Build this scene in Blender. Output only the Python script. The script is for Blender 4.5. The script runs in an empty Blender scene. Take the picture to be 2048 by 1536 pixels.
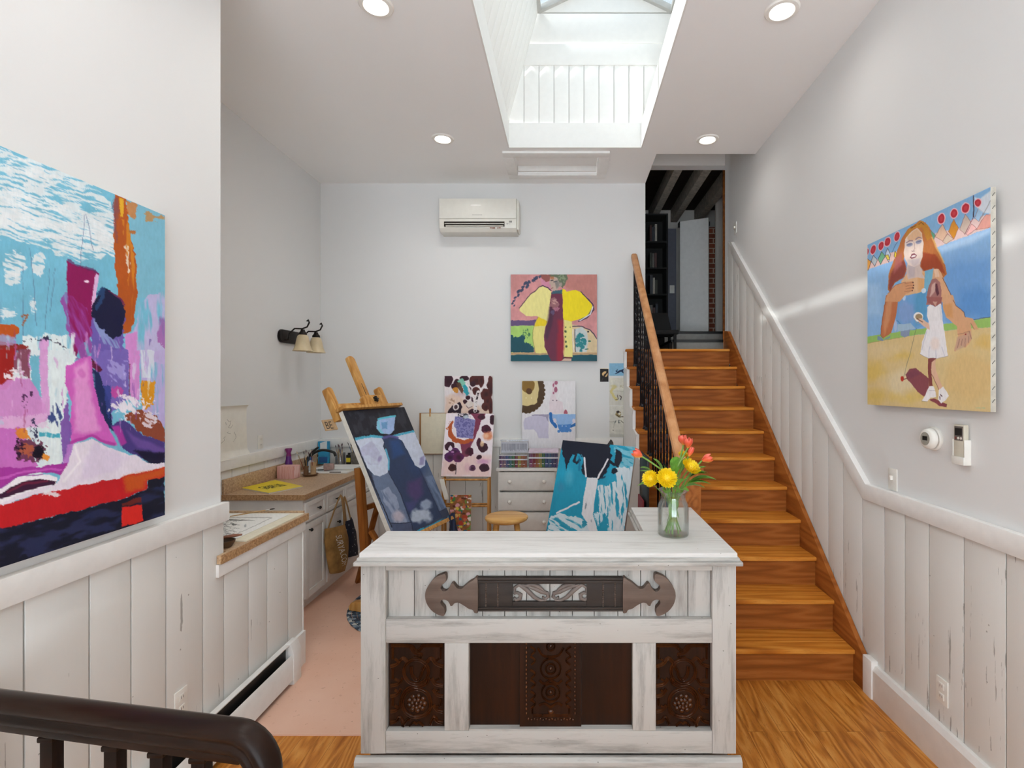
import bpy, bmesh, math, random
import numpy as np
from mathutils import Vector, Matrix

random.seed(7)
SC = bpy.context.scene
COL = SC.collection
F, CX, CY, EYE = 1024.0, 1136.0, 772.0, 1.755     # focal length and principal point of the photograph, eye height

def PX(px, Y): return (px - CX) * Y / F
def PZ(py, Y): return EYE - (py - CY) * Y / F
def V(*a): return Vector(a)

# ------------------------------------------------------------------ materials
def s2l(c):
    c = np.asarray(c, float)
    return np.where(c <= 0.04045, c / 12.92, ((c + 0.055) / 1.055) ** 2.4)
def hexc(h):
    h = h.lstrip('#')
    return tuple(float(x) for x in s2l([int(h[i:i + 2], 16) / 255 for i in (0, 2, 4)])) + (1.0,)

class NT:
    def __init__(s, name):
        s.m = bpy.data.materials.new(name); s.m.use_nodes = True
        s.t = s.m.node_tree; s.b = s.t.nodes['Principled BSDF']; s.x = -200
    def n(s, typ, **kw):
        nd = s.t.nodes.new(typ); s.x -= 180; nd.location = (s.x, 0)
        for k, v in kw.items():
            if k.startswith('i_'):
                nd.inputs[k[2:].replace('_', ' ')].default_value = v
            else: setattr(nd, k, v)
        return nd
    def l(s, a, b): s.t.links.new(a, b)
    def coord(s, kind='Object', scale=(1, 1, 1), rot=(0, 0, 0)):
        if kind == 'World': o = s.n('ShaderNodeNewGeometry').outputs['Position']
        else: o = s.n('ShaderNodeTexCoord').outputs[kind]
        mp = s.n('ShaderNodeMapping'); mp.inputs['Scale'].default_value = scale; mp.inputs['Rotation'].default_value = rot
        s.l(o, mp.inputs['Vector']); return mp.outputs['Vector']
    def noise(s, vec, scale, detail=4, rough=.55, dist=0):
        nd = s.n('ShaderNodeTexNoise'); nd.inputs['Scale'].default_value = scale; nd.inputs['Detail'].default_value = detail
        nd.inputs['Roughness'].default_value = rough; nd.inputs['Distortion'].default_value = dist
        s.l(vec, nd.inputs['Vector']); return nd.outputs['Fac']
    def ramp(s, fac, stops, interp='LINEAR'):
        r = s.n('ShaderNodeValToRGB'); r.color_ramp.interpolation = interp
        e = r.color_ramp.elements
        while len(e) < len(stops): e.new(0.5)
        for k, (p, c) in enumerate(stops):
            e[k].position = p; e[k].color = hexc(c) if isinstance(c, str) else (c, c, c, 1)
        s.l(fac, r.inputs['Fac']); return r.outputs['Color']
    def mix(s, fac, a, b, blend='MIX'):
        m = s.n('ShaderNodeMix', data_type='RGBA', blend_type=blend)
        for sock, val in ((m.inputs[0], fac), (m.inputs[6], a), (m.inputs[7], b)):
            if isinstance(val, (int, float)): sock.default_value = val
            elif isinstance(val, str): sock.default_value = hexc(val)
            else: s.l(val, sock)
        return m.outputs[2]
    def math(s, op, a, b=None):
        m = s.n('ShaderNodeMath', operation=op)
        for i, v in enumerate((a, b)):
            if v is None: continue
            if isinstance(v, (int, float)): m.inputs[i].default_value = v
            else: s.l(v, m.inputs[i])
        return m.outputs[0]
    def bump(s, h, strength=.2, dist=.01):
        b = s.n('ShaderNodeBump'); b.inputs['Strength'].default_value = strength; b.inputs['Distance'].default_value = dist
        s.l(h, b.inputs['Height']); s.l(b.outputs['Normal'], s.b.inputs['Normal'])
    def base(s, c):
        if isinstance(c, str): s.b.inputs['Base Color'].default_value = hexc(c)
        else: s.l(c, s.b.inputs['Base Color'])
        return s
    def rough(s, r, spec=None):
        if isinstance(r, (int, float)): s.b.inputs['Roughness'].default_value = r
        else: s.l(r, s.b.inputs['Roughness'])
        if spec is not None: s.b.inputs['Specular IOR Level'].default_value = spec
        return s

MATS = {}
def simple(name, c, rough=.5, metal=0, var=.06, scale=18, spec=None, bump=0):
    """plain painted / plastic / metal surface with a slight mottle"""
    if name in MATS: return MATS[name]
    t = NT(name); v = t.coord('Object')
    nz = t.noise(v, scale, 3)
    dark = tuple(x * (1 - var * 2.2) for x in hexc(c)[:3]); lite = tuple(min(1, x * (1 + var)) for x in hexc(c)[:3])
    r = t.n('ShaderNodeValToRGB'); r.color_ramp.elements[0].color = dark + (1,); r.color_ramp.elements[1].color = lite + (1,)
    r.color_ramp.elements[0].position = .3; r.color_ramp.elements[1].position = .7
    t.l(nz, r.inputs['Fac']); t.base(r.outputs['Color']); t.rough(rough, spec); t.b.inputs['Metallic'].default_value = metal
    if bump: t.bump(t.noise(v, scale * 6, 3), bump, .004)
    MATS[name] = t.m; return t.m

def grain(t, v, ring):
    """cathedral grain: contour lines of a stretched noise, plus fibre and pores"""
    n0 = t.noise(v, .9, 1.5, .4); s = t.math('SINE', t.math('MULTIPLY', n0, ring * 11.0))
    n1 = t.noise(v, 2.4, 6, .65); n2 = t.noise(v, 15, 4, .7)
    f = t.math('ADD', t.math('MULTIPLY', t.math('ADD', t.math('MULTIPLY', s, .5), .5), .22), t.math('MULTIPLY', n1, .80))
    return f, n2

def m_wood(name, dark, mid, light, axis='X', rough=.35, scale=1.0, ring=9, world=False, coat=0):
    t = NT(name)
    k = {'X': (.6, 7, 7), 'Y': (7, .6, 7), 'Z': (7, 7, .6)}[axis]
    v = t.coord('World' if world else 'Object', tuple(x * scale for x in k))
    f, n2 = grain(t, v, ring)
    c = t.ramp(f, [(.28, dark), (.52, mid), (.78, light)])
    c = t.mix(t.math('MULTIPLY', t.math('GREATER_THAN', n2, .60), .25), c, dark)
    t.base(c); t.rough(rough, .18); t.bump(n2, .06, .003)
    if coat: t.b.inputs['Coat Weight'].default_value = coat; t.b.inputs['Coat Roughness'].default_value = .2
    return t.m

def m_oakfloor():
    t = NT('oak_floor_boards')
    v = t.coord('World', (1, 1, 1), (0, 0, math.pi / 2))
    br = t.n('ShaderNodeTexBrick'); br.offset = .37; br.offset_frequency = 2
    for k, val in (('Scale', 1), ('Mortar Size', .0010), ('Brick Width', 1.3), ('Row Height', .083), ('Bias', 0)): br.inputs[k].default_value = val
    br.inputs['Color1'].default_value = (0, 0, 0, 1); br.inputs['Color2'].default_value = (1, 1, 1, 1); br.inputs['Mortar'].default_value = (.5, .5, .5, 1)
    t.l(v, br.inputs['Vector'])
    v2 = t.coord('World', (9, 1.1, 9))
    off = t.n('ShaderNodeVectorMath', operation='ADD'); t.l(v2, off.inputs[0])
    sc = t.n('ShaderNodeVectorMath', operation='SCALE'); sc.inputs['Scale'].default_value = 9; t.l(br.outputs['Color'], sc.inputs[0]); t.l(sc.outputs[0], off.inputs[1])
    f, n2 = grain(t, off.outputs[0], 6)
    c = t.ramp(f, [(.25, '#8A4C16'), (.5, '#C27C30'), (.8, '#DDA052')])
    c = t.mix(t.math('MULTIPLY', br.outputs['Color'], .25), c, '#B06C28')
    c = t.mix(t.math('MULTIPLY', t.math('GREATER_THAN', n2, .60), .28), c, '#6E3A10')
    c = t.mix(t.math('MULTIPLY', br.outputs['Fac'], .6), c, '#3A1D0A')
    t.base(c); t.rough(.4, .3); t.bump(n2, .05, .003)
    return t.m

def m_wall(name, c, bump=.08):
    t = NT(name); v = t.coord('World')
    n = t.noise(v, 1.3, 4); cc = t.mix(t.math('MULTIPLY', n, .06), c, '#B9B4AC')
    t.base(cc); t.rough(.75, .25); t.bump(t.noise(v, 260, 2), bump, .002); return t.m

def m_plank(name, c='#E0DFDB', chip='#5D564D', amt=.62):
    """white painted old boards: vertical cracks and nail holes worn into the paint"""
    t = NT(name)
    v = t.coord('World', (16, 16, 1.1)); n = t.noise(v, 2.6, 5, .6)
    big = t.noise(t.coord('World', (1, 1, .6)), 2.2, 2)
    cr = t.math('MULTIPLY', t.math('GREATER_THAN', n, amt + .06), t.math('GREATER_THAN', big, .52))
    v3 = t.coord('World', (1, 1, 1)); vo = t.n('ShaderNodeTexVoronoi'); vo.inputs['Scale'].default_value = 9; t.l(v3, vo.inputs['Vector'])
    holes = t.math('LESS_THAN', vo.outputs['Distance'], .035)
    m = t.math('MAXIMUM', cr, holes)
    cc = t.mix(t.math('MULTIPLY', t.noise(v3, 2, 3), .25), c, '#C9C6BF')
    cc = t.mix(t.math('MULTIPLY', m, .55), cc, chip)
    t.base(cc); t.rough(.55, .3)
    t.bump(t.math('SUBTRACT', t.math('MULTIPLY', t.noise(t.coord('World', (9, 9, .9)), 6, 4), .4), t.math('MULTIPLY', m, .6)), .35, .004)
    return t.m

def m_distress(name, axis, c1='#BCBAB5', c2='#918E89', c3='#4E4841'):
    """white-washed old timber with grey streaks along the grain and dark pits"""
    t = NT(name)
    k = {'X': (1.0, 9, 9), 'Z': (9, 9, 1.0), 'Y': (9, 1, 9)}[axis]
    v = t.coord('World', k); n = t.noise(v, 2.2, 7, .68); f = t.noise(v, 9, 4, .6)
    c = t.ramp(n, [(.30, c2), (.52, c1), (1, c1)])
    c = t.mix(t.math('MULTIPLY', t.math('GREATER_THAN', f, .66), .25), c, c2)
    vo = t.n('ShaderNodeTexVoronoi'); vo.inputs['Scale'].default_value = 17; t.l(t.coord('World', (1, 1, 1.3)), vo.inputs['Vector'])
    pit = t.math('LESS_THAN', vo.outputs['Distance'], .045)
    c = t.mix(t.math('MULTIPLY', pit, .8), c, c3)
    t.base(c); t.rough(.6, .3); t.bump(t.math('SUBTRACT', n, t.math('MULTIPLY', pit, .5)), .3, .004); return t.m

def m_speckle(name, a, b, c, rough=.35, scale=60):
    t = NT(name); v = t.coord('World')
    n = t.noise(v, scale, 4, .75); n2 = t.noise(v, 9, 3)
    cc = t.ramp(n, [(.35, a), (.5, b), (.66, c)])
    cc = t.mix(t.math('MULTIPLY', n2, .3), cc, a)
    t.base(cc); t.rough(rough, .4); return t.m

def m_paint():
    t = NT('painted_canvas'); a = t.n('ShaderNodeAttribute', attribute_name='paint'); t.base(a.outputs['Color']); t.rough(.5, .25)
    t.bump(t.noise(t.coord('World'), 350, 3), .12, .002); return t.m

def m_glass(name, tint=(1, 1, 1, 1), rough=0.0, thin=True, refl=.10):
    t = NT(name)
    tr = t.n('ShaderNodeBsdfTransparent'); tr.inputs['Color'].default_value = tint
    gl = t.n('ShaderNodeBsdfGlossy'); gl.inputs['Roughness'].default_value = max(rough, .02)
    lw = t.n('ShaderNodeLayerWeight'); lw.inputs['Blend'].default_value = .25
    f = t.math('ADD', t.math('MULTIPLY', lw.outputs['Fresnel'], .38), refl * .3)
    mx = t.n('ShaderNodeMixShader'); t.l(f, mx.inputs[0]); t.l(tr.outputs[0], mx.inputs[1]); t.l(gl.outputs[0], mx.inputs[2])
    t.l(mx.outputs[0], t.t.nodes['Material Output'].inputs['Surface']); return t.m

def m_emit(name, c, s):
    t = NT(name); t.base('#FFFFFF'); t.b.inputs['Emission Color'].default_value = hexc(c); t.b.inputs['Emission Strength'].default_value = s; return t.m

# ------------------------------------------------------------------ mesh builder
class MB:
    def __init__(s): s.v = []; s.f = []; s.m = []; s.k = 0
    def add(s, vs, fs):
        b = len(s.v); s.v += [tuple(x) for x in vs]
        for f in fs: s.f.append(tuple(b + i for i in f)); s.m.append(s.k)
        return s
    def mat(s, k): s.k = k; return s
    def obox(s, o, a, b, c):
        o, a, b, c = Vector(o), Vector(a), Vector(b), Vector(c)
        vs = [o + a * i + b * j + c * k for k in (0, 1) for j in (0, 1) for i in (0, 1)]
        return s.add(vs, [(0, 1, 3, 2), (4, 6, 7, 5), (0, 4, 5, 1), (2, 3, 7, 6), (0, 2, 6, 4), (1, 5, 7, 3)])
    def box(s, x0, x1, y0, y1, z0, z1):
        return s.obox((x0, y0, z0), (x1 - x0, 0, 0), (0, y1 - y0, 0), (0, 0, z1 - z0))
    def bar(s, p0, p1, w, h, up=(0, 0, 1)):
        p0, p1 = Vector(p0), Vector(p1); d = (p1 - p0); u = Vector(up); sd = d.cross(u).normalized(); u = sd.cross(d).normalized()
        return s.obox(p0 - sd * w / 2 - u * h / 2, d, sd * w, u * h)
    def tube(s, pts, r, n=8, flat=None, cap=True):
        pts = [Vector(p) for p in pts]; N = len(pts)
        rs = r if isinstance(r, (list, tuple)) else [r] * N
        rings = []; prev = None
        for i, p in enumerate(pts):
            d = (pts[min(i + 1, N - 1)] - pts[max(i - 1, 0)]); d = d.normalized() if d.length > 1e-9 else Vector((0, 0, 1))
            if flat is not None: a = Vector(flat); a = (a - d * a.dot(d)).normalized()
            elif prev is None:
                a = d.cross(Vector((0, 0, 1)));
                if a.length < 1e-3: a = d.cross(Vector((1, 0, 0)))
                a.normalize()
            else: a = (prev - d * prev.dot(d)); a = a.normalized() if a.length > 1e-6 else prev
            prev = a; b = d.cross(a)
            ra, rb = (rs[i] if isinstance(rs[i], (tuple, list)) else (rs[i], rs[i]))
            rings.append([p + a * ra * math.cos(2 * math.pi * k / n) + b * rb * math.sin(2 * math.pi * k / n) for k in range(n)])
        vs = [q for rg in rings for q in rg]; fs = []
        for i in range(N - 1):
            for k in range(n):
                k2 = (k + 1) % n; fs.append((i * n + k, i * n + k2, (i + 1) * n + k2, (i + 1) * n + k))
        if cap: fs += [tuple(range(n))[::-1], tuple((N - 1) * n + k for k in range(n))]
        return s.add(vs, fs)
    def cyl(s, p0, p1, r0, r1=None, n=16): return s.tube([p0, p1], [r0, r0 if r1 is None else r1], n)
    def lathe(s, prof, o, axis=(0, 0, 1), n=24, xd=None):
        o = Vector(o); ax = Vector(axis).normalized(); a = Vector(xd) if xd else (ax.cross(Vector((0, 1, 0))) if abs(ax.y) < .9 else ax.cross(Vector((1, 0, 0))))
        a.normalize(); b = ax.cross(a)
        vs = []; fs = []; idx = []
        for r, z in prof:
            if r < 1e-6: idx.append([len(vs)] * n); vs.append(o + ax * z)
            else:
                idx.append(list(range(len(vs), len(vs) + n)))
                vs += [o + ax * z + (a * math.cos(2 * math.pi * k / n) + b * math.sin(2 * math.pi * k / n)) * r for k in range(n)]
        for i in range(len(prof) - 1):
            for k in range(n):
                k2 = (k + 1) % n; q = [idx[i][k], idx[i][k2], idx[i + 1][k2], idx[i + 1][k]]
                q2 = []
                for x in q:
                    if x not in q2: q2.append(x)
                if len(q2) > 2: fs.append(tuple(q2))
        return s.add(vs, fs)
    def prism(s, poly, o, ux, uy, uz):
        """2-D outline in the ux,uy plane swept along uz"""
        o, ux, uy, uz = Vector(o), Vector(ux), Vector(uy), Vector(uz); n = len(poly)
        vs = [o + ux * p[0] + uy * p[1] for p in poly] + [o + ux * p[0] + uy * p[1] + uz for p in poly]
        return s.add(vs, [tuple(range(n))[::-1], tuple(range(n, 2 * n))] + [(i, (i + 1) % n, n + (i + 1) % n, n + i) for i in range(n)])
    def ball(s, c, r, nu=12, nv=8, M=None):
        c = Vector(c); r = r if isinstance(r, (tuple, list)) else (r, r, r)
        vs = [Vector((0, 0, -r[2]))]; fs = []
        for j in range(1, nv):
            t = math.pi * j / nv - math.pi / 2
            vs += [Vector((r[0] * math.cos(t) * math.cos(2 * math.pi * i / nu), r[1] * math.cos(t) * math.sin(2 * math.pi * i / nu), r[2] * math.sin(t))) for i in range(nu)]
        vs.append(Vector((0, 0, r[2]))); L = len(vs) - 1
        for i in range(nu):
            i2 = (i + 1) % nu; fs.append((0, 1 + i2, 1 + i)); fs.append((L, 1 + (nv - 2) * nu + i, 1 + (nv - 2) * nu + i2))
            for j in range(nv - 2): fs.append((1 + j * nu + i, 1 + j * nu + i2, 1 + (j + 1) * nu + i2, 1 + (j + 1) * nu + i))
        if M is not None: vs = [M @ q for q in vs]
        return s.add([c + q for q in vs], fs)
    def sheet(s, fn, nu, nv, th=0.0):
        """surface fn(u,v)->point, optionally thickened along its normal"""
        P = [[Vector(fn(i / nu, j / nv)) for i in range(nu + 1)] for j in range(nv + 1)]
        def add(Q, flip):
            vs = [q for row in Q for q in row]; fs = []
            for j in range(nv):
                for i in range(nu):
                    a = j * (nu + 1) + i; f = (a, a + 1, a + nu + 2, a + nu + 1); fs.append(f[::-1] if flip else f)
            s.add(vs, fs)
        if not th: add(P, False); return s
        Q = []
        for j in range(nv + 1):
            row = []
            for i in range(nu + 1):
                du = P[j][min(i + 1, nu)] - P[j][max(i - 1, 0)]; dv = P[min(j + 1, nv)][i] - P[max(j - 1, 0)][i]
                nn = du.cross(dv); nn = nn.normalized() if nn.length > 1e-12 else Vector((0, 0, 1)); row.append(P[j][i] - nn * th)
            Q.append(row)
        b = len(s.v); add(P, False); c = len(s.v); add(Q, True); W = nu + 1
        for i in range(nu):
            s.f.append((b + i + 1, b + i, c + i, c + i + 1)); s.m.append(s.k)
            e = nv * W; s.f.append((b + e + i, b + e + i + 1, c + e + i + 1, c + e + i)); s.m.append(s.k)
        for j in range(nv):
            s.f.append((b + j * W, b + (j + 1) * W, c + (j + 1) * W, c + j * W)); s.m.append(s.k)
            s.f.append((b + (j + 1) * W + nu, b + j * W + nu, c + j * W + nu, c + (j + 1) * W + nu)); s.m.append(s.k)
        return s

WL = {}
def obj(name, mb, mats, parent=None, bev=0, seg=2, smooth=40, recalc=True):
    """link one mesh object; its origin sits at the bottom centre of its own bounds"""
    vs = np.array(mb.v, float); lo, hi = vs.min(0), vs.max(0)
    o = Vector(((lo[0] + hi[0]) / 2, (lo[1] + hi[1]) / 2, lo[2]))
    bm = bmesh.new(); bv = [bm.verts.new(Vector(v) - o) for v in mb.v]
    for f, k in zip(mb.f, mb.m):
        try: fc = bm.faces.new([bv[i] for i in f]); fc.material_index = k; fc.smooth = True
        except ValueError: pass
    if recalc: bmesh.ops.recalc_face_normals(bm, faces=bm.faces)
    if bev:
        ed = [e for e in bm.edges if len(e.link_faces) == 2 and e.calc_face_angle(0) > math.radians(35)]
        if ed: bmesh.ops.bevel(bm, geom=ed, offset=bev, segments=seg, profile=.6, affect='EDGES', clamp_overlap=True)
        for fc in bm.faces: fc.smooth = True
    me = bpy.data.meshes.new(name); bm.to_mesh(me); bm.free()
    for m in (mats if isinstance(mats, (list, tuple)) else [mats]): me.materials.append(m)
    me.set_sharp_from_angle(angle=math.radians(min(smooth, 20) if bev else smooth))
    ob = bpy.data.objects.new(name, me); COL.objects.link(ob); place(ob, o, parent); return ob
def place(ob, o, parent):
    o = Vector(o); WL[ob] = o
    if parent is not None: ob.parent = parent; ob.location = o - WL[parent]
    else: ob.location = o
def thing(name, label, cat, loc, group=None):
    o = bpy.data.objects.new(name, None); o.empty_display_size = .1; COL.objects.link(o); place(o, loc, None); tag(o, label, cat, group); return o
def tag(o, label, cat, group=None, kind=None):
    o['label'] = label; o['category'] = cat
    if group: o['group'] = group
    if kind: o['kind'] = kind
    return o
def struct(name, mb, mats, label, cat, parent=None, **kw):
    o = obj(name, mb, mats, parent, **kw); o['kind'] = 'structure'
    if parent is None: o['label'] = label; o['category'] = cat
    return o
def dup(root, delta, label=None, group=None):
    """copy of a thing with its parts and sub-parts, moved by delta"""
    def cp(o, par):
        c = o.copy(); COL.objects.link(c); WL[c] = WL[o] + Vector(delta)
        if par is not None: c.parent = par
        else: c.location = o.location + Vector(delta)
        for ch in list(o.children): cp(ch, c)
        return c
    r = cp(root, None)
    if label: r['label'] = label
    if group: r['group'] = group
    return r
def text_mesh(s, size, o, ux, uy, depth=.0006, xs=1.0):
    """flat lettering as an MB, baseline start at o, running along ux with height along uy"""
    cu = bpy.data.curves.new('lettering', 'FONT'); cu.body = s; cu.size = size; cu.fill_mode = 'BOTH'
    ob = bpy.data.objects.new('lettering', cu); COL.objects.link(ob)
    me = ob.to_mesh(); o, ux, uy = Vector(o), Vector(ux).normalized(), Vector(uy).normalized(); n = ux.cross(uy)
    mb = MB(); mb.add([o + ux * v.co.x * xs + uy * v.co.y + n * depth for v in me.vertices], [tuple(p.vertices) for p in me.polygons])
    ob.to_mesh_clear(); bpy.data.objects.remove(ob); bpy.data.curves.remove(cu); return mb

# ------------------------------------------------------------------ painter: lays pigment on the vertices of a canvas
RNG = np.random.RandomState(5); LAT = RNG.rand(256, 256)
def vnoise(x, y, seed=0):
    x = x + seed * 17.3; y = y + seed * 9.7
    xi = np.floor(x).astype(int); yi = np.floor(y).astype(int); fx = x - xi; fy = y - yi
    fx = fx * fx * (3 - 2 * fx); fy = fy * fy * (3 - 2 * fy)
    g = lambda i, j: LAT[(xi + i) & 255, (yi + j) & 255]
    return (g(0, 0) * (1 - fx) + g(1, 0) * fx) * (1 - fy) + (g(0, 1) * (1 - fx) + g(1, 1) * fx) * fy
def fbm(x, y, seed=0, o=3):
    r = 0; a = .5; t = 0
    for i in range(o): r = r + a * vnoise(x * 2 ** i, y * 2 ** i, seed + i); t += a; a *= .5
    return r / t
def C(h): h = h.lstrip('#'); return np.array([int(h[i:i + 2], 16) / 255 for i in (0, 2, 4)])

class Paint:
    """x,y: for each canvas vertex its place on the picture, in the units the shapes are given in"""
    def __init__(s, x, y, base): s.x0 = x; s.y0 = y; s.x = x; s.y = y; s.c = np.tile(C(base), (len(x), 1)); s.r = 1.0; s.sd = 1
    def frame(s, ox, oy, k): s.r = .8 / k; s.x = (s.x0 - ox) / k; s.y = (s.y0 - oy) / k; return s
    def lay(s, idx, m, col):
        m = np.clip(m, 0, 1)[:, None]; s.c[idx] = s.c[idx] * (1 - m) + C(col) * m
    def tex(s, idx, t):
        if t is None: return 1
        ang, fa, fc, th, so = t; s.sd += 1
        x, y = s.x[idx], s.y[idx]; ca, sa = math.cos(ang), math.sin(ang)
        n = fbm((x * ca + y * sa) * fa, (-x * sa + y * ca) * fc, s.sd)
        return np.clip((n - th) / so + .5, 0, 1)
    def poly(s, pts, col, a=1, soft=None, rough=0, rs=.15, tex=None):
        soft = soft or s.r; pts = np.array(pts, float); pad = soft * 2 + rough * 2
        idx = np.nonzero((s.x > pts[:, 0].min() - pad) & (s.x < pts[:, 0].max() + pad) & (s.y > pts[:, 1].min() - pad) & (s.y < pts[:, 1].max() + pad))[0]
        if not len(idx): return s
        x, y = s.x[idx], s.y[idx]; s.sd += 1
        ins = np.zeros(len(idx), bool); d = np.full(len(idx), 1e9)
        for (ax, ay), (bx, by) in zip(pts, np.roll(pts, -1, 0)):
            ex, ey = bx - ax, by - ay; L = ex * ex + ey * ey + 1e-12
            t = np.clip(((x - ax) * ex + (y - ay) * ey) / L, 0, 1); d = np.minimum(d, np.hypot(x - ax - t * ex, y - ay - t * ey))
            c = ((ay > y) != (by > y)); ins ^= c & (x < ex * (y - ay) / (ey if abs(ey) > 1e-12 else 1e-12) + ax)
        sdv = np.where(ins, d, -d)
        if rough: sdv = sdv + (fbm(x * rs, y * rs, s.sd) - .5) * 2 * rough
        s.lay(idx, a * np.clip(sdv / soft + .5, 0, 1) * s.tex(idx, tex), col); return s
    def ell(s, cx, cy, rx, ry, col, a=1, soft=None, rough=0, rs=.15, tex=None, rot=0):
        soft = soft or s.r; pad = max(rx, ry) + soft * 2 + rough * 2
        idx = np.nonzero((abs(s.x - cx) < pad) & (abs(s.y - cy) < pad))[0]
        if not len(idx): return s
        x, y = s.x[idx], s.y[idx]; s.sd += 1; ca, sa = math.cos(rot), math.sin(rot)
        u = (x - cx) * ca + (y - cy) * sa; v = -(x - cx) * sa + (y - cy) * ca
        sdv = (1 - np.hypot(u / rx, v / ry)) * min(rx, ry)
        if rough: sdv = sdv + (fbm(x * rs, y * rs, s.sd) - .5) * 2 * rough
        s.lay(idx, a * np.clip(sdv / soft + .5, 0, 1) * s.tex(idx, tex), col); return s
    def line(s, pts, w, col, a=1, soft=None, rough=0, rs=.15, tex=None):
        soft = soft or s.r; pts = np.array(pts, float); w = np.broadcast_to(np.array(w, float), (len(pts),)); pad = w.max() + soft * 2 + rough * 2
        idx = np.nonzero((s.x > pts[:, 0].min() - pad) & (s.x < pts[:, 0].max() + pad) & (s.y > pts[:, 1].min() - pad) & (s.y < pts[:, 1].max() + pad))[0]
        if not len(idx): return s
        x, y = s.x[idx], s.y[idx]; s.sd += 1; sdv = np.full(len(idx), -1e9)
        for i in range(len(pts) - 1):
            ax, ay = pts[i]; ex, ey = pts[i + 1] - pts[i]; L = ex * ex + ey * ey + 1e-12
            t = np.clip(((x - ax) * ex + (y - ay) * ey) / L, 0, 1)
            sdv = np.maximum(sdv, (w[i] * (1 - t) + w[i + 1] * t) / 2 - np.hypot(x - ax - t * ex, y - ay - t * ey))
        if rough: sdv = sdv + (fbm(x * rs, y * rs, s.sd) - .5) * 2 * rough
        s.lay(idx, a * np.clip(sdv / soft + .5, 0, 1) * s.tex(idx, tex), col); return s
    def mottle(s, amt, k=.05, ky=None):
        n = fbm(s.x0 * k, s.y0 * (ky or k), 31, 4) - .5; s.c = np.clip(s.c * (1 + amt * 2 * n[:, None]), 0, 1); return s

PAINT = None
def canvas(name, label, cat, TL, r, dn, th, nu, nv, fn, edge, parent=None, group=None, warp=1.0):
    """stretched canvas or sheet: TL corner, r = full width vector, dn = full height vector downwards, th = thickness behind the face"""
    TL, r, dn = Vector(TL), Vector(r), Vector(dn); n = r.cross(dn).normalized()     # n points away from the viewer of the face
    o = TL + dn + r / 2
    us, vs_ = np.meshgrid(np.linspace(0, 1, nu + 1), np.linspace(0, 1, nv + 1))
    P = np.array(TL)[None] + us.reshape(-1, 1) * np.array(r)[None] + vs_.reshape(-1, 1) * np.array(dn)[None]
    x = CX + F * P[:, 0] / P[:, 1]; y = CY - F * (P[:, 2] - EYE) / P[:, 1]
    wx_, wy_ = fbm(x * .11, y * .11, 41) - .5, fbm(x * .11, y * .11, 57) - .5                 # unsteady hand
    pt = fn(x + warp * 2.4 * wx_, y + warp * 2.4 * wy_, us.reshape(-1), vs_.reshape(-1))
    pt.c = np.clip(pt.c * (1 + .07 * (fbm(x * .5, y * .13, 63) - .5))[:, None], 0, 1)
    N = len(P); W = nu + 1
    bk = [TL + n * th, TL + r + n * th, TL + r + dn + n * th, TL + dn + n * th]
    fr = [TL, TL + r, TL + r + dn, TL + dn]
    verts = [tuple(Vector(p) - o) for p in P] + [tuple(q - o) for q in fr + bk]
    i = np.arange(nu)[None] + (np.arange(nv) * W)[:, None]; i = i.reshape(-1)
    faces = np.stack([i, i + W, i + W + 1, i + 1], 1).tolist(); k = len(faces)
    faces += [[N + 4, N + 5, N + 6, N + 7]] + [[N + a, N + (a + 1) % 4, N + 4 + (a + 1) % 4, N + 4 + a] for a in range(4)]
    me = bpy.data.meshes.new(name); me.from_pydata(verts, [], faces); me.materials.append(PAINT); me.materials.append(edge)
    mi = np.zeros(len(faces), np.int32); mi[k:] = 1; me.polygons.foreach_set('material_index', mi)
    at = me.color_attributes.new('paint', 'FLOAT_COLOR', 'POINT'); colr = np.ones((N + 8, 4), np.float32); colr[:N, :3] = s2l(np.clip(pt.c, 0, 1))
    at.data.foreach_set('color', colr.reshape(-1)); me.update()
    ob = bpy.data.objects.new(name, me); COL.objects.link(ob); place(ob, o, parent)
    if parent is None: tag(ob, label, cat, group)
    return ob
# ================================================================== materials used all over
PAINT = m_paint()
WALL = m_wall('white_wall_paint', '#DEDEDD')
CEIL = m_wall('white_ceiling_paint', '#F5F5F4')
PLANK = m_plank('white_painted_boards', amt=.575)
TRIM = simple('white_trim_paint', '#EAE9E6', .45, var=.02)
GAP = simple('dark_board_gap', '#2E2822', .9)
OAK = m_oakfloor()
PK = NT('pink_painted_sheet'); pv = PK.coord('World'); vo_ = PK.n('ShaderNodeTexVoronoi'); vo_.inputs['Scale'].default_value = 13; PK.l(pv, vo_.inputs['Vector'])
pc_ = PK.ramp(PK.noise(pv, 3, 3), [(.3, '#DDB097'), (.7, '#E3BAA3')]); pc_ = PK.mix(PK.math('MULTIPLY', PK.math('LESS_THAN', vo_.outputs['Distance'], .05), .5), pc_, '#8A6250')
pc_ = PK.mix(PK.math('MULTIPLY', PK.math('GREATER_THAN', PK.noise(pv, 30, 3, .7), .66), .35), pc_, '#B58470'); PK.base(pc_).rough(.6); PINK = PK.m
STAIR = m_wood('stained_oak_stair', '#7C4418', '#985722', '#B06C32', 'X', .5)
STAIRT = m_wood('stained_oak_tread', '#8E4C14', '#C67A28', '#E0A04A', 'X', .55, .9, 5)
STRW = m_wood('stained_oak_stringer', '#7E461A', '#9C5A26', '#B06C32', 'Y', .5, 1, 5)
RAILW = m_wood('light_oak_handrail', '#B07648', '#C68F60', '#D4A074', 'Y', .4, 1, 2)
IRON = simple('black_wrought_iron', '#14141A', .4, .5, .1)
BLACKM = simple('matte_black', '#141312', .5)
WHITEP = simple('white_plastic', '#E6E4DD', .35, var=.02)
HEAT = simple('white_enamel', '#E2E1DE', .3, var=.02)
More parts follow.
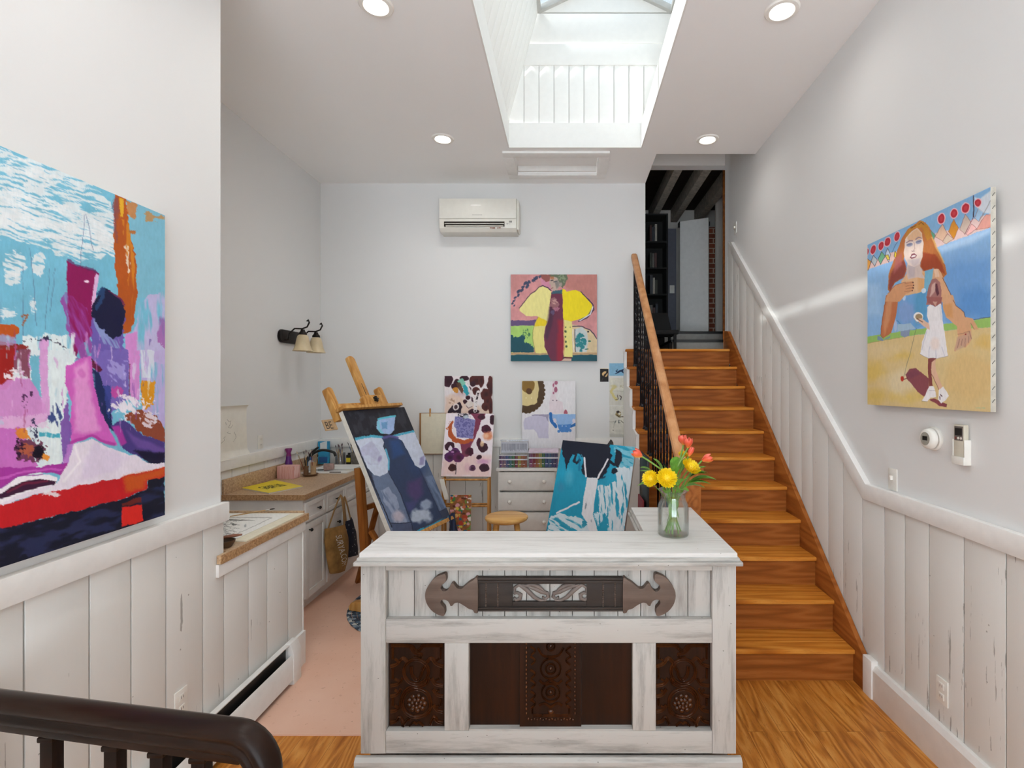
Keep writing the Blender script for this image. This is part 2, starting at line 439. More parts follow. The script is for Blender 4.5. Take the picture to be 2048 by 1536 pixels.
DARKWOOD = m_wood('near_black_stained_rail', '#140B07', '#21140E', '#2C1C14', 'X', .3, 1, 2)
GREYW = simple('aged_grey_wood', '#7C716B', .65, var=.2, scale=9, bump=.3)

XR, XL, XN, YB, ZC = 1.745, -1.69, -2.64, 5.46, 3.916
YF = -2.3                      # wall behind the camera
SX0, SX1, SY0, SY1 = -.545, .675, 1.2, 4.65      # skylight opening in the ceiling

# ------------------------------------------------------------------ floor
struct('floor', MB().box(-2.8, 1.9, YF - .1, 5.6, -.12, 0), OAK, 'oak board floor at the foot of the stairs', 'floor')
b = MB()
b.box(XL + .02, -.945, 2.567, 2.62, 0, .007).box(XL + .02, .36, 2.62, 3.236, 0, .007).box(XN, .36, 3.236, 3.4, 0, .007).box(XN, .585, 3.4, YB, 0, .007)
struct('floor_studio', b, PINK, 'pink painted sheet floor of the painting corner', 'floor')

# ------------------------------------------------------------------ walls
def boards(edges, z1f, x, side, z0=0.0):
    """vertical boards between the given edges along y; outer face 12 mm proud of the wall plane x"""
    m = MB()
    for a, c in zip(edges[:-1], edges[1:]):
        a2, c2 = a + .0036, c - .0036
        pts = [(a2, z0), (c2, z0), (c2, z1f(c2))] + ([(2.975, z1f(2.975))] if a2 < 2.975 < c2 else []) + [(a2, z1f(a2))]
        m.prism(pts, (x, 0, 0), (0, 1, 0), (0, 0, 1), (side * .012, 0, 0))
    return m
def backing(edges, z1f, x, side):
    a, c = edges[0], edges[-1]; pts = [(a, 0), (c, 0), (c, z1f(c))] + ([(2.975, z1f(2.975))] if a < 2.975 < c else []) + [(a, z1f(a))]
    return MB().prism(pts, (x, 0, 0), (0, 1, 0), (0, 0, 1), (side * .0015, 0, 0))

wl = struct('wall_left', MB().box(XL - .13, XL, YF, 2.49, 0, ZC).box(XL - .13, XL, 2.49, 3.236, 0, .865), WALL, 'white wall with the large abstract canvas', 'wall')
el = [YF]
while el[-1] < 1.2: el.append(el[-1] + random.uniform(.17, .24))
el = [e for e in el if e < 1.4] + [1.580, 1.796, 1.967, 2.138, 2.353, 2.498]
obj('board_gap', backing(el, lambda y: 1.11, XL, 1), GAP, wl); obj('wainscot', boards(el, lambda y: 1.11, XL, 1), PLANK, wl, bev=.0015)
eh = [2.498, 2.69, 2.856, 3.07, 3.238]
obj('board_gap', backing(eh, lambda y: .865, XL, 1), GAP, wl); obj('wainscot', boards(eh, lambda y: .865, XL, 1), PLANK, wl, bev=.0015)
obj('end_trim', MB().box(XL - .14, XL + .014, 3.236, 3.25, 0, .865), TRIM, wl, bev=.002)
struct('trim_1', MB().box(XL, XL + .034, YF, 2.505, 1.10, 1.19), TRIM, 'white chair rail under the large abstract canvas', 'trim', bev=.003)
struct('trim_2', MB().box(XL, XL + .026, 2.44, 3.25, .84, .902), TRIM, 'white strip under the edge of the low side counter', 'trim', bev=.003)

struct('wall_niche_return', MB().box(XN, XL - .13, 2.37, 2.49, 0, ZC), WALL, 'white return wall behind the large abstract canvas', 'wall')
wn = struct('wall_niche', MB().box(XN - .12, XN, 2.37, YB, 0, ZC), WALL, 'white side wall above the sink counter', 'wall')
en = [2.49]
while en[-1] < 5.3: en.append(en[-1] + random.uniform(.2, .3))
en.append(YB)
obj('wainscot', boards(en, lambda y: 1.12, XN, 1), PLANK, wn, bev=.0015)
struct('trim_3', MB().box(XN, XN + .034, 2.49, YB, 1.11, 1.20), TRIM, 'white chair rail above the sink counter', 'trim', bev=.003)

wb = struct('wall_back', MB().box(XN - .12, .824, YB, YB + .14, 0, 4.7).box(.824, XR, 5.485, YB + .14, 0, 1.98), WALL, 'white back wall behind the dresser', 'wall')
m = MB(); x = XN
while x < .55:
    w = random.uniform(.15, .21); m.box(x + .002, min(x + w, .59) - .002, YB - .012, YB, 0, 1.12); x += w
obj('wainscot', m, PLANK, wb, bev=.0015); obj('board_gap', MB().box(XN, .58, YB - .0015, YB, 0, 1.12), GAP, wb)
struct('trim_4', MB().box(XN, .585, YB - .034, YB, 1.11, 1.20), TRIM, 'white chair rail on the back wall', 'trim', bev=.003)

def zr(y): return 1.10 if y < 2.975 else 1.10 + (y - 2.975) * .855
wr = struct('wall_right', MB().box(XR, XR + .12, YF, 5.69, 0, 4.7), WALL, 'white wall beside the staircase', 'wall')
er = [YF]
while er[-1] < 1.6: er.append(er[-1] + random.uniform(.17, .24))
er = [e for e in er if e < 1.72] + [1.83, 2.026, 2.242, 2.458, 2.634, 2.805, 3.016, 3.225, 3.41, 3.63, 3.80, 4.015, 4.175, 4.35, 4.57, 4.78, 4.98, 5.19, 5.38, 5.55]
obj('board_gap', backing(er, lambda y: zr(y) + .02, XR, -1), GAP, wr); obj('wainscot', boards(er, lambda y: zr(y) + .02, XR, -1), PLANK, wr, bev=.0015)
obj('end_trim', MB().box(XR - .013, XR, 5.55, 5.575, 2.15, zr(5.38)), TRIM, wr, bev=.002)
ye = 5.38
struct('trim_5', MB().prism([(YF, 1.10), (2.975, 1.10), (ye, zr(ye)), (ye, zr(ye) + .112), (2.95, 1.19), (YF, 1.19)], (XR, 0, 0), (0, 1, 0), (0, 0, 1), (-.034, 0, 0)),
       TRIM, 'white chair rail that climbs along the staircase', 'trim', bev=.003)
struct('baseboard_right', MB().prism([(0, 0), (.032, 0), (.032, .165), (.018, .19), (0, .192)], (XR - .012, YF, 0), (-1, 0, 0), (0, 0, 1), (0, 2.9 - YF, 0)), TRIM, 'tall white baseboard along the right wall', 'baseboard', bev=.002)
struct('trim_6', MB().box(XR - .052, XR - .012, 2.86, 2.945, 0, .215), TRIM, 'white end block between baseboard and stair stringer', 'trim', bev=.006)
struct('baseboard_left', MB().box(XL + .012, XL + .03, 1.3, 3.24, 0, .212), TRIM, 'white baseboard behind the wall heater', 'baseboard', bev=.002)

# wall behind the camera; its tall window is added as fill light
wf = MB()
wx0, wx1, wz0, wz1 = -1.55, 1.60, .12, 3.55
wf.box(XL - .13, wx0, YF - .12, YF, 0, ZC).box(wx1, XR + .12, YF - .12, YF, 0, ZC).box(wx0, wx1, YF - .12, YF, 0, wz0).box(wx0, wx1, YF - .12, YF, wz1, ZC)
struct('wall_front', wf, WALL, 'white wall around the added fill-light window opposite the stairs', 'wall')
w1 = MB(); t = .05
for a, c in ((wx0, wx0 + t), (wx1 - t, wx1), (.03, .09)): w1.box(a, c, YF - .1, YF - .04, wz0, wz1)
w1.box(wx0, wx1, YF - .1, YF - .04, wz0, wz0 + t).box(wx0, wx1, YF - .1, YF - .04, wz1 - t, wz1)
w1 = struct('fill_window', w1, TRIM, 'added white framed fill-light window opposite the stairs', 'window', bev=.003)
CLEAR = m_glass('clear_window_glass')
o = obj('pane', MB().box(wx0 + .04, wx1 - .04, YF - .072, YF - .066, wz0 + .04, wz1 - .04), CLEAR, w1)

# ------------------------------------------------------------------ ceiling with its three openings
c = MB(); T = ZC + .1
HX0, HX1, HY0, HY1 = -.51, .29, 4.80, 5.20
c.box(XN - .12, XR, YF, SY0, ZC, T).box(XN - .12, SX0, SY0, SY1, ZC, T).box(SX1, XR, SY0, SY1, ZC, T)
c.box(XN - .12, .824, SY1, HY0, ZC, T).box(.824, XR, SY1, 4.77, ZC, T)
c.box(XN - .12, HX0, HY0, HY1, ZC, T).box(HX1, .824, HY0, HY1, ZC, T).box(XN - .12, .824, HY1, YB, ZC, T)
c.box(.704, .8235, 4.77, YB - .0005, T, 4.72).box(.55, .70, YB + .1405, 5.81, 4.0, 4.8).box(.704, XR, 4.70, 4.77, T, 4.72).box(.704, XR + .12, 4.70, 5.81, 4.7205, 4.8)
c.box(.824, XR + .12, 5.69, 5.81, 4.205, 4.72)
ce = struct('ceiling', c, CEIL, 'white ceiling with a planked skylight shaft', 'ceiling')
# access hatch
h = MB(); w = .095
h.box(HX0 - w, HX1 + w, HY0 - w, HY0, ZC - .022, ZC).box(HX0 - w, HX1 + w, HY1, HY1 + w, ZC - .022, ZC)
h.box(HX0 - w, HX0, HY0, HY1, ZC - .022, ZC).box(HX1, HX1 + w, HY0, HY1, ZC - .022, ZC)
hr = thing('attic_hatch', 'white framed attic hatch in the ceiling between skylight and back wall', 'hatch', (-.11, 5.0, ZC))
obj('trim_frame', h, TRIM, hr, bev=.003); obj('hatch_panel', MB().box(HX0 + .002, HX1 - .002, HY0 + .002, HY1 - .002, ZC + .065, ZC + .085), CEIL, hr)
obj('cleat', MB().box(HX0 + .004, HX1 - .004, HY1 - .03, HY1 - .004, ZC + .01, ZC + .064), TRIM, hr, bev=.003)

# skylight shaft: its boards lean with the roof
LEAN = .27; z0, z1 = ZC + .1, ZC + 1.24
SHW = simple('white_shaft_boards', '#E9E8E5', .5, var=.01)
def sx(x, z): return x + max(0, z - (ZC + .22)) * LEAN
sk = MB()
sk.box(SX0 + .0005, SX0 + .012, SY0, SY1, ZC - .001, ZC + .2).box(SX1 - .012, SX1 - .0005, SY0, SY1, ZC - .001, ZC + .2).box(SX0 + .012, SX1 - .012, SY1 - .012, SY1 - .0005, ZC - .001, ZC + .2).box(SX0 + .012, SX1 - .012, SY0 + .0005, SY0 + .012, ZC - .001, ZC + .2)
sk.box(SX0 - .03, SX0 + .012, SY0, SY1, ZC + .2, ZC + .2215).box(SX1 - .012, SX1 + .03, SY0, SY1, ZC + .2, ZC + .2215).box(SX0 + .012, SX1 - .012, SY1 - .012, SY1 + .03, ZC + .2, ZC + .2215)
sh = struct('skylight_shaft', sk, SHW, 'white planked shaft below the skylight', 'skylight shaft')
zl = ZC + .222; H = z1 - zl
pl = MB()                                   # far wall: narrow vertical boards, rail, top board
xx = -.81
while xx < 1.2:
    a, e = xx + .0018, xx + .1345; pl.box(a, e, SY1 + .012, SY1 + .026, zl, ZC + .757); xx += .1365
obj('end_boards', pl, SHW, sh, bev=.0015)
obj('end_rail', MB().box(-.8, 1.3, SY1 + .004, SY1 + .028, ZC + .757, ZC + .952), SHW, sh, bev=.002)
obj('end_board', MB().box(-.8, 1.3, SY1 + .010, SY1 + .028, ZC + .960, z1 - .01), SHW, sh, bev=.002)
obj('end_backing', MB().box(-.85, 1.35, SY1 + .027, SY1 + .04, ZC + .2, z1), simple('shaft_gap', '#A9A6A0', .8), sh)
for s, x0 in ((-1, SX0), (1, SX1)):
    mm = MB(); y = SY1
    while y > SY0 + .05:
        d = .137; mm.obox((x0, y - d + .002, zl), (LEAN * H, 0, H), (0, d - .004, 0), (s * .016, 0, 0)); y -= d
    obj('side_boards', mm, SHW, sh, bev=.0015)
    obj('side_backing', MB().obox((x0 + s * .015, SY0, zl), (LEAN * H, 0, H), (0, SY1 - SY0, 0), (s * .02, 0, 0)), MATS['shaft_gap'], sh)
obj('near_boards', MB().obox((SX0, SY0 - .02, zl), (LEAN * H, 0, H), (SX1 - SX0, 0, 0), (0, .02, 0)), SHW, sh)
# gabled glazing on top
gx0, gx1 = sx(SX0, z1), sx(SX1, z1); gm = (gx0 + gx1) / 2; gr = z1 + .29
wd = MB(); FR = simple('pale_grey_skylight_frame', '#B9B8B4', .5, var=.03)
for y in (SY1 - .02, 3.75, 2.85, 1.95, SY0 + .02):
    wd.bar((gx0, y, z1), (gm, y, gr), .04, .05); wd.bar((gx1, y, z1), (gm, y, gr), .04, .05)
wd.bar((gm, SY0, gr), (gm, SY1, gr), .05, .05)
for xg in (gx0, gx1): wd.bar((xg, SY0, z1), (xg, SY1, z1), .05, .04)
w3 = struct('window_1', wd, FR, 'gabled skylight glazing above the shaft', 'skylight', bev=.003)
SKYG = m_glass('frosted_skylight_glass', (.55, .57, .58, 1))
for xg in (gx0, gx1):
    obj('pane', MB().obox((xg, SY0, z1 + .03), (gm - xg, 0, gr - z1), (0, SY1 - SY0, 0), (0, 0, .006)), SKYG, w3)
obj('gable_board', MB().prism([(gx0, z1), (gx1, z1), (gm, gr)], (0, SY1 + .01, 0), (1, 0, 0), (0, 0, 1), (0, .02, 0)), SHW, w3)
obj('gable_board', MB().prism([(gx0, z1), (gx1, z1), (gm, gr)], (0, SY0 - .02, 0), (1, 0, 0), (0, 0, 1), (0, .02, 0)), SHW, w3)

# recessed ceiling lights
LENS = m_emit('lit_downlight_lens', '#FFF8EC', 14)
BAFF = simple('white_downlight_baffle', '#F0EEE8', .4, var=.01)
def downlight(x, y, label):
    t = thing('ceiling_light', label, 'ceiling light', (x, y, ZC), 'recessed ceiling lights')
    obj('trim_ring', MB().lathe([(.073, -.0005), (.071, -.012), (.090, -.010), (.098, -.0005)], (x, y, ZC), n=32), BAFF, t)
    obj('baffle', MB().lathe([(.0705, -.0115), (.060, -.003), (.0605, -.0025), (.0715, -.010)], (x, y, ZC), n=32), BAFF, t)
    obj('lens', MB().lathe([(0, -.0005), (.0595, -.0005), (.0595, -.0025), (.0, -.0025)], (x, y, ZC), n=32), LENS, t)
    return t
CEHOLES = [(-1.089, 2.904, 'recessed light in the ceiling left of the skylight, nearer the camera'), (1.23, 2.943, 'recessed light in the ceiling right of the skylight, nearer the camera'),
           (-1.093, 4.47, 'recessed light in the ceiling on the air conditioner side of the skylight'), (1.222, 4.484, 'recessed light in the ceiling at the top of the stairs opening')]
for q in CEHOLES: downlight(*q)

# ------------------------------------------------------------------ staircase: ten treads up to the landing
Y1, RUN, RISE, SL, SR = 3.026, .2346, .195, .62, 1.70
st = thing('staircase', 'stained oak staircase climbing between the front desk and the right wall', 'staircase', (1.16, Y1, 0))
for i in range(1, 11):
    yn, z = Y1 + RUN * (i - 1), RISE * i; x0 = .83 if i == 1 else SL
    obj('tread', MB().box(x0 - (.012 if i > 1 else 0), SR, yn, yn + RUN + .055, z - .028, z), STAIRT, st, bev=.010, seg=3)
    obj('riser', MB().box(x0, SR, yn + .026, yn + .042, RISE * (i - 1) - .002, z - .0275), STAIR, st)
yn = Y1 + RUN * 10; z = RISE * 11
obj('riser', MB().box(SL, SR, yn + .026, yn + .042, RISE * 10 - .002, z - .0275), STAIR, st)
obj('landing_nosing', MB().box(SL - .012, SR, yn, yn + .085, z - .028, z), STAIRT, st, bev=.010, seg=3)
obj('stringer', MB().prism([(2.955, 0), (2.94, .19), (5.45, 2.335), (5.60, 2.357), (5.60, 2.146), (5.4, 2.0), (3.2, 0)], (SR, 0, 0), (0, 1, 0), (0, 0, 1), (.030, 0, 0)), STRW, st, bev=.003)
sw = [(3.27, 0)]
for i in range(2, 12):
    y = Y1 + RUN * (i - 1) + .020; sw += [(y, RISE * (i - 1) - (0.0 if i > 2 else RISE)), (y, RISE * i - .03)]
sw += [(5.459, RISE * 11 - .03), (5.459, 0)]
sw2 = []
for p in sw:
    if not sw2 or (abs(p[0] - sw2[-1][0]) > 1e-4 or abs(p[1] - sw2[-1][1]) > 1e-4): sw2.append(p)
obj('side_panel', MB().prism(sw2, (.592, 0, 0), (0, 1, 0), (0, 0, 1), (.027, 0, 0)), TRIM, st)
for i in range(3, 12):                       # little curved brackets under each nosing
    y = Y1 + RUN * (i - 1); z = RISE * i - .0285
    obj('bracket', MB().prism([(y - .012, z), (y + .05, z), (y + .05, z - .05), (y + .02, z - .03), (y, z - .02)], (.588, 0, 0), (0, 1, 0), (0, 0, 1), (.004, 0, 0)), TRIM, st)

# railing on the open side
rl = thing('stair_railing', 'light oak handrail on black twisted iron balusters along the stairs', 'railing', (.69, 4.2, 0))
ra, rb = V(.69, 3.14, 1.305), V(.69, 5.33, 3.10); sl = (rb.z - ra.z) / (rb.y - ra.y)
obj('handrail', MB().prism([(-.030, -.032), (.030, -.032), (.034, -.008), (.030, .022), (.018, .034), (-.018, .034), (-.030, .022), (-.034, -.008)], ra, (1, 0, 0), (0, 0, 1), rb - ra), RAILW, rl, bev=.002)
nw = MB().box(.66, .815, 3.135, 3.255, 0, 1.22).box(.645, .83, 3.128, 3.26, 1.22, 1.255)
obj('newel_post', nw, STRW, rl, bev=.004)
def twist(p0, p1, r, tw, n=26):
    m = MB(); vs = []; fs = []
    for i in range(n + 1):
        f = i / n; c = Vector(p0).lerp(Vector(p1), f); a = tw * min(1, max(0, (f - .12) / .76))
        vs += [c + Vector((math.cos(a + k * math.pi / 2) * r, math.sin(a + k * math.pi / 2) * r, 0)) for k in range(4)]
    for i in range(n):
        for k in range(4): fs.append((4 * i + k, 4 * i + (k + 1) % 4, 4 * i + 4 + (k + 1) % 4, 4 * i + 4 + k))
    m.add(vs, fs + [(0, 1, 2, 3), (4 * n, 4 * n + 1, 4 * n + 2, 4 * n + 3)]); return m
k = 0
for i in range(2, 11):
    for f in (.30, .80):
        y = Y1 + RUN * (i - 1) + RUN * f
        if y < 3.29: continue
        zb = RISE * i; zt = ra.z + (y - ra.y) * sl - .034
        m = twist((.69, y, zb), (.69, y, zt), .0088, math.pi * (7 if k % 2 == 0 else 0))
        if k % 6 == 3:
            zc = zb + (zt - zb) * .5
            for q in range(4):
                m.tube([(.69 + .022 * math.sin(math.pi * j / 10) * math.cos(q * math.pi / 2 + j * .35), y + .022 * math.sin(math.pi * j / 10) * math.sin(q * math.pi / 2 + j * .35), zc - .06 + .012 * j) for j in range(11)], .0035, 5)
        bl = obj('baluster', m, IRON, rl, smooth=30)
        obj('shoe', MB().box(.69 - .016, .69 + .016, y - .016, y + .016, zb + .0005, zb + .012).box(.69 - .012, .69 + .012, y - .012, y + .012, zb + .012, zb + .028), IRON, bl, bev=.003)
        k += 1

# ------------------------------------------------------------------ hall above the stairs
ZL = RISE * 11
HW = m_wall('hall_off_white', '#CFCBC4'); HGREY = simple('hall_slate_paint', '#6A6C78', .7, var=.04)
DKC = m_wood('dark_ceiling_boards', '#17110D', '#241B15', '#30261F', 'X', .7)
BEAM = simple('weathered_grey_beam', '#B5AEA2', .7, var=.15)
struct('floor_hall', MB().box(-.6, 3.4, YB + .15, 8.0, ZL - .15, ZL).box(SL, XR, 5.42, YB + .15, ZL - .15, ZL - .0005), BLACKM, 'dark hall floor above the stairs', 'floor')
struct('ceiling_hall', MB().box(-.7, 3.5, 5.81, 8.0, 4.45, 4.5), DKC, 'dark boarded ceiling of the hall above the stairs', 'ceiling')
struct('wall_hall', MB().box(-.7, 3.5, 7.85, 7.95, ZL, 4.5).box(-.7, -.6, 5.81, 7.85, ZL, 4.5).box(3.4, 3.5, 5.81, 7.85, ZL, 4.5).box(-.7, .70, 5.70, 5.81, ZL, 4.5).box(XR + .12, 3.5, 5.70, 5.81, ZL, 4.5), HW, 'off white end wall of the hall', 'wall')
for xb, nm in ((1.28, 'grey ceiling beam in the hall, the one nearer the handrail'), (1.62, 'grey ceiling beam in the hall, middle of the three'), (1.98, 'grey ceiling beam in the hall, the one nearest the brick column')):
    struct('beam', MB().box(xb - .05, xb + .05, 5.82, 7.84, 4.26, 4.449), BEAM, nm, 'beam', bev=.006)
struct('wall_hall_slate', MB().box(1.0, 1.64, 7.76, 7.849, ZL, 4.14), HGREY, 'slate grey wall section at the end of the hall', 'wall')
INK = simple('soot_black', '#070707', .8)
bs = thing('bookcase', 'black bookcase standing in the dark hall beside the slate wall', 'bookcase', (1.11, 6.75, ZL))
m = MB().box(.93, .95, 6.6, 6.9, ZL, 3.98).box(1.27, 1.29, 6.6, 6.9, ZL, 3.98).box(.95, 1.27, 6.885, 6.9, ZL, 3.98)
obj('carcass', m, INK, bs)
SH = [ZL + .02, ZL + .42, ZL + .78, ZL + 1.12, ZL + 1.46, 3.96]
for z in SH: obj('shelf', MB().box(.95, 1.27, 6.605, 6.885, z, z + .02), INK, bs)
BK = ['#5A5852', '#3A1C18', '#1E2630', '#8A867C', '#262C22']
for j, z in enumerate(SH[1:5]):
    xb = 1.06
    for q in range(3):
        w = random.uniform(.02, .035); h = random.uniform(.18, .26); c_ = BK[(j * 2 + q) % 5]
        o = obj('book', MB().box(xb, xb + w, 6.62, 6.78, z + .0205, z + .02 + h), simple('book_' + c_[1:], c_, .6)); xb += w + .004
        tag(o, 'dim book on the black hall bookcase, shelf %s, %s of its row' % (['above the floor', 'second from below', 'third from below', 'below the top'][j], ['first', 'second', 'last'][q]), 'book', 'books on the hall bookcase')
sp = thing('light_switch', 'pale switch plate on the slate hall wall', 'light switch', (1.58, 7.755, 3.2))
obj('plate', MB().box(1.54, 1.612, 7.752, 7.7595, 3.16, 3.28), WHITEP, sp, bev=.002); obj('toggle', MB().box(1.57, 1.58, 7.74, 7.752, 3.21, 3.235), WHITEP, sp)
o = obj('thermostat_dial', MB().lathe([(0, 0), (.045, 0), (.045, .02), (.03, .03), (0, .03)], (1.43, 7.7595, 3.49), (0, -1, 0)), simple('dim_white_dial', '#C9C2B8', .5)); tag(o, 'small round dial high on the slate hall wall', 'dial')
dr = struct('door_1', MB().obox((1.60, 7.32, ZL + .301), (.36, -.18, 0), (.02, .04, 0), (0, 0, 1.66)), simple('pale_door_paint', '#F0EFEC', .5, var=.02), 'white door standing ajar at the end of the hall', 'door', bev=.004)
struct('trim_7', MB().box(1.60, 2.04, 7.36, 7.46, 4.06, 4.12), BLACKM, 'dark lintel over the white hall door', 'trim')
BRK = NT('red_brick'); vb = BRK.coord('World', (1, 1, 1), (math.pi / 2, 0, 0)); br = BRK.n('ShaderNodeTexBrick')
for k_, val in (('Scale', 1), ('Mortar Size', .006), ('Brick Width', .2), ('Row Height', .072)): br.inputs[k_].default_value = val
br.inputs['Color1'].default_value = hexc('#9A5238'); br.inputs['Color2'].default_value = hexc('#7E4330'); br.inputs['Mortar'].default_value = hexc('#D0C4B4'); BRK.l(vb, br.inputs['Vector']); BRK.base(br.outputs['Color']).rough(.9)
struct('column', MB().box(2.03, 2.13, 7.40, 7.56, ZL, 4.05), BRK.m, 'red brick column beside the white hall door', 'column')
struct('column_post', MB().box(2.025, 2.13, 7.0, 7.06, ZL, 4.449), HW, 'off white post beside the brick column in the hall', 'post', bev=.004)
struct('trim_8', MB().box(1.812, 1.84, 5.98, 6.0, ZL, 4.449), STRW, 'brown door jamb just past the stair opening', 'trim')
for j, (ya, zs) in enumerate(((5.95, .15), (6.45, .30))):
    m = MB().box(1.22, 2.6, ya + .02, 7.84, ZL + zs - .15 + .0005, ZL + zs - .03); s_ = struct('hall_step_%d' % j if False else 'hall_step', m, simple('hall_riser_grey', '#9A9791', .6), ['lower grey step with a black tread in the hall', 'upper grey step with a black tread in the hall'][j], 'step')
    obj('tread', MB().box(1.20, 2.6, ya, 7.84 if j else 6.47, ZL + zs - .03, ZL + zs), BLACKM, s_, bev=.004)
ch = thing('chair', 'dark upholstered chair half hidden behind the handrail in the hall', 'chair', (1.08, 6.0, ZL))
obj('seat', MB().box(.86, 1.26, 5.82, 6.2, ZL + .20, ZL + .25), INK, ch, bev=.01); obj('backrest', MB().obox((.88, 6.1, ZL + .251), (.36, 0, 0), (.0, .04, 0), (-.04, .06, .24)), INK, ch, bev=.01)
for a_, c_ in ((.88, 5.84), (1.22, 5.84), (.88, 6.16), (1.22, 6.16)): obj('leg', MB().box(a_ - .015, a_ + .015, c_ - .015, c_ + .015, ZL, ZL + .199), INK, ch)
# ================================================================== white-washed front desk
DW_X = m_distress('whitewashed_timber_rails', 'X'); DW_Z = m_distress('whitewashed_timber_posts', 'Z')
DTOP = m_distress('white_desk_top', 'X', '#DCDBD8', '#C2C0BC', '#9A958E')
CARV = m_wood('dark_carved_oak', '#140803', '#221006', '#33190A', 'Z', .45, 1.2, 1.5, coat=.12)
CARVL = m_wood('polished_strapwork', '#301709', '#482611', '#623A1C', 'Z', .26, 1.2, 2, coat=.5)
PLAQ = m_wood('weathered_plaque_wood', '#5A4C44', '#6B5C53', '#7C6C62', 'X', .6, 1.3, 2)
PLAQD = m_wood('dark_plaque_panel', '#322C29', '#403935', '#4E4641', 'X', .5, 1.3, 2)
DY = 2.26
def dx(px): return PX(px, DY)
def dz(py): return PZ(py, DY)
DX0, DX1 = -.915, .742
dk = thing('front_desk', 'whitewashed L-shaped wooden counter with dark carved panels', 'desk', (-.08, 2.4, 0))
Lp = lambda o: [(DX0 - o, DY - .007 - o), (DX1 + o, DY - .007 - o), (DX1 + o, 3.10 + o), (.385 - o, 3.10 + o), (.385 - o, 2.595 + o), (DX0 - o, 2.595 + o)]
obj('top', MB().prism(Lp(.003), (0, 0, 1.0), (1, 0, 0), (0, 1, 0), (0, 0, .02)), DTOP, dk, bev=.003)
obj('moulding', MB().prism(Lp(.022), (0, 0, .968), (1, 0, 0), (0, 1, 0), (0, 0, .017)).prism(Lp(.011), (0, 0, .985), (1, 0, 0), (0, 1, 0), (0, 0, .015)), DW_X, dk, bev=.003)
m = MB().box(DX0 + .02, DX1 - .02, DY + .06, 2.585, .02, .967).box(.40, DX1 - .005, 2.585, 3.09, .02, .967)
obj('carcass', m, DW_Z, dk)
zt, zb = .967, dz(1507.5)
for a, c in ((DX0, dx(771)), (dx(1424.8), DX1)): obj('post', MB().box(a, c, DY, DY + .059, zb, zt), DW_Z, dk, bev=.002)
ix0, ix1 = dx(771) + .0008, dx(1424.8) - .0008
for za, zc, nm in ((dz(1141.6), zt, 'rail'), (dz(1286.7), dz(1238.5), 'rail'), (zb, dz(1462.7), 'rail')):
    obj(nm, MB().box(ix0, ix1, DY + .002, DY + .045, za, zc), DW_X, dk, bev=.003)
pe = [771] + [690 + q * .3955 for q in (340, 450, 565, 690, 803, 915, 1035, 1150, 1262, 1383, 1500, 1628, 1742)] + [1424.8]
m = MB()
for a, c in zip(pe[:-1], pe[1:]): m.box(dx(a) + .0015, dx(c) - .0015, DY + .030, DY + .05, dz(1240), dz(1140))
obj('plank_panel', m, DW_Z, dk, bev=.0015); obj('panel_gap', MB().box(ix0, ix1, DY + .0505, DY + .056, dz(1240), dz(1140)), GAP, dk)
z0p, z1p = dz(1462.7) + .0005, dz(1286.7) - .0005
for a, c in ((888.5, 937), (1265.5, 1312)): obj('stile', MB().box(dx(a), dx(c), DY + .003, DY + .045, z0p, z1p), DW_Z, dk, bev=.003)
for a, c in ((937, 1038), (1163, 1265.5)): obj('plain_panel', MB().box(dx(a) + .001, dx(c) - .001, DY + .034, DY + .05, z0p, z1p), CARV, dk)
def strap(mb, pts, hw=.0075, dp=.0105, yy=DY + .034):
    """carved interlace band, half sunk in its panel; pts are (px,py) read at the desk front"""
    q = []
    P_ = [Vector((dx(x), yy, dz(y))) for x, y in pts]
    for i in range(len(P_) - 1):                          # Catmull-Rom smoothing
        a, b_, c_, d_ = P_[max(i - 1, 0)], P_[i], P_[i + 1], P_[min(i + 2, len(P_) - 1)]
        for k_ in range(4):
            t_ = k_ / 4; q.append(.5 * ((2 * b_) + (c_ - a) * t_ + (2 * a - 5 * b_ + 4 * c_ - d_) * t_ * t_ + (3 * b_ - a - 3 * c_ + d_) * t_ ** 3))
    q.append(P_[-1])
    for s in (-1, 1):                                     # two ridges with a groove between them
        r_ = []
        for i, p in enumerate(q):
            d = (q[min(i + 1, len(q) - 1)] - q[max(i - 1, 0)]); d = d.normalized() if d.length > 1e-9 else Vector((1, 0, 0)); r_.append(p + Vector((d.z, 0, -d.x)) * s * hw * .52)
        mb.tube(r_, [(dp, hw * .62)] * len(r_), 6, flat=(0, 1, 0))
def ring(mb, cx, cy, r, **k): strap(mb, [(cx + r * math.cos(t), cy + r * math.sin(t)) for t in np.linspace(0, 2 * math.pi, 17)], **k)
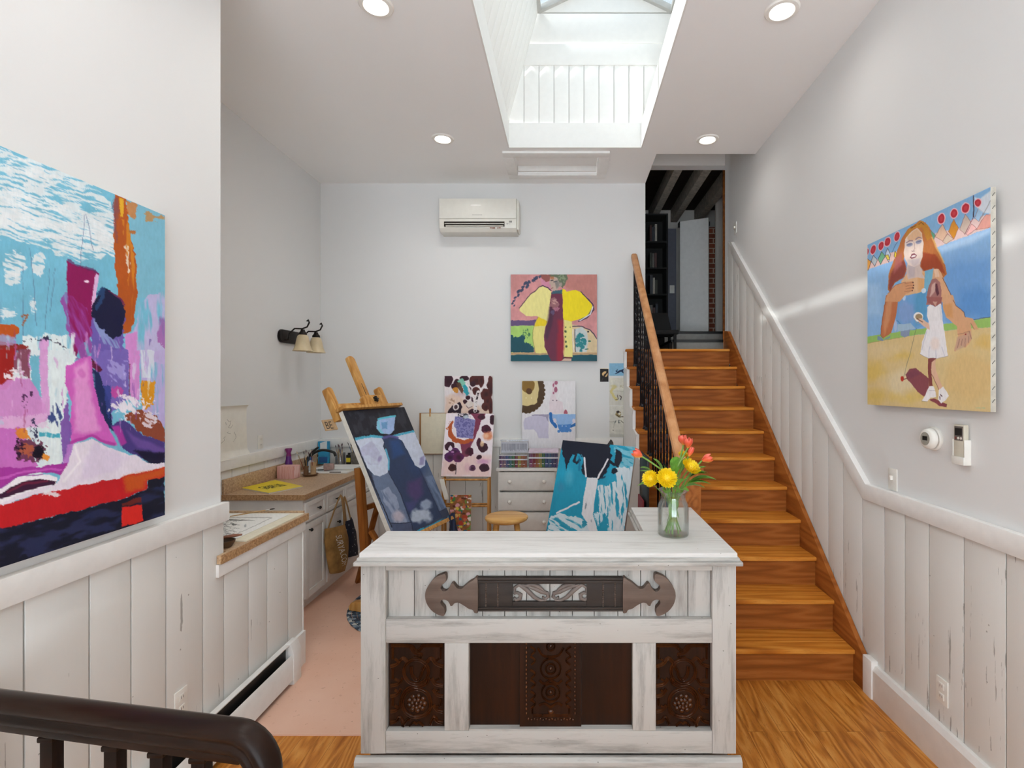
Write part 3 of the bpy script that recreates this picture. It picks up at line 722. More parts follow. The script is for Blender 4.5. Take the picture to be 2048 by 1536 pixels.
def carved_end(cx, flip):
    g = lambda x, y: (cx + flip * (x - 420) * .166, 1270 + y * .166)
    S = lambda L, **k: strap(m, [g(*p) for p in L], **k)
    m = MB().box(dx(cx - 57) + .001, dx(cx + 57) - .001, DY + .034, DY + .05, z0p, z1p).mat(1)
    S([(110, 170), (340, 175), (390, 225), (430, 235), (475, 200), (500, 172), (740, 170)])
    S([(340, 190), (400, 260), (470, 280), (440, 320), (380, 320)])
    S([(350, 420), (360, 520), (410, 590), (460, 560), (490, 470), (540, 380), (600, 330), (640, 380)])
    ring(m, *g(410, 490), 150 * .166)
    S([(560, 560), (540, 630), (450, 670), (360, 670), (270, 730), (225, 830), (225, 900)])
    ring(m, *g(415, 872), 172 * .166)
    S([(590, 880), (570, 980), (480, 1030), (370, 1040), (290, 1090), (245, 1155)])
    S([(330, 1150), (380, 1105), (415, 1120), (450, 1105), (500, 1150)], hw=.004)
    for mm_ in (1, -1):
        h = lambda x, y: (420 + mm_ * (x - 420), y)
        S([h(100, 425), h(180, 395), h(245, 325), h(300, 365)]); S([h(150, 330), h(210, 370)], hw=.004)
        S([h(100, 660), h(190, 640), h(245, 570)]); S([h(150, 575), h(205, 600)], hw=.004)
        S([h(100, 790), h(170, 770), h(225, 700)]); S([h(150, 710), h(195, 735)], hw=.004)
        S([h(100, 975), h(170, 960), h(225, 895)]); S([h(150, 905), h(200, 925)], hw=.004)
        S([h(100, 1112), h(170, 1090), h(210, 1045), h(255, 1130)])
        for a, c in ((190, 330), (450, 570), (810, 900)): S([h(125, a), h(125, c)], hw=.005)
    cy = 880
    for rr, n_, sz in ((95, 9, 34), (52, 7, 30), (0, 1, 32)):
        for k_ in range(n_):
            t_ = 2 * math.pi * k_ / n_ + rr * .03; x_, y_ = g(415 + rr * math.cos(t_), cy + rr * .95 * math.sin(t_)); q = sz * .166 * DY / F
            m.ball((dx(x_), DY + .034, dz(y_)), (q, .008 + (.004 if rr < 60 else 0), q), 8, 6)
    return obj('carved_panel', m, [CARV, CARVL], dk, smooth=60)
carved_end(829.7, 1); carved_end(1368.2, -1)
m = MB().box(dx(1038) + .001, dx(1163) - .001, DY + .022, DY + .05, z0p, z1p).mat(1); yy = DY + .022
for cy, r in ((1342, (10, 20)), (1390, (9, 18)), (1297, (8,))):
    for q in r: ring(m, 1101, cy, q, yy=yy, hw=.004)
    m.ball((dx(1101), yy, dz(cy)), (.009, .008, .009), 8, 6)
for s in (1, -1):
    h = lambda x, y: (1101 + s * (x - 1101), y)
    for cy in (1305, 1325, 1352, 1372, 1395, 1412):
        strap(m, [h(1060, cy - 8), h(1070, cy), h(1062, cy + 9)], yy=yy, hw=.004)
    strap(m, [h(1075, 1300), h(1085, 1315), h(1101, 1318)], yy=yy, hw=.005); strap(m, [h(1078, 1365), h(1088, 1372), h(1101, 1364)], yy=yy, hw=.005)
    strap(m, [h(1078, 1416), h(1088, 1412), h(1101, 1420)], yy=yy, hw=.005); strap(m, [h(1064, 1432), h(1064, 1420)], yy=yy, hw=.004)
    for k_ in range(17): m.ball((dx(h(1052, 0)[0]), yy, dz(1292 + k_ * 8.8)), (.005, .006, .007), 6, 5)
strap(m, [(1066, 1436), (1136, 1436)], yy=yy, hw=.005)
for k_ in range(16): m.ball((dx(1056 + k_ * 6), yy, dz(1444 + (k_ % 2) * 1.5)), (.006, .006, .006), 6, 5)
m.ball((dx(1101), yy, dz(1430)), (.015, .007, .012), 10, 6)
obj('carved_panel', m, [CARV, CARVL], dk, smooth=60)
obj('sill', MB().box(dx(937) + .001, dx(1265.5) - .001, DY + .004, DY + .034, z0p, z0p + .006), DW_X, dk)
obj('plinth', MB().prism([(0, 0), (0, .107), (.014, .121), (.03, .121), (.03, 0)], (DX0 - .022, DY - .022, 0), (0, 1, 0), (0, 0, 1), (DX1 - DX0 + .044, 0, 0)), DW_X, dk, bev=.002)
# carved plaque across the upper panel
fy = DY + .029
pq = obj('carved_plaque', MB().box(dx(955), dx(1024.5), fy - .018, fy, dz(1216), dz(1166)).box(dx(1173.5), dx(1246), fy - .018, fy, dz(1216), dz(1166)).box(dx(1024.5), dx(1173.5), fy - .018, fy, dz(1216), dz(1206)).box(dx(1024.5), dx(1173.5), fy - .018, fy, dz(1170), dz(1166)), PLAQD, dk, bev=.002)
m = MB()
for ya, yc in ((1156, 1161), (1161.8, 1166.5), (1215, 1218.6), (1219.2, 1223)): m.box(dx(955), dx(1246), fy - .030, fy, dz(yc), dz(ya))
obj('plaque_rail', m, PLAQD, pq, bev=.002)
TAIL = [(455, 125), (400, 130), (290, 180), (200, 290), (155, 380), (147, 470), (175, 570), (240, 660), (330, 722), (425, 750), (442, 700), (435, 625), (400, 592), (374, 550), (390, 508), (430, 500), (482, 520), (508, 560), (520, 597), (550, 595), (580, 552), (640, 545), (720, 590), (790, 640), (850, 652), (868, 698), (912, 705), (922, 690), (922, 190), (892, 175), (860, 215), (790, 250), (720, 310), (680, 346), (620, 340), (582, 292), (560, 262), (530, 270), (515, 302), (482, 360), (440, 386), (400, 375), (374, 330), (395, 290), (440, 250), (462, 225)]
for s in (1, -1):
    TS = []
    for i_ in range(len(TAIL)):
        (ax, ay), (bx_, by_) = TAIL[i_], TAIL[(i_ + 1) % len(TAIL)]; TS += [(ax * .78 + bx_ * .22, ay * .78 + by_ * .22), (ax * .22 + bx_ * .78, ay * .22 + by_ * .78)]
    q = [(dx(1100.8 + s * (830 + x * .1367 - 1100.8)), dz(1130 + y * .1367)) for x, y in TS]
    obj('fishtail_end', MB().prism(q, (0, fy - .034, 0), (1, 0, 0), (0, 0, 1), (0, .033, 0)), PLAQ, pq, bev=.002)
    for px in (971, 995):
        m = MB(); x = dx(1100.8 + s * (px - 1100.8))
        for k_ in range(13): m.ball((x, fy - .018, dz(1169 + k_ * 3.7)), (.0045, .006, .0042), 6, 5)
        obj('rope_moulding', m, PLAQ, pq)
    m = MB(); L = [((1424 + 30, 440), (1450, 360), (1520, 310), (1640, 400), (1740, 500), (1830, 545), (1920, 540)), ((1440, 500), (1470, 540), (1530, 520), (1540, 460), (1490, 430), (1440, 450)), ((1560, 310), (1660, 340), (1760, 380), (1850, 420), (1930, 440), (1945, 490), (1900, 530), (1860, 490)), ((1600, 330), (1700, 310), (1800, 340), (1880, 400))]
    for Lq in L:
        P_ = [Vector((dx(1100.8 + s * (830 + x * .1367 - 1100.8)), fy - .008, dz(1130 + y * .1367))) for x, y in Lq]
        m.tube(P_, [(.008, .003 + .007 * math.sin(math.pi * (i + .6) / len(P_))) for i in range(len(P_))], 8, flat=(0, 1, 0))
    obj('scroll_carving', m, GREYW, pq, smooth=70)

# ================================================================== glass vase with cut flowers
VX, VY, VZ = .521, 2.535, 1.0203
GLASS = m_glass('clear_vase_glass', (.975, .985, .98, 1), 0, refl=.25); WATER = m_glass('vase_water', (.965, .98, .965, 1), 0, refl=.06)
va = thing('vase', 'clear glass milk-can vase standing on the front desk return', 'vase', (VX, VY, VZ))
prof = [(0, .004), (.068, .004), (.0725, .010), (.0725, .128), (.068, .15), (.058, .172), (.0545, .192), (.060, .208), (.074, .222), (.0765, .222), (.064, .208), (.0585, .192), (.062, .172), (.072, .15), (.0765, .128), (.0765, .008), (.072, 0), (0, 0)]
obj('glass_body', MB().lathe(prof, (VX, VY, VZ), n=40), GLASS, va, smooth=60)
obj('water', MB().lathe([(0, .005), (.071, .006), (.0715, .126), (.067, .148), (.060, .160), (0, .160)], (VX, VY, VZ), n=40), WATER, va, smooth=60)
STEM = simple('green_flower_stem', '#7BA548', .5, var=.1); LEAF = simple('green_leaf', '#6BA236', .45, var=.2, scale=30)
TUL = NT('coral_tulip_petal'); gq = TUL.n('ShaderNodeTexCoord'); sz = TUL.n('ShaderNodeSeparateXYZ'); TUL.l(gq.outputs['Generated'], sz.inputs[0])
TUL.base(TUL.ramp(sz.outputs[2], [(.0, '#E8B84A'), (.22, '#E8703F'), (.6, '#E4573F'), (1, '#EE7A66')])); TUL.rough(.4); TUL = TUL.m
MUM = simple('yellow_mum_petal', '#F2D313', .5, var=.06, scale=40); MUMC = simple('mum_centre', '#D6B416', .6)
def bez(p0, p1, p2, n=10): return [p0.lerp(p1, t).lerp(p1.lerp(p2, t), t) for t in np.linspace(0, 1, n)]
def basis(d):
    d = Vector(d).normalized(); a = d.cross(Vector((0, 0, 1))); a = a.normalized() if a.length > 1e-3 else Vector((1, 0, 0)); return a, d.cross(a) * -1, d
def leaf(mb, p, d, L, W, droop=.3, up=(0, 0, 1)):
    a, b_, d = basis(d)
    def fn(u, v):
        w = W * math.sin(math.pi * min(1, v * .94 + .04)) ** .8 * (1 - .25 * v); s = (u - .5) * 2
        return Vector(p) + d * L * v + a * w * s + Vector((0, 0, 1)) * (-droop * L * v * v + abs(s) * w * .35 + .05 * L * math.sin(v * 3))
    mb.sheet(fn, 6, 12)
def stem_path(base_a, head, bulge=.02):
    b_ = V(VX + .042 * math.cos(base_a), VY + .042 * math.sin(base_a), VZ + .012); neck = V(VX + .030 * math.cos(base_a + math.pi), VY + .03 * math.sin(base_a + math.pi), VZ + .19)
    return bez(b_, (b_ + neck) / 2, neck, 6) + bez(neck, neck + (neck - b_) * .4, head, 9)[1:]
def tulip(label, head, d, open_=.25, R=.019, H=.05, ang=0.):
    t = thing('tulip', label, 'flower', (VX, VY, VZ + .01), 'tulips in the glass vase')
    obj('stem', MB().tube(stem_path(ang, head), .0042, 8), STEM, t)
    a, b_, dd = basis(d); m = MB()
    for k_ in range(6):
        th = k_ * math.pi / 3 + (.1 if k_ % 2 else 0); rr = R * (1 if k_ % 2 else .88)
        def fn(u, v, th=th, rr=rr):
            ph = th + (u - .5) * 1.35 * (math.sin(math.pi * min(1, v * .86 + .10)) ** .7); q = rr * (.25 + 1.0 * math.sin(min(1, v * 1.25) * math.pi / 2)) * (1 - (.55 - open_) * max(0, v - .5) * 1.3)
            return head + dd * H * v + (a * math.cos(ph) + b_ * math.sin(ph)) * q
        m.sheet(fn, 6, 8, .0008)
    obj('bloom', m, TUL, t, smooth=70); return t
def pt(px, py, Y): return V(PX(px, Y), Y, PZ(py, Y))
tulip('coral tulip bent far out towards the blue canvas', pt(1284, 913, 2.50), (-.75, 0, .45), ang=2.6)
tulip('coral tulip tallest in the vase, front of the upright pair', pt(1376, 896, 2.52), (.0, -.1, 1), .3, ang=.8)
tulip('coral tulip partly hidden behind the tallest bloom', pt(1367, 890, 2.58), (-.15, .05, 1), .3, ang=1.4)
tulip('slim unopened orange tulip bud leaning beside the tallest bloom', pt(1377, 913, 2.50), (.45, 0, 1), .0, .011, .05, ang=4.4)
tulip('coral tulip leaning out over the stair treads', pt(1404, 921, 2.52), (.9, -.1, .35), .2, ang=3.6)
def mum(label, c, d, R, ang, dome=.55):
    t = thing('chrysanthemum', label, 'flower', (VX, VY, VZ + .01), 'yellow chrysanthemums in the glass vase')
    obj('stem', MB().tube(stem_path(ang, c - Vector(d).normalized() * .01), .0036, 8), STEM, t)
    a, b_, dd = basis(d); m = MB(); rnd = random.Random(int(ang * 100) + 3); NP = 150
    m.ball(c + dd * R * .16, R * .52, 14, 8)
    for k_ in range(NP):                                  # petals spread evenly over a dome
        s_ = 1 - (k_ + .5) / NP * 1.28; cs = math.sqrt(max(0, 1 - s_ * s_)); th = k_ * 2.399963 + rnd.uniform(-.1, .1)
        ra_ = a * math.cos(th) + b_ * math.sin(th); di = (ra_ * cs + dd * (s_ * dome + .22)); L = R * rnd.uniform(.92, 1.06)
        tn_ = dd * cs - ra_ * s_ * .8; sd = di.cross(tn_ if tn_.length > 1e-3 else a).normalized(); n2 = di.normalized().cross(sd).normalized()
        if n2.dot(di) < 0: pass
        w = R * .085; p0 = c + di * R * .25; up_ = dd * R * .05
        q = [p0, c + di * L * .7 + sd * w, c + di * L * .7 - sd * w, c + di * L * .93 + sd * w * .8 + up_, c + di * L * .93 - sd * w * .8 + up_, c + di * L + up_ * 1.6, c + di * L * .68 - n2 * R * .03]
        m.add(q, [(0, 1, 6), (0, 6, 2), (1, 3, 6), (6, 4, 2), (6, 3, 5), (6, 5, 4)])
    obj('bloom', m, MUM, t, smooth=30, recalc=False)
    return t
mum('biggest yellow chrysanthemum, in front over the vase rim', pt(1333, 957, 2.44), (.05, -.9, .45), .050, 5.2)
mum('yellow chrysanthemum pressed against the biggest one on its outer side', pt(1302, 958, 2.49), (-.45, -.7, .35), .042, 2.2)
mum('yellow chrysanthemum seen edge-on below the bent orange bud', pt(1380, 936, 2.50), (.45, -.55, .75), .050, 4.0, .4)
mum('small yellow chrysanthemum tucked behind the tulip stems', pt(1366, 911, 2.60), (.0, -.3, 1), .026, .3)
gl = thing('greenery', 'spray of pointed green leaves between the flowers in the vase', 'foliage', (VX, VY, VZ + .01))
for k_, (px, py, Y, ddx, dy, ddz, L, W, dr) in enumerate(((1338, 968, 2.56, -.25, 0, 1, .11, .02, .1), (1345, 965, 2.5, .15, .1, 1, .1, .02, .1), (1370, 960, 2.5, .9, 0, .55, .13, .019, .25), (1372, 970, 2.47, 1, -.1, .25, .12, .019, .2), (1368, 975, 2.52, .8, .3, .1, .12, .017, .2), (1320, 960, 2.56, -.9, .1, .6, .12, .017, .2), (1310, 972, 2.5, -1, 0, .3, .09, .016, .3), (1330, 950, 2.6, -.5, .2, .9, .12, .018, .2), (1352, 985, 2.47, .5, -.5, .4, .08, .018, .3), (1335, 985, 2.46, -.2, -.6, .3, .07, .016, .3), (1362, 945, 2.58, .4, .2, .9, .1, .017, .2), (1380, 955, 2.5, .8, -.2, .5, .09, .015, .3), (1347, 955, 2.45, .15, -.3, .8, .07, .016, .2), (1356, 970, 2.42, .3, -.5, .5, .08, .018, .2), (1330, 972, 2.55, -.8, .2, .35, .13, .016, .3), (1376, 966, 2.49, .95, -.2, .35, .14, .024, .2), (1374, 958, 2.51, .9, 0, .75, .12, .022, .15), (1315, 955, 2.52, -.9, 0, .75, .11, .02, .2), (1350, 950, 2.56, .1, .1, 1, .1, .024, .1), (1352, 1000, 2.50, -.3, -.2, -.9, .10, .022, .0), (1340, 1003, 2.53, .4, -.2, -.8, .09, .022, .0))):
    m = MB(); p = pt(px, py, Y); leaf(m, p, (ddx, dy, ddz), L, W * 1.6, dr); m.tube(bez(V(VX + random.uniform(-.03, .03), VY + random.uniform(-.03, .03), VZ + .05), V(VX, VY, VZ + .15), p, 7), .0016, 5)
    obj('leaf', m, LEAF, gl, smooth=60, recalc=False)

# ================================================================== low side counter on the half wall
LAM = m_speckle('brown_speckled_laminate', '#9C7E60', '#C0A180', '#D6B996', .4, 70)
LAMD = m_speckle('brown_laminate_edge', '#86623F', '#B58E64', '#D2AE84', .45, 90)
LY0, LY1, LZ = 2.51, 3.265, .945
lg = thing('side_counter', 'low brown laminate counter on the half wall, covered with drawings', 'counter', (-2.1, 2.9, .903))
obj('top', MB().box(XN + .0135, -1.657, LY0, LY1, .905, LZ).box(-1.674, -1.657, 2.44, LY0, .905, LZ), LAM, lg)
obj('front_edge', MB().box(-1.6565, -1.652, 2.44, LY1, .904, LZ), LAMD, lg); obj('back_lip', MB().box(XN + .0135, -1.68, LY1 - .02, LY1, LZ, LZ + .016), LAM, lg)
# ================================================================== sink cabinets and brown worktop
CAB = simple('white_cabinet_paint', '#DEDCD8', .4, var=.02); CF = -2.02; CT = .928
def knob(p, par, m_, r=.013): return obj('knob', MB().lathe([(0, 0), (.005, 0), (.005, .012), (r, .018), (r * 1.05, .024), (r * .6, .031), (0, .032)], p, (1, 0, 0), n=16), m_, par, smooth=60)
def shaker(nm, y0, y1, z0, z1, par, fw=.06):
    m = MB().box(CF, CF + .012, y0 + fw * .9, y1 - fw * .9, z0 + fw * .9, z1 - fw * .9)
    for a, c, e, f in ((y0, y0 + fw, z0, z1), (y1 - fw, y1, z0, z1), (y0 + fw, y1 - fw, z0, z0 + fw), (y0 + fw, y1 - fw, z1 - fw, z1)): m.box(CF, CF + .02, a, c, e, f)
    return obj(nm, m, CAB, par, bev=.0015)
def cabinet(label, y0, y1, fronts):
    t = thing('base_cabinet', label, 'cabinet', ((XN + CF) / 2, (y0 + y1) / 2, 0))
    obj('body', MB().box(XN + .0135, CF - .001, y0, y1, .10, .8875), CAB, t); obj('toe_kick', MB().box(XN + .05, CF - .062, y0 + .001, y1 - .001, 0.0075, .0995), CAB, t)
    for kind, a, c, e, f, kn in fronts:
        o = shaker(kind, a, c, e, f, t, .05 if kind == 'door' else .032)
        if kn: knob((CF + .02, kn[0], kn[1]), o, BLACKM)
    return t
cabinet('white base cabinet nearest the low side counter, drawer over door', 3.90, 4.245, [('drawer', 3.91, 4.235, .71, .86, (4.09, .785)), ('door', 3.91, 4.235, .125, .695, (3.955, .645))])
cabinet('white sink base cabinet behind the easel, drawers over doors', 4.247, 5.42, [('drawer', 4.255, 4.60, .71, .86, (4.41, .785)), ('drawer', 4.61, 5.01, .71, .86, None), ('drawer', 5.02, 5.41, .71, .86, None), ('door', 4.255, 4.60, .125, .695, (4.44, .58)), ('door', 4.61, 5.01, .125, .695, None), ('door', 5.02, 5.41, .125, .695, None)])
wt = thing('worktop', 'brown speckled laminate worktop on the white sink cabinets', 'countertop', (-2.3, 4.7, .888))
sx0, sx1, sy0, sy1 = -2.50, -2.10, 4.84, 5.30
obj('slab', MB().box(XN + .0135, -2.001, 3.885, sy0, .888, CT).box(XN + .0135, sx0, sy0, sy1, .888, CT).box(sx1, -2.001, sy0, sy1, .888, CT).box(XN + .0135, -2.001, sy1, YB - .035, .888, CT), LAM, wt)
obj('edge', MB().box(-2.0005, -1.994, 3.885, YB - .035, .887, CT), LAMD, wt); obj('end_edge', MB().box(XN + .0135, -1.994, 3.880, 3.8845, .887, CT), LAMD, wt)
obj('backsplash', MB().box(XN + .0135, XN + .030, 3.885, YB - .036, CT + .0005, CT + .115), LAM, wt, bev=.002)
PORC = simple('white_porcelain', '#EDEDEA', .15, var=.01)
s_ = MB()
q = .018
s_.box(sx0 - q, sx1 + q, sy0 - q, sy0 + .17, CT + .0005, CT + .014).box(sx0 - q, sx1 + q, sy1 - .01, sy1 + q, CT + .0005, CT + .014).box(sx0 - q, sx0 + .015, sy0 + .17, sy1 - .01, CT + .0005, CT + .014).box(sx1 - .015, sx1 + q, sy0 + .17, sy1 - .01, CT + .0005, CT + .014)
s_.box(sx0 + .002, sx1 - .002, sy0 + .16, sy1 - .002, CT - .19, CT - .18).box(sx0 + .002, sx0 + .012, sy0 + .16, sy1 - .002, CT - .18, CT).box(sx1 - .012, sx1 - .002, sy0 + .16, sy1 - .002, CT - .18, CT).box(sx0 + .012, sx1 - .012, sy0 + .16, sy0 + .17, CT - .18, CT).box(sx0 + .012, sx1 - .012, sy1 - .012, sy1 - .002, CT - .18, CT)
tag(obj('sink', s_, PORC, bev=.003), 'white drop-in sink in the brown worktop', 'sink')
fa = thing('faucet', 'black arched faucet at the sink', 'faucet', (-2.555, 5.02, CT))
fx, fyy = -2.555, 5.02
obj('body', MB().lathe([(0, 0), (.03, 0), (.03, .01), (.022, .02), (.02, .09), (.022, .1), (0, .105)], (fx, fyy, CT + .0005), n=16), BLACKM, fa, smooth=60)
obj('spout', MB().tube(bez(V(fx, fyy, CT + .09), V(fx + .08, fyy, CT + .25), V(fx + .25, fyy + .03, CT + .17), 14) + [V(fx + .262, fyy + .032, CT + .135)], .013, 10), BLACKM, fa, smooth=60)
obj('handle', MB().tube(bez(V(fx, fyy, CT + .1), V(fx + .01, fyy, CT + .16), V(fx + .1, fyy + .02, CT + .225), 8), [.015, .014, .013, .012, .011, .01, .010, .009], 10), BLACKM, fa, smooth=60)
# baseboard heater
ht = thing('baseboard_heater', 'white baseboard heater along the half wall', 'heater', (XL + .06, 2.3, 0))
h0, h1 = 1.4, 3.0; X0 = XL + .0305
obj('back_panel', MB().prism([(0, .02), (.006, .02), (.006, .215), (.030, .235), (.030, .24), (0, .24)], (X0, h0, 0), (1, 0, 0), (0, 0, 1), (0, h1 - h0, 0)), HEAT, ht)
obj('front_panel', MB().prism([(.046, .035), (.052, .035), (.052, .158), (.040, .178), (.037, .172), (.046, .155)], (X0, h0, 0), (1, 0, 0), (0, 0, 1), (0, h1 - h0, 0)), HEAT, ht)
obj('slot_shade', MB().box(X0 + .0065, X0 + .0085, h0, h1 - .005, .03, .213), BLACKM, ht)  # black sheet that darkens the slot in place of its shade
obj('fin_element', MB().box(X0 + .009, X0 + .036, h0, h1 - .03, .07, .13), GAP, ht)
obj('end_cap', MB().prism([(0, 0), (.056, 0), (.056, .185), (.034, .243), (0, .243)], (X0, h1 - .004, 0), (1, 0, 0), (0, 0, 1), (0, .085, 0)), HEAT, ht, bev=.004)

# ================================================================== dark guard rail in the foreground
gr_ = thing('guard_railing', 'dark stained stair guard in front of the wall heater', 'railing', (-1.2, 1.34, 0))
A, B_ = V(-1.655, 1.412, .885), V(-.80, 1.271, .885)
def gy(x): return A.y + (x - A.x) * (B_.y - A.y) / (B_.x - A.x)
PROF = [(-.027, -.032), (.027, -.032), (.031, -.026), (.031, -.014), (.026, -.008), (.026, -.002), (.033, .004), (.033, .016), (.027, .027), (.012, .034), (-.012, .034), (-.027, .027), (-.033, .016), (-.033, .004), (-.026, -.002), (-.026, -.008), (-.031, -.014), (-.031, -.026)]
d0 = (B_ - A).normalized(); Lr = V(-d0.y, d0.x, 0); path = [A, V(-.83, gy(-.83), .885)] + [V(-.83, gy(-.83), .885) + d0 * (.085 * math.sin(t)) + V(0, 0, -.085 * (1 - math.cos(t))) for t in np.linspace(.2, math.pi / 2, 8)]
path.append(path[-1] + V(0, 0, -.10)); m = MB(); vs_, fs_ = [], []; n_ = len(PROF)
for i, p in enumerate(path):
    d_ = (path[min(i + 1, len(path) - 1)] - path[max(i - 1, 0)]).normalized(); u_ = d_.cross(Lr); u_ = u_ if (u_.z > 0 or u_.dot(d0) > .5) else -u_
    vs_ += [p + Lr * a_ + u_ * b__ for a_, b__ in PROF]
for i in range(len(path) - 1):
    for k_ in range(n_): fs_.append((i * n_ + k_, i * n_ + (k_ + 1) % n_, (i + 1) * n_ + (k_ + 1) % n_, (i + 1) * n_ + k_))
m.add(vs_, fs_ + [tuple(range(n_)), tuple(range((len(path) - 1) * n_, len(path) * n_))])
obj('handrail', m, DARKWOOD, gr_, smooth=50)
pe_ = path[-1]
obj('under_rail', MB().bar((A.x, A.y, .843), (-.80, gy(-.80), .840), .044, .024), DARKWOOD, gr_, bev=.004)
obj('newel_post', MB().box(pe_.x - .03, pe_.x + .03, pe_.y - .03, pe_.y + .03, 0, pe_.z - .0005), DARKWOOD, gr_, bev=.008)
for px in (104, 231, 322, 404, -40):
    k_ = (px - CX) / F; y_ = (A.y - A.x * (B_.y - A.y) / (B_.x - A.x)) / (1 - k_ * (B_.y - A.y) / (B_.x - A.x)); x_ = k_ * y_
    obj('baluster', MB().box(x_ - .017, x_ + .017, y_ - .017, y_ + .017, 0, .815).box(x_ - .021, x_ + .021, y_ - .021, y_ + .021, .815, .8295), DARKWOOD, gr_, bev=.004)
# ================================================================== paintings and prints
EDGEC = simple('raw_canvas_edge', '#D8D4CA', .8, var=.05, scale=40); EDGEB = simple('painted_canvas_edge', '#5E7C90', .7, var=.3, scale=12)
PAPER = simple('white_paper', '#E6E3DA', .8, var=.02); CREAM = simple('cream_board', '#DDD6C0', .8, var=.03)

yr, yl = 2.096, .89
def art_abstract(x, y, u, v):
    Yv = yl + u * (yr - yl); Zv = 2.453 - v * 1.226; Ye = 1.487                       # the part past the picture's edge continues the motif
    Yv = Yv + .012 * (fbm(u * 26, v * 26, 71) - .5); Zv = Zv + .016 * (fbm(u * 26, v * 26, 83) - .5)
    Y2 = np.where(Yv < Ye, 2 * Ye - Yv, Yv); x = np.maximum(CX + F * (XL + .04) / Y2, 4); y = CY - F * (Zv - EYE) / Y2
    p = Paint(x, y, '#74B9D2'); p.frame(0, 280, .2864)
    p.mottle(.06, .02)
    st = (.28, .010, .09, .47, .12)
    p.poly([(-20, 40), (200, 130), (560, 250), (790, 410), (830, 770), (700, 860), (520, 830), (300, 760), (150, 700), (-20, 690)], '#E2E9EB', .92, rough=40, rs=.01, tex=st)
    p.poly([(-20, 330), (420, 420), (800, 620), (820, 800), (300, 740), (-20, 600)], '#E6ECEE', .9, rough=40, rs=.01, tex=(.30, .010, .11, .46, .10))
    for q in ((110, 860, 80, 90), (280, 870, 50, 80), (90, 950, 70, 60), (240, 1160, 20, 60), (60, 1210, 60, 40), (90, 560, 120, 60), (300, 260, 150, 60), (180, 190, 130, 60)): p.ell(*q, '#E4EAEC', .9, rough=25, rs=.03, tex=(.3, .01, .06, .42, .12))
    for q in (((210, 760), (240, 1000), (260, 1300)), ((350, 900), (330, 1150), (310, 1330)), ((385, 900), (350, 1200)), ((590, 520), (560, 900)), ((600, 520), (650, 760)), ((165, 880), (160, 1400)), ((8, 800), (12, 1280))): p.line(q, 5, '#5A6F96', .6)
    p.poly([(880, 420), (1160, 520), (1160, 1100), (940, 1100), (950, 800)], '#7FB9CE', .8, rough=10)
    p.poly([(800, 380), (885, 415), (905, 640), (950, 800), (955, 1080), (925, 1335), (860, 1345), (835, 1150), (800, 900), (790, 600)], '#B2551B', 1, rough=12, rs=.04)
    p.poly([(850, 560), (890, 560), (945, 830), (945, 1060), (915, 1250), (895, 950)], '#D58A22', .8, rough=14, rs=.03, tex=(1.57, .005, .05, .45, .2))
    p.poly([(830, 400), (865, 410), (858, 540), (838, 540)], '#E2B02A', .95, rough=6); p.poly([(788, 395), (830, 405), (815, 720), (795, 700)], '#7E4A5E', .7, rough=14, tex=(1.5, .01, .06, .45, .15))
    p.poly([(885, 425), (962, 455), (945, 560), (890, 520)], '#C47F44', .9, rough=12); p.poly([(1000, 490), (1150, 540), (1150, 580), (1010, 560)], '#C28445', .8, rough=16, rs=.05, tex=(.2, .02, .06, .5, .1)); p.poly([(900, 640), (955, 630), (950, 665), (905, 655)], '#B8672A', .9, rough=8)
    p.line([(880, 740), (890, 820), (900, 920)], 22, '#E8E2D8', .8, rough=14, rs=.06, tex=(1.5, .02, .1, .5, .1))
    p.poly([(465, 850), (560, 880), (690, 925), (668, 1000), (645, 1180), (650, 1350), (560, 1440), (520, 1540), (480, 1250), (465, 1000)], '#8C1358', 1, rough=8, rs=.05)
    p.line([(480, 845), (590, 890), (680, 925)], 18, '#5B2A5E', .7, rough=12, rs=.07)
    p.poly([(440, 1040), (520, 1100), (600, 1180), (645, 1320), (640, 1540), (520, 1540), (470, 1280), (425, 1120)], '#99479F', .9, rough=22, rs=.02, tex=(1.2, .006, .04, .4, .3))
    p.poly([(668, 930), (692, 940), (660, 1200), (640, 1245), (640, 1130)], '#E0B4DC', 1, rough=4); p.ell(600, 990, 18, 8, '#F0D8EC', 1)
    p.poly([(640, 1230), (870, 1250), (860, 1540), (640, 1540)], '#6D58AC', .95, rough=20, rs=.03); p.poly([(640, 1230), (850, 1270), (840, 1470), (720, 1420)], '#8FA4CF', .8, tex=(1.1, .006, .05, .5, .12))
    p.poly([(720, 1025), (760, 1055), (850, 1120), (872, 1200), (850, 1370), (780, 1390), (645, 1235), (640, 1170), (690, 1080)], '#14173A', 1, rough=14, rs=.05); p.line([(690, 1080), (720, 1040), (715, 1100), (680, 1180)], 26, '#274A78', .8, rough=10)
    p.line([(760, 1060), (850, 1120), (870, 1160)], 12, '#6E2458', .9, rough=6)
    p.poly([(960, 1130), (1160, 1030), (1160, 1560), (890, 1560), (940, 1300)], '#C5B6DE', .9, rough=30, rs=.02, tex=(1.5, .005, .035, .40, .2)); p.poly([(1110, 1180), (1160, 1160), (1160, 1460), (1100, 1400)], '#9A4FA0', .7, rough=16, tex=(1.5, .01, .04, .45, .2))
    p.poly([(880, 1350), (960, 1340), (950, 1560), (880, 1560)], '#D78CD2', .95, rough=8)
    p.poly([(160, 1370), (520, 1360), (520, 1700), (160, 1700)], '#E2EDEE', .95, rough=24, rs=.03, tex=(1.57, .005, .06, .36, .2)); p.poly([(275, 1380), (335, 1385), (330, 1700), (280, 1700)], '#DA9CD6', .9, rough=5)
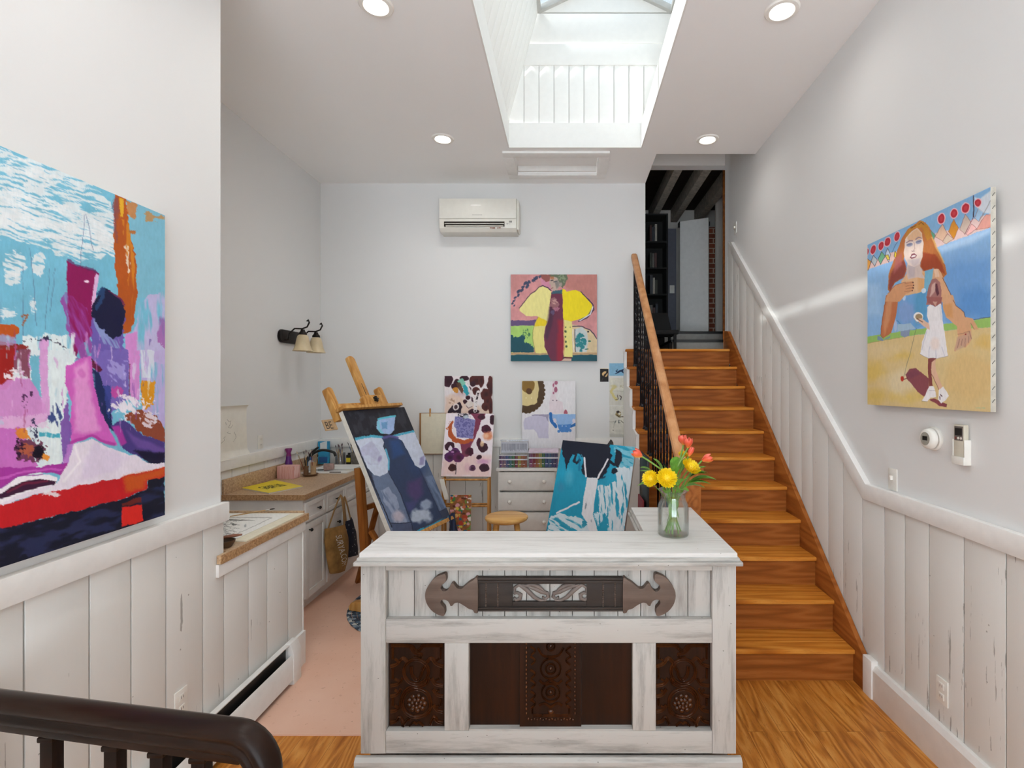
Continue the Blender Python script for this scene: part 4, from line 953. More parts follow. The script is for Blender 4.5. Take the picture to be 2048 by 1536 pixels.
    p.line([(170, 1400), (300, 1380), (400, 1410), (470, 1480)], 20, '#1B1A3A', .9, rough=16, rs=.06, tex=(.3, .03, .08, .52, .06))
    p.poly([(0, 1285), (110, 1300), (145, 1335), (90, 1395), (0, 1365)], '#B8551E', 1, rough=10, rs=.06); p.poly([(0, 1410), (210, 1440), (180, 1470), (0, 1475)], '#8A231C', .95, rough=10, rs=.06); p.poly([(0, 1360), (100, 1380), (90, 1440), (0, 1440)], '#A892B8', .8, rough=8)
    p.line([(150, 1240), (200, 1230), (160, 1300)], 14, '#A34E22', .8, rough=10)
    p.frame(0, 700, .2864)
    p.poly([(-30, 20), (480, 0), (480, 820), (-30, 960)], '#DCE8EC', .95, rough=20, rs=.02); p.poly([(340, 100), (470, 80), (440, 800), (300, 820), (330, 480)], '#E2EFF0', .9, tex=(1.57, .006, .07, .4, .2))
    p.poly([(0, 0), (105, 0), (95, 200), (40, 275), (0, 270)], '#9C1F1C', 1, rough=10, rs=.05); p.poly([(100, 0), (215, 0), (210, 210), (100, 150)], '#7C3A52', .9, rough=8, tex=(1.57, .01, .06, .35, .25)); p.poly([(215, 50), (285, 40), (285, 350), (225, 330)], '#6DB6CE', .95, rough=10)
    p.poly([(30, 200), (210, 200), (290, 340), (335, 470), (250, 540), (0, 560), (0, 300)], '#CD88C8', .95, rough=14, rs=.03); p.poly([(280, 0), (335, 0), (345, 470), (290, 480)], '#D79AD4', .9, rough=6)
    p.ell(100, 165, 75, 40, '#EDE6EE', .95, rough=24, rs=.07, tex=(.4, .03, .08, .42, .1)); p.poly([(0, 470), (320, 440), (330, 540), (120, 560), (0, 560)], '#E4BFE0', .6, rough=20)
    p.ell(170, 340, 26, 50, '#35143E', .8, rough=20, rs=.08, tex=(1, .05, .08, .5, .05)); p.ell(210, 300, 12, 20, '#2A1030', .8, rough=8)
    p.poly([(270, 575), (415, 580), (415, 612), (270, 605)], '#3AA6BE', .9, rough=8, rs=.05); p.poly([(0, 540), (140, 540), (200, 700), (260, 800), (0, 900)], '#C66ABF', .95, rough=14, rs=.03)
    p.poly([(110, 540), (180, 550), (200, 625), (120, 620)], '#DA842E', .95, rough=12); p.ell(200, 700, 100, 75, '#6A3552', .95, rough=40, rs=.05); p.ell(180, 700, 50, 40, '#C4683A', .7, rough=24, rs=.06); p.ell(265, 715, 40, 45, '#150E20', 1, rough=16); p.ell(130, 690, 40, 50, '#27102E', .9, rough=30, rs=.07, tex=(.6, .04, .06, .5, .06)); p.poly([(290, 720), (350, 745), (330, 775), (295, 760)], '#E0903A', 1, rough=6); p.ell(235, 560, 20, 70, '#1E2048', .9, rough=20, rs=.07, tex=(1.2, .04, .08, .5, .06)); p.ell(390, 450, 45, 80, '#2C3F7C', .9, rough=30, rs=.05, tex=(1.4, .02, .06, .45, .1))
    p.poly([(0, 820), (300, 810), (480, 785), (440, 880), (250, 850), (0, 970)], '#A5389C', 1, rough=10, rs=.03); p.line([(0, 900), (150, 850), (300, 835), (430, 840)], 16, '#D06AC8', .7)
    p.poly([(640, 0), (905, 0), (900, 340), (800, 420), (770, 500), (720, 400), (680, 200), (640, 60)], '#7766B6', 1, rough=16, rs=.03); p.poly([(740, 60), (880, 90), (880, 250), (760, 200)], '#A79EDC', .85, rough=30, rs=.03, tex=(.8, .02, .05, .42, .15)); p.ell(815, 290, 45, 40, '#C44A9E', .9, rough=14)
    p.poly([(640, 60), (720, 130), (690, 160), (640, 120)], '#5C1030', .9, rough=10); p.poly([(640, 130), (690, 160), (775, 400), (795, 570), (760, 540), (700, 420), (650, 280)], '#1C2A58', 1, rough=8); p.poly([(720, 240), (775, 240), (770, 480), (740, 420)], '#35428C', .9, rough=10)
    p.poly([(455, 110), (640, 40), (655, 250), (700, 400), (762, 540), (822, 670), (700, 640), (640, 610), (500, 662), (485, 560), (500, 360), (455, 240)], '#CF62BE', 1, rough=6); p.poly([(520, 120), (610, 70), (640, 300), (660, 420), (690, 560), (600, 590), (520, 560), (510, 350)], '#E29AD4', .9, soft=30, rough=20, rs=.02); p.line([(490, 650), (640, 600), (700, 630), (800, 660)], 22, '#B03A9C', .9, soft=10); p.line([(560, 150), (580, 170)], 40, '#C55AB4', .5, soft=14)
    p.poly([(470, 340), (500, 560), (480, 700), (440, 790), (425, 650), (420, 560)], '#7C55A8', .95, rough=14, rs=.04); p.poly([(470, 660), (520, 660), (480, 780), (440, 790)], '#B878CC', .9, rough=8)
    p.poly([(895, 0), (975, 0), (970, 340), (910, 350)], '#D28ED2', 1, rough=8); p.line([(905, 100), (905, 330)], 8, '#7A2A4A', .7, rough=4); p.poly([(975, 0), (1152, 0), (1152, 540), (990, 430)], '#BDACDC', .95, tex=(1.57, .005, .05, .3, .25)); p.poly([(980, 0), (1080, 0), (1070, 200), (990, 200)], '#D9E4EC', .8, tex=(1.57, .006, .06, .45, .12)); p.poly([(985, 215), (1080, 225), (1075, 380), (1020, 410), (980, 380)], '#D8941F', 1, rough=14, rs=.05)
    p.poly([(860, 450), (960, 400), (1100, 470), (1152, 560), (1152, 645), (1000, 590)], '#8C4630', 1, rough=16, rs=.04); p.ell(900, 380, 120, 60, '#EDE6F0', .95, rough=50, rs=.04, tex=(.9, .02, .07, .45, .1)); p.ell(1060, 480, 70, 50, '#E6DCE8', .9, rough=30, rs=.06, tex=(.5, .02, .07, .48, .08)); p.line([(870, 470), (850, 570)], 30, '#EDE4F0', .9, rough=14, tex=(1.4, .02, .1, .45, .1))
    p.poly([(780, 520), (860, 480), (1000, 590), (1152, 645), (1152, 800), (1000, 760), (850, 680)], '#4A3A80', 1, rough=8); p.poly([(780, 530), (830, 520), (880, 640), (840, 670)], '#B23AA0', .9, soft=12); p.poly([(880, 560), (1040, 640), (1152, 690), (1152, 720), (960, 680)], '#7C5AA8', .6, soft=20); p.poly([(940, 700), (1152, 715), (1152, 800), (1040, 795)], '#191634', 1, soft=14, rough=8)
    rb = random.Random(11)
    for k_ in range(60):                                  # loose dry strokes over the middle of the picture
        x0_, y0_ = rb.uniform(0, 1130), rb.uniform(-160, 520)
        if 470 < x0_ < 640 and y0_ > 60: continue
        c_ = rb.choice(['#E6D4EC', '#C9A2D8', '#8E5AB0', '#D77CC8', '#DDE8F0', '#5A4A9A', '#7FB6D0'] if x0_ > 640 else ['#E2EDEF', '#D79AD4', '#C66ABF', '#E4BFE0', '#A9D0DC', '#9C3A6A'])
        L_ = rb.uniform(50, 170); p.line([(x0_, y0_), (x0_ + rb.uniform(-14, 14), y0_ + L_)], [rb.uniform(8, 24), rb.uniform(4, 12)], c_, .55, rough=8, rs=.05, tex=(1.55, .012, .10, .46, .12))
    p.poly([(510, 660), (640, 628), (760, 680), (960, 740), (1030, 792), (1152, 788), (1152, 826), (740, 912), (480, 972), (120, 1042), (0, 1082), (0, 1040), (140, 1000), (390, 945), (470, 800)], '#E4DCEA', 1, rough=5); p.poly([(660, 650), (900, 740), (780, 860), (560, 930), (600, 760)], '#D3C3E2', .5, soft=40, rough=30, rs=.02); p.line([(520, 680), (560, 780), (440, 920)], 16, '#F2EEF4', .8, soft=10)
    p.poly([(0, 960), (120, 890), (300, 870), (400, 890), (392, 945), (120, 1012), (0, 1062)], '#EFEBF3', 1); p.poly([(0, 1008), (80, 952), (250, 900), (392, 920), (380, 948), (150, 990), (0, 1036)], '#3A1836', 1); p.line([(60, 985), (180, 935), (330, 920)], 16, '#7A2340', .8, soft=8); p.line([(0, 960), (130, 885), (300, 868)], 8, '#8E3A9C', .9)
    p.poly([(0, 1075), (330, 1000), (740, 910), (1152, 824), (1152, 892), (1032, 905), (1030, 970), (850, 1042), (560, 1112), (220, 1202), (0, 1257)], '#C21E26', 1, rough=5); p.poly([(860, 890), (1152, 828), (1152, 880), (1020, 910), (1010, 965), (880, 985)], '#C8661E', .75, soft=30, rough=14); p.mottle(.03, .05)
    p.poly([(0, 1257), (220, 1202), (560, 1112), (850, 1042), (1028, 972), (1040, 905), (1152, 890), (1152, 1360), (0, 1760)], '#15182A', 1, rough=8, rs=.04); p.poly([(0, 1260), (500, 1130), (860, 1060), (1150, 920), (1150, 1150), (0, 1500)], '#2A3158', .8, rough=30, rs=.02, tex=(-.3, .006, .02, .52, .15))
    p.poly([(850, 1100), (985, 1085), (1000, 1192), (858, 1238)], '#D92A24', 1, rough=4); p.poly([(850, 1062), (985, 1030), (980, 1075), (855, 1095)], '#7E281E', .8, rough=6, tex=(-.3, .01, .06, .4, .2)); p.ell(370, 1000, 60, 26, '#E6E6EC', .9, rough=24, rs=.06, tex=(-.2, .02, .06, .45, .1)); p.ell(1045, 800, 30, 8, '#E8E2EE', .8, rough=8)
    p.x = np.where(Yv < Ye - .02, u * 1000, -9e5); p.y = v * 1000; p.r = 3
    p.poly([(0, 0), (330, 0), (400, 260), (250, 520), (0, 560)], '#74B9D2', 1, rough=50, rs=.02, tex=(.3, .006, .05, .4, .12)); p.poly([(0, 480), (230, 430), (330, 640), (200, 800), (0, 820)], '#C78AC6', 1, rough=40, rs=.02, tex=(1.5, .006, .04, .38, .15)); p.poly([(120, 60), (210, 50), (220, 460), (140, 470)], '#DDE8EB', .9, rough=24, rs=.03, tex=(1.5, .006, .05, .42, .12)); p.poly([(280, 300), (380, 280), (400, 520), (300, 540)], '#B2551B', .9, rough=20, rs=.03); p.ell(90, 640, 70, 60, '#3A2A6A', .9, rough=40, rs=.03)
    return p
o = canvas('abstract_painting', 'huge blue, magenta and red abstract canvas on the side wall', 'painting', (XL + .04, yl, 2.453), (0, yr - yl, 0), (0, 0, -1.226), .036, 400, 430, art_abstract, EDGEC)

def art_woman(x, y, u, v):
    p = Paint(x, y, '#8FBAE6'); A = lambda: p.frame(1720, 370, .14973); B = lambda: p.frame(1720, 600, .15625)
    B().poly([(600, -400), (1700, -600), (1700, 300), (900, 300)], '#6C9FDA', .8, soft=300, rough=120, rs=.004); p.poly([(1300, -100), (1700, -150), (1700, 230), (1200, 250)], '#5B93D2', .7, soft=160, rough=80, rs=.006); p.poly([(90, -200), (260, -200), (280, 200), (90, 200)], '#A9CCEE', .7, soft=100, rough=40, rs=.01)
    A().poly([(1050, 840), (1745, 580), (1745, 640), (1500, 780), (1100, 900)], '#B7D4F2', .8, soft=60)
    A().poly([(80, 780), (850, 440), (1760, 30), (1760, 565), (1020, 830), (420, 1010), (80, 1140)], '#84B2DA', 1)
    p.poly([(80, 1140), (93, 1060), (420, 900), (520, 880), (520, 990), (300, 1060)], '#E6BFB6', .95, rough=10); p.poly([(960, 780), (1010, 640), (1400, 560), (1480, 470), (1760, 370), (1760, 560), (1030, 830)], '#E4C2BC', .95, rough=10)
    DI = [((145, 1010), (180, 940), (232, 1000), (195, 1090), '#B9C2C8'), ((243, 985), (290, 890), (332, 950), (275, 1062), '#72B48E'), ((93, 975), (145, 1020), (108, 1140), (93, 1140), '#E0A04A'), ((335, 930), (370, 850), (410, 930), (385, 1030), '#C8D4E6'), ((450, 950), (470, 880), (500, 930), (480, 980), '#EBD03A'), ((330, 935), (380, 930), (400, 990), (370, 1000), '#E8CF52'),
          ((1005, 690), (1100, 520), (1165, 650), (1110, 752), '#DDB79C'), ((1178, 622), (1250, 458), (1315, 575), (1255, 722), '#D08C2E'), ((1330, 590), (1408, 390), (1480, 500), (1400, 662), '#C9B4A6'), ((1105, 755), (1170, 650), (1250, 720), (1150, 790), '#D2BCA8'), ((1420, 655), (1490, 520), (1560, 580), (1440, 670), '#EBB7B4'), ((1545, 600), (1680, 390), (1760, 400), (1760, 560), '#DB9C90'), ((1530, 440), (1580, 310), (1650, 360), (1590, 490), '#9EC0DE'), ((940, 600), (1010, 670), (985, 730), (950, 690), '#5FA385')]
    for q in DI: p.poly(q[:4], q[4], 1); p.line([q[0], q[1], q[2], q[3], q[0]], 6, '#8E5A58' if q[0][0] > 600 else '#3A2E3E', .8)
    p.poly([(1610, 180), (1760, 60), (1760, 380), (1650, 370), (1560, 300), (1530, 160)], '#D9DDE4', .9, soft=20); p.line([(1600, 480), (1745, 210)], 8, '#8C8C8A', .8); p.line([(1400, 660), (1510, 440)], 9, '#7E3A46', .9); p.line([(1515, 140), (1515, 430)], 13, '#3E2430', .95); p.line([(430, 900), (500, 755)], 7, '#4E5A8C', .8)
    for cx, cy, rx, ry in ((178, 865, 30, 60), (283, 815, 30, 55), (365, 762, 34, 56), (493, 688, 33, 58), (1087, 450, 45, 62), (1255, 380, 42, 60), (1410, 308, 46, 63), (1573, 238, 40, 52), (93, 895, 22, 42)): p.ell(cx, cy, rx * 1.28, ry * 1.24, '#EFB9C2', 1, rot=.25); p.ell(cx, cy, rx, ry, '#B52A3A', 1, rot=.25); p.ell(cx, cy, rx * .5, ry * .55, '#CC4650', .7, soft=14, rot=.25)
    # sand and grass
    B().poly([(80, 555), (500, 480), (900, 425), (1250, 372), (1680, 345), (1680, 1500), (80, 1500)], '#DDC48E', 1)
    for q in ((150, 930, 160, 120, '#DDBD62'), (520, 1050, 200, 150, '#E6D7B4'), (600, 1240, 150, 40, '#DFC266'), (500, 700, 100, 60, '#DCBC60'), (300, 640, 160, 70, '#E4CFA6'), (1600, 560, 90, 60, '#DDB458'), (1400, 1000, 300, 300, '#DDBE84'), (150, 1250, 160, 60, '#D9BA5A'), (1100, 600, 150, 150, '#E2CB98')): p.ell(*q, .8, soft=120, rough=60, rs=.008)
    p.poly([(80, 470), (520, 402), (860, 358), (1060, 312), (1240, 288), (1460, 258), (1680, 222), (1680, 345), (1250, 372), (850, 430), (500, 482), (80, 558)], '#9CC66C', 1, rough=4); p.line([(80, 558), (500, 482)], 4, '#A86A4E', .7); p.line([(1440, 252), (1670, 220)], 7, '#4A3A36', .8)
    # woman
    B().poly([(460, -170), (900, -260), (880, 300), (700, 385), (480, 395), (455, 220)], '#72A8DC', 1, rough=4); p.poly([(480, 100), (560, 0), (700, 60), (690, 250), (560, 310), (480, 240)], '#8DA6D8', .7, soft=60, rough=30, rs=.01); p.poly([(690, -150), (860, -200), (860, 250), (720, 330)], '#4F9AC4', .6, soft=60, rough=30, rs=.01); p.line([(470, 260), (520, 310), (600, 318)], 6, '#3E6CA8', .8); p.poly([(478, 310), (650, 300), (720, 365), (560, 400), (480, 395)], '#A9C6DC', .95); p.poly([(520, 400), (640, 380), (635, 460), (570, 480), (515, 450)], '#8E9CBE', .95, rough=8); p.ell(455, 330, 20, 70, '#B9CBEA', .9)
    p.poly([(225, 460), (270, 470), (300, 515), (390, 450), (380, 480), (290, 525), (220, 510)], '#7E92BC', .9)
    B().poly([(330, -60), (495, -60), (465, 200), (400, 420), (300, 490), (265, 450), (270, 330)], '#C2754C', 1); p.poly([(350, 0), (420, 0), (380, 260), (310, 450), (300, 300)], '#D9A077', .7, soft=30); p.line([(330, 0), (275, 320), (265, 450), (300, 490)], 5, '#5E3A3A', .7)
    A().poly([(620, 1180), (860, 1130), (900, 1390), (760, 1450), (600, 1480), (550, 1290)], '#E3B98F', 1); p.poly([(770, 1190), (870, 1170), (880, 1380), (780, 1420)], '#DDA266', .6, soft=30)
    p.poly([(870, 1150), (995, 1115), (965, 1290), (900, 1420), (850, 1410)], '#7AB6D2', 1); p.poly([(455, 1295), (535, 1268), (552, 1340), (500, 1375)], '#7FBAE8', 1); p.ell(850, 1410, 30, 35, '#CFE2F2', 1); p.ell(590, 1505, 22, 40, '#C4DCF4', .9)
    p.poly([(640, 1040), (805, 1030), (830, 1180), (870, 1250), (760, 1240), (640, 1260), (615, 1150)], '#D6C3BC', 1); p.poly([(640, 1070), (740, 1080), (720, 1230), (650, 1240)], '#B9AEB8', .6, soft=30)
    HAIR = [(630, 600), (800, 470), (880, 500), (930, 580), (970, 700), (1025, 820), (1065, 920), (1145, 1080), (1160, 1190), (1110, 1250), (1060, 1155), (980, 1110), (850, 1152), (808, 1100), (840, 850), (830, 690), (760, 578), (660, 650), (600, 770), (590, 1000), (622, 1130), (590, 1225), (465, 1310), (405, 1440), (372, 1400), (388, 1180), (470, 960), (555, 720)]
    p.poly(HAIR, '#BE7440', 1, rough=5); p.poly([(590, 1000), (622, 1130), (575, 1235), (465, 1300), (400, 1430), (382, 1340), (420, 1170), (500, 1060)], '#8E4440', .9, soft=24, rough=8); p.poly([(470, 980), (560, 900), (560, 1060), (450, 1180)], '#B4686A', .8, soft=30); p.poly([(840, 900), (1010, 930), (1110, 1080), (1140, 1190), (1060, 1150), (980, 1105), (850, 1150), (810, 1090)], '#A2462A', .9, soft=24, rough=10)
    p.poly([(630, 610), (820, 475), (900, 530), (960, 700), (900, 740), (820, 570), (720, 580), (600, 740)], '#C58A30', .9, soft=14, rough=10, rs=.04); p.line([(680, 580), (820, 500), (890, 560)], 14, '#5E3A1C', .7, rough=8, tex=(-.5, .02, .08, .45, .15)); p.line([(960, 700), (1030, 850), (1120, 1030)], 22, '#E8C078', .7, soft=14)
    p.poly([(608, 720), (655, 650), (760, 574), (828, 640), (850, 790), (832, 960), (800, 1060), (720, 1095), (650, 1065), (592, 960), (585, 900)], '#E9D6CB', 1); p.poly([(640, 680), (760, 582), (825, 650), (830, 720), (640, 760)], '#DFB48C', .9, soft=24); p.poly([(650, 1000), (800, 980), (790, 1060), (710, 1090)], '#C7BCC4', .6, soft=30)
    for cx, cy in ((662, 800), (785, 757)): p.ell(cx, cy, 44, 26, '#8F93B2', .85, soft=10, rot=-.3); p.line([(cx - 40, cy - 30), (cx, cy - 55), (cx + 42, cy - 50)], 12, '#8A7286', .9, soft=8); p.line([(cx - 36, cy + 4), (cx + 36, cy - 14)], 7, '#4E5272', .9)
    p.line([(722, 760), (735, 850), (712, 880), (690, 880)], 7, '#B08E8C', .8, soft=6); p.line([(700, 890), (735, 880)], 6, '#7E5A5A', .8); p.poly([(660, 965), (690, 920), (730, 910), (756, 935), (740, 970), (690, 985)], '#8C4E58', 1); p.poly([(675, 958), (700, 938), (740, 932), (735, 955), (690, 968)], '#F0E6E6', 1)
    p.poly([(370, 1450), (470, 1340), (600, 1300), (700, 1285), (718, 1330), (715, 1390), (690, 1425), (620, 1450), (530, 1560), (330, 1560)], '#D89E74', 1)
    for q in (((600, 1320), (700, 1300)), ((610, 1355), (708, 1335)), ((610, 1390), (705, 1372)), ((600, 1425), (690, 1412))): p.line(q, 5, '#8C5240', .8); p.ell(q[1][0] + 4, q[1][1] + 2, 9, 9, '#4A1F2A', 1)
    p.line([(370, 1450), (480, 1335), (610, 1300)], 5, '#7E4A3E', .7)
    p.poly([(985, 1120), (1050, 1118), (1110, 1225), (1250, 1560), (1090, 1560), (1050, 1300), (960, 1255)], '#DFAD86', 1); p.line([(1105, 1240), (1250, 1545)], 8, '#4E2E2C', .9); p.poly([(990, 1125), (1040, 1125), (1060, 1230), (1000, 1230)], '#EBCDB8', .7, soft=14)
    B().poly([(1045, -80), (1190, -60), (1232, 70), (1325, 150), (1352, 215), (1440, 235), (1520, 375), (1465, 380), (1420, 300), (1432, 500), (1402, 555), (1340, 612), (1300, 575), (1250, 622), (1222, 664), (1205, 655), (1240, 520), (1258, 460), (1240, 335), (1105, 225), (1060, 100)], '#DCAA82', 1); p.poly([(1060, 60), (1180, 40), (1190, 230), (1100, 210)], '#D69A5E', .7, soft=30); p.poly([(1240, 480), (1420, 400), (1430, 500), (1330, 600), (1215, 655)], '#C4A090', .7, soft=24)
    p.line([(1195, 0), (1235, 75), (1330, 155), (1350, 215)], 7, '#5A3836', .8); p.line([(1255, 440), (1400, 400), (1430, 500)], 6, '#7A4E48', .8); p.ell(1355, 438, 12, 10, '#8E2A2E', 1)
    for q in (((1275, 500), (1250, 610)), ((1310, 500), (1295, 580)), ((1350, 490), (1340, 600)), ((1390, 470), (1395, 545)), ((1420, 300), (1465, 375))): p.line(q, 6, '#7A5650', .8)
    # girl with the paddle ball
    A().poly([(955, 1258), (1010, 1248), (1070, 1300), (1090, 1420), (1085, 1600), (885, 1600), (895, 1450), (915, 1360)], '#A87470', 1, rough=4); p.poly([(960, 1330), (1010, 1300), (1000, 1420), (930, 1500)], '#DDBDB2', .8, soft=14); p.poly([(1010, 1320), (1035, 1320), (1060, 1450), (1030, 1480), (1005, 1400)], '#5E2E3C', .9, soft=8)
    B().poly([(850, -40), (1055, -40), (1035, 40), (960, 85), (900, 45), (860, 30)], '#A0625E', 1, rough=6); p.poly([(930, 20), (990, 20), (965, 80)], '#D2A796', .9)
    p.poly([(865, 90), (900, 55), (960, 85), (1030, 45), (1045, 120), (1060, 280), (885, 295), (858, 200)], '#EEECEE', 1); p.poly([(880, 270), (1060, 265), (1092, 480), (1128, 715), (980, 752), (870, 742), (768, 690), (800, 520), (850, 380)], '#EFEDF0', 1)
    for q in (((890, 600), (880, 735)), ((970, 620), (972, 745)), ((1050, 600), (1080, 720)), ((850, 400), (790, 640)), ((1020, 70), (1040, 250))): p.line(q, 10, '#B9BBCC', .6, soft=10)
    p.ell(960, 560, 60, 80, '#F0DED6', .7, soft=40); p.line([(1128, 715), (980, 752), (870, 742), (768, 690)], 5, '#8A8296', .8)
    p.ell(748, 215, 62, 60, '#F4F2F0', 1); p.ell(755, 218, 46, 40, '#A48E6C', 1); p.line([(690, 230), (720, 280), (760, 300)], 8, '#A8A4AC', .8)
    p.poly([(730, 240), (790, 235), (880, 300), (890, 380), (850, 365), (760, 285)], '#E4C0AA', 1); p.line([(730, 235), (800, 280)], 12, '#6E4A3A', .8)
    p.poly([(580, 950), (640, 882), (720, 870), (780, 925), (882, 1005), (882, 1165), (820, 1235), (740, 1180), (650, 1060), (600, 1010)], '#8F5058', 1, rough=4); p.poly([(590, 950), (700, 880), (780, 950), (640, 1010)], '#7A4358', .6, soft=30); p.poly([(885, 1275), (940, 1258), (1115, 1335), (1105, 1375), (1020, 1355)], '#8F4A52', 1)
    p.poly([(872, 748), (972, 745), (960, 860), (912, 885), (932, 1105), (888, 1115), (868, 880)], '#8A4A48', 1); p.poly([(915, 800), (968, 760), (972, 900), (1062, 1125), (1012, 1148), (918, 950)], '#E2B99E', 1); p.line([(918, 950), (1010, 1145)], 7, '#7A3E3E', .8)
    p.poly([(885, 1105), (940, 1105), (972, 1185), (972, 1245), (905, 1252), (862, 1302), (795, 1290), (830, 1230)], '#F1EFF1', 1); p.poly([(1015, 1150), (1070, 1105), (1142, 1225), (1100, 1280), (1040, 1322), (998, 1275)], '#F1EFF1', 1); p.line([(1030, 1215), (1050, 1235)], 14, '#5E3A48', 1); p.line([(1020, 1240), (1022, 1275)], 12, '#5E3A48', 1); p.line([(885, 1155), (960, 1160)], 5, '#A6A0AC', .8); p.line([(795, 1292), (862, 1304)], 6, '#8A7A7A', .8)
    p.line([(725, 360), (560, 985)], 5, '#6E6A62', .9); p.ell(540, 1010, 22, 33, '#C0392A', 1); p.line([(560, 1020), (610, 1000)], 8, '#6E2E38', 1); p.line([(1480, 1380), (1600, 1385)], 8, '#8FC2A4', .6, rough=5, rs=.2)
    return p
yw0, yw1 = 2.906, 2.06
cw = canvas('figure_painting', 'painting of a red-haired woman and a small girl in white beside the thermostat', 'painting', (1.70, yw0, 2.556), (0, yw1 - yw0, 0), (0, 0, -.906), .022, 380, 400, art_woman, simple('aged_canvas_edge', '#C4BFB2', .8, var=.08, scale=30))
obj('stretcher', MB().box(1.7225, XR - .0005, yw1 + .03, yw0 - .03, 1.68, 2.52), BLACKM, cw)  # black spacer; its colour stands in for the shadow gap behind the canvas
m = MB()
for k_ in range(17): z = 2.52 - k_ * .052; m.bar((1.706, yw1 - .0012, z), (1.717, yw1 - .0012, z + .014), .0025, .0014, up=(0, 1, 0))
obj('staples', m, simple('grey_staple', '#6E6A64', .5), cw)

def art_yellow(x, y, u, v):
    p = Paint(x, y, '#D08F90').frame(1010, 540, .12369); p.mottle(.10, .06)
    p.poly([(900, 60), (1500, 60), (1500, 700), (1250, 380), (980, 310)], '#B97A70', .8, soft=80, rough=40, rs=.01); p.poly([(100, 70), (420, 70), (120, 420)], '#B9807C', .6, soft=80); p.poly([(560, 130), (740, 200), (740, 330), (600, 250)], '#D58AB0', .7, soft=30, rough=16)
    p.poly([(80, 820), (510, 805), (480, 905), (80, 905)], '#65507A', 1, rough=14, rs=.03); p.poly([(80, 905), (470, 900), (470, 1340), (80, 1340)], '#A8D06E', 1); p.poly([(80, 1050), (200, 1080), (310, 1050), (330, 1180), (400, 1180), (470, 1260), (480, 1340), (80, 1340)], '#144F5C', 1, rough=26, rs=.04); p.ell(350, 1020, 60, 70, '#2E6A50', .8, rough=30, rs=.06, tex=(1.2, .03, .06, .5, .08))
    p.poly([(1085, 880), (1240, 905), (1400, 980), (1490, 1100), (1490, 1345), (1085, 1345)], '#D9C39A', 1); p.poly([(1120, 960), (1250, 915), (1330, 1000), (1345, 1180), (1320, 1325), (1140, 1325)], '#C2CCCE', .95, soft=14); p.line([(1090, 910), (1240, 905), (1380, 970), (1490, 1110)], 16, '#3C2A44', .9)
    for q in ((1220, 1060, 60, 40), (1180, 1120, 40, 60), (1260, 1130, 40, 30), (1230, 1190, 60, 26), (1180, 1220, 40, 30), (1250, 1240, 40, 40), (1290, 1170, 30, 50), (1230, 1300, 20, 30)): p.ell(*q, '#1E7F86', .95, rough=16, rs=.06)
    p.ell(1345, 995, 14, 14, '#1E2230', 1); p.ell(1365, 1150, 24, 12, '#2C6A5A', 1); p.ell(1320, 1280, 30, 10, '#2C6A5A', .9); p.line([(1128, 960), (1140, 1320)], 12, '#2E3450', .9); p.line([(1095, 960), (1110, 1330)], 16, '#E8E2D2', .9)
    p.poly([(80, 1335), (1490, 1335), (1490, 1372), (80, 1372)], '#C6A67C', 1); p.line([(80, 1352), (1490, 1352)], 5, '#9A6E50', .7); p.poly([(80, 1372), (1490, 1372), (1490, 1490), (80, 1490)], '#10525E', 1); p.mottle(.05, .1)
    W1 = [(232, 622), (420, 400), (560, 280), (612, 262), (700, 300), (748, 352), (728, 600), (708, 760), (692, 832), (560, 772), (520, 748), (340, 742), (240, 665)]
    p.line([(228, 620), (420, 392), (560, 272), (612, 254), (700, 290), (740, 330)], 18, '#4A3446', .9); p.poly(W1, '#EAE192', 1)
    p.poly([(540, 752), (692, 832), (650, 920), (632, 1080), (640, 1250), (690, 1345), (490, 1345), (450, 1150), (450, 1000), (480, 860)], '#E7DC86', 1); p.poly([(540, 756), (690, 832), (645, 905), (474, 905)], '#E6CB1C', 1); p.line([(535, 760), (480, 870), (448, 1010), (450, 1150), (490, 1340)], 8, '#6E5A3A', .6)
    p.line([(1230, 360), (1420, 560), (1436, 640), (1330, 770), (1190, 830)], 20, '#3A2C4A', .9); p.line([(1420, 600), (1380, 710), (1210, 815)], 16, '#DDE4E8', 1); p.line([(1405, 600), (1360, 700), (1200, 808)], 10, '#2E6A3A', 1)
    p.poly([(928, 308), (980, 318), (990, 352), (1150, 320), (1230, 362), (1402, 562), (1408, 612), (1330, 735), (1180, 800), (1060, 832), (938, 806)], '#F1DB10', 1, rough=4); p.poly([(945, 806), (1085, 832), (1090, 1405), (945, 1405)], '#E9DF88', 1)
    for cx, cy, r in ((978, 925, 10), (1050, 925, 7), (978, 995, 18), (980, 1078, 14), (985, 1160, 17), (988, 1236, 18)): p.ell(cx, cy, r, r * 1.2, '#5E7A4A', 1); p.ell(cx, cy + 4, r * .5, r * .6, '#2E2A22', .8)
    p.poly([(745, 365), (925, 365), (942, 800), (938, 1490), (752, 1490), (690, 1345), (640, 1250), (634, 1050), (660, 900), (712, 800), (722, 600)], '#6C2A44', 1); p.poly([(850, 820), (942, 800), (942, 1490), (830, 1490)], '#A01E34', .8, soft=50, rough=20, rs=.01); p.poly([(720, 600), (800, 620), (760, 900), (680, 1150), (640, 1080), (670, 900)], '#46243E', .8, soft=40)
    p.ell(800, 540, 70, 90, '#9A6A6E', .9, rough=40, rs=.03); p.ell(800, 520, 50, 40, '#CFA398', .8, rough=24, rs=.05, tex=(.7, .03, .05, .45, .1)); p.ell(830, 630, 40, 30, '#B97A8E', .8, rough=20, rs=.06); p.ell(770, 690, 30, 40, '#5E5478', .8, rough=20, rs=.06)
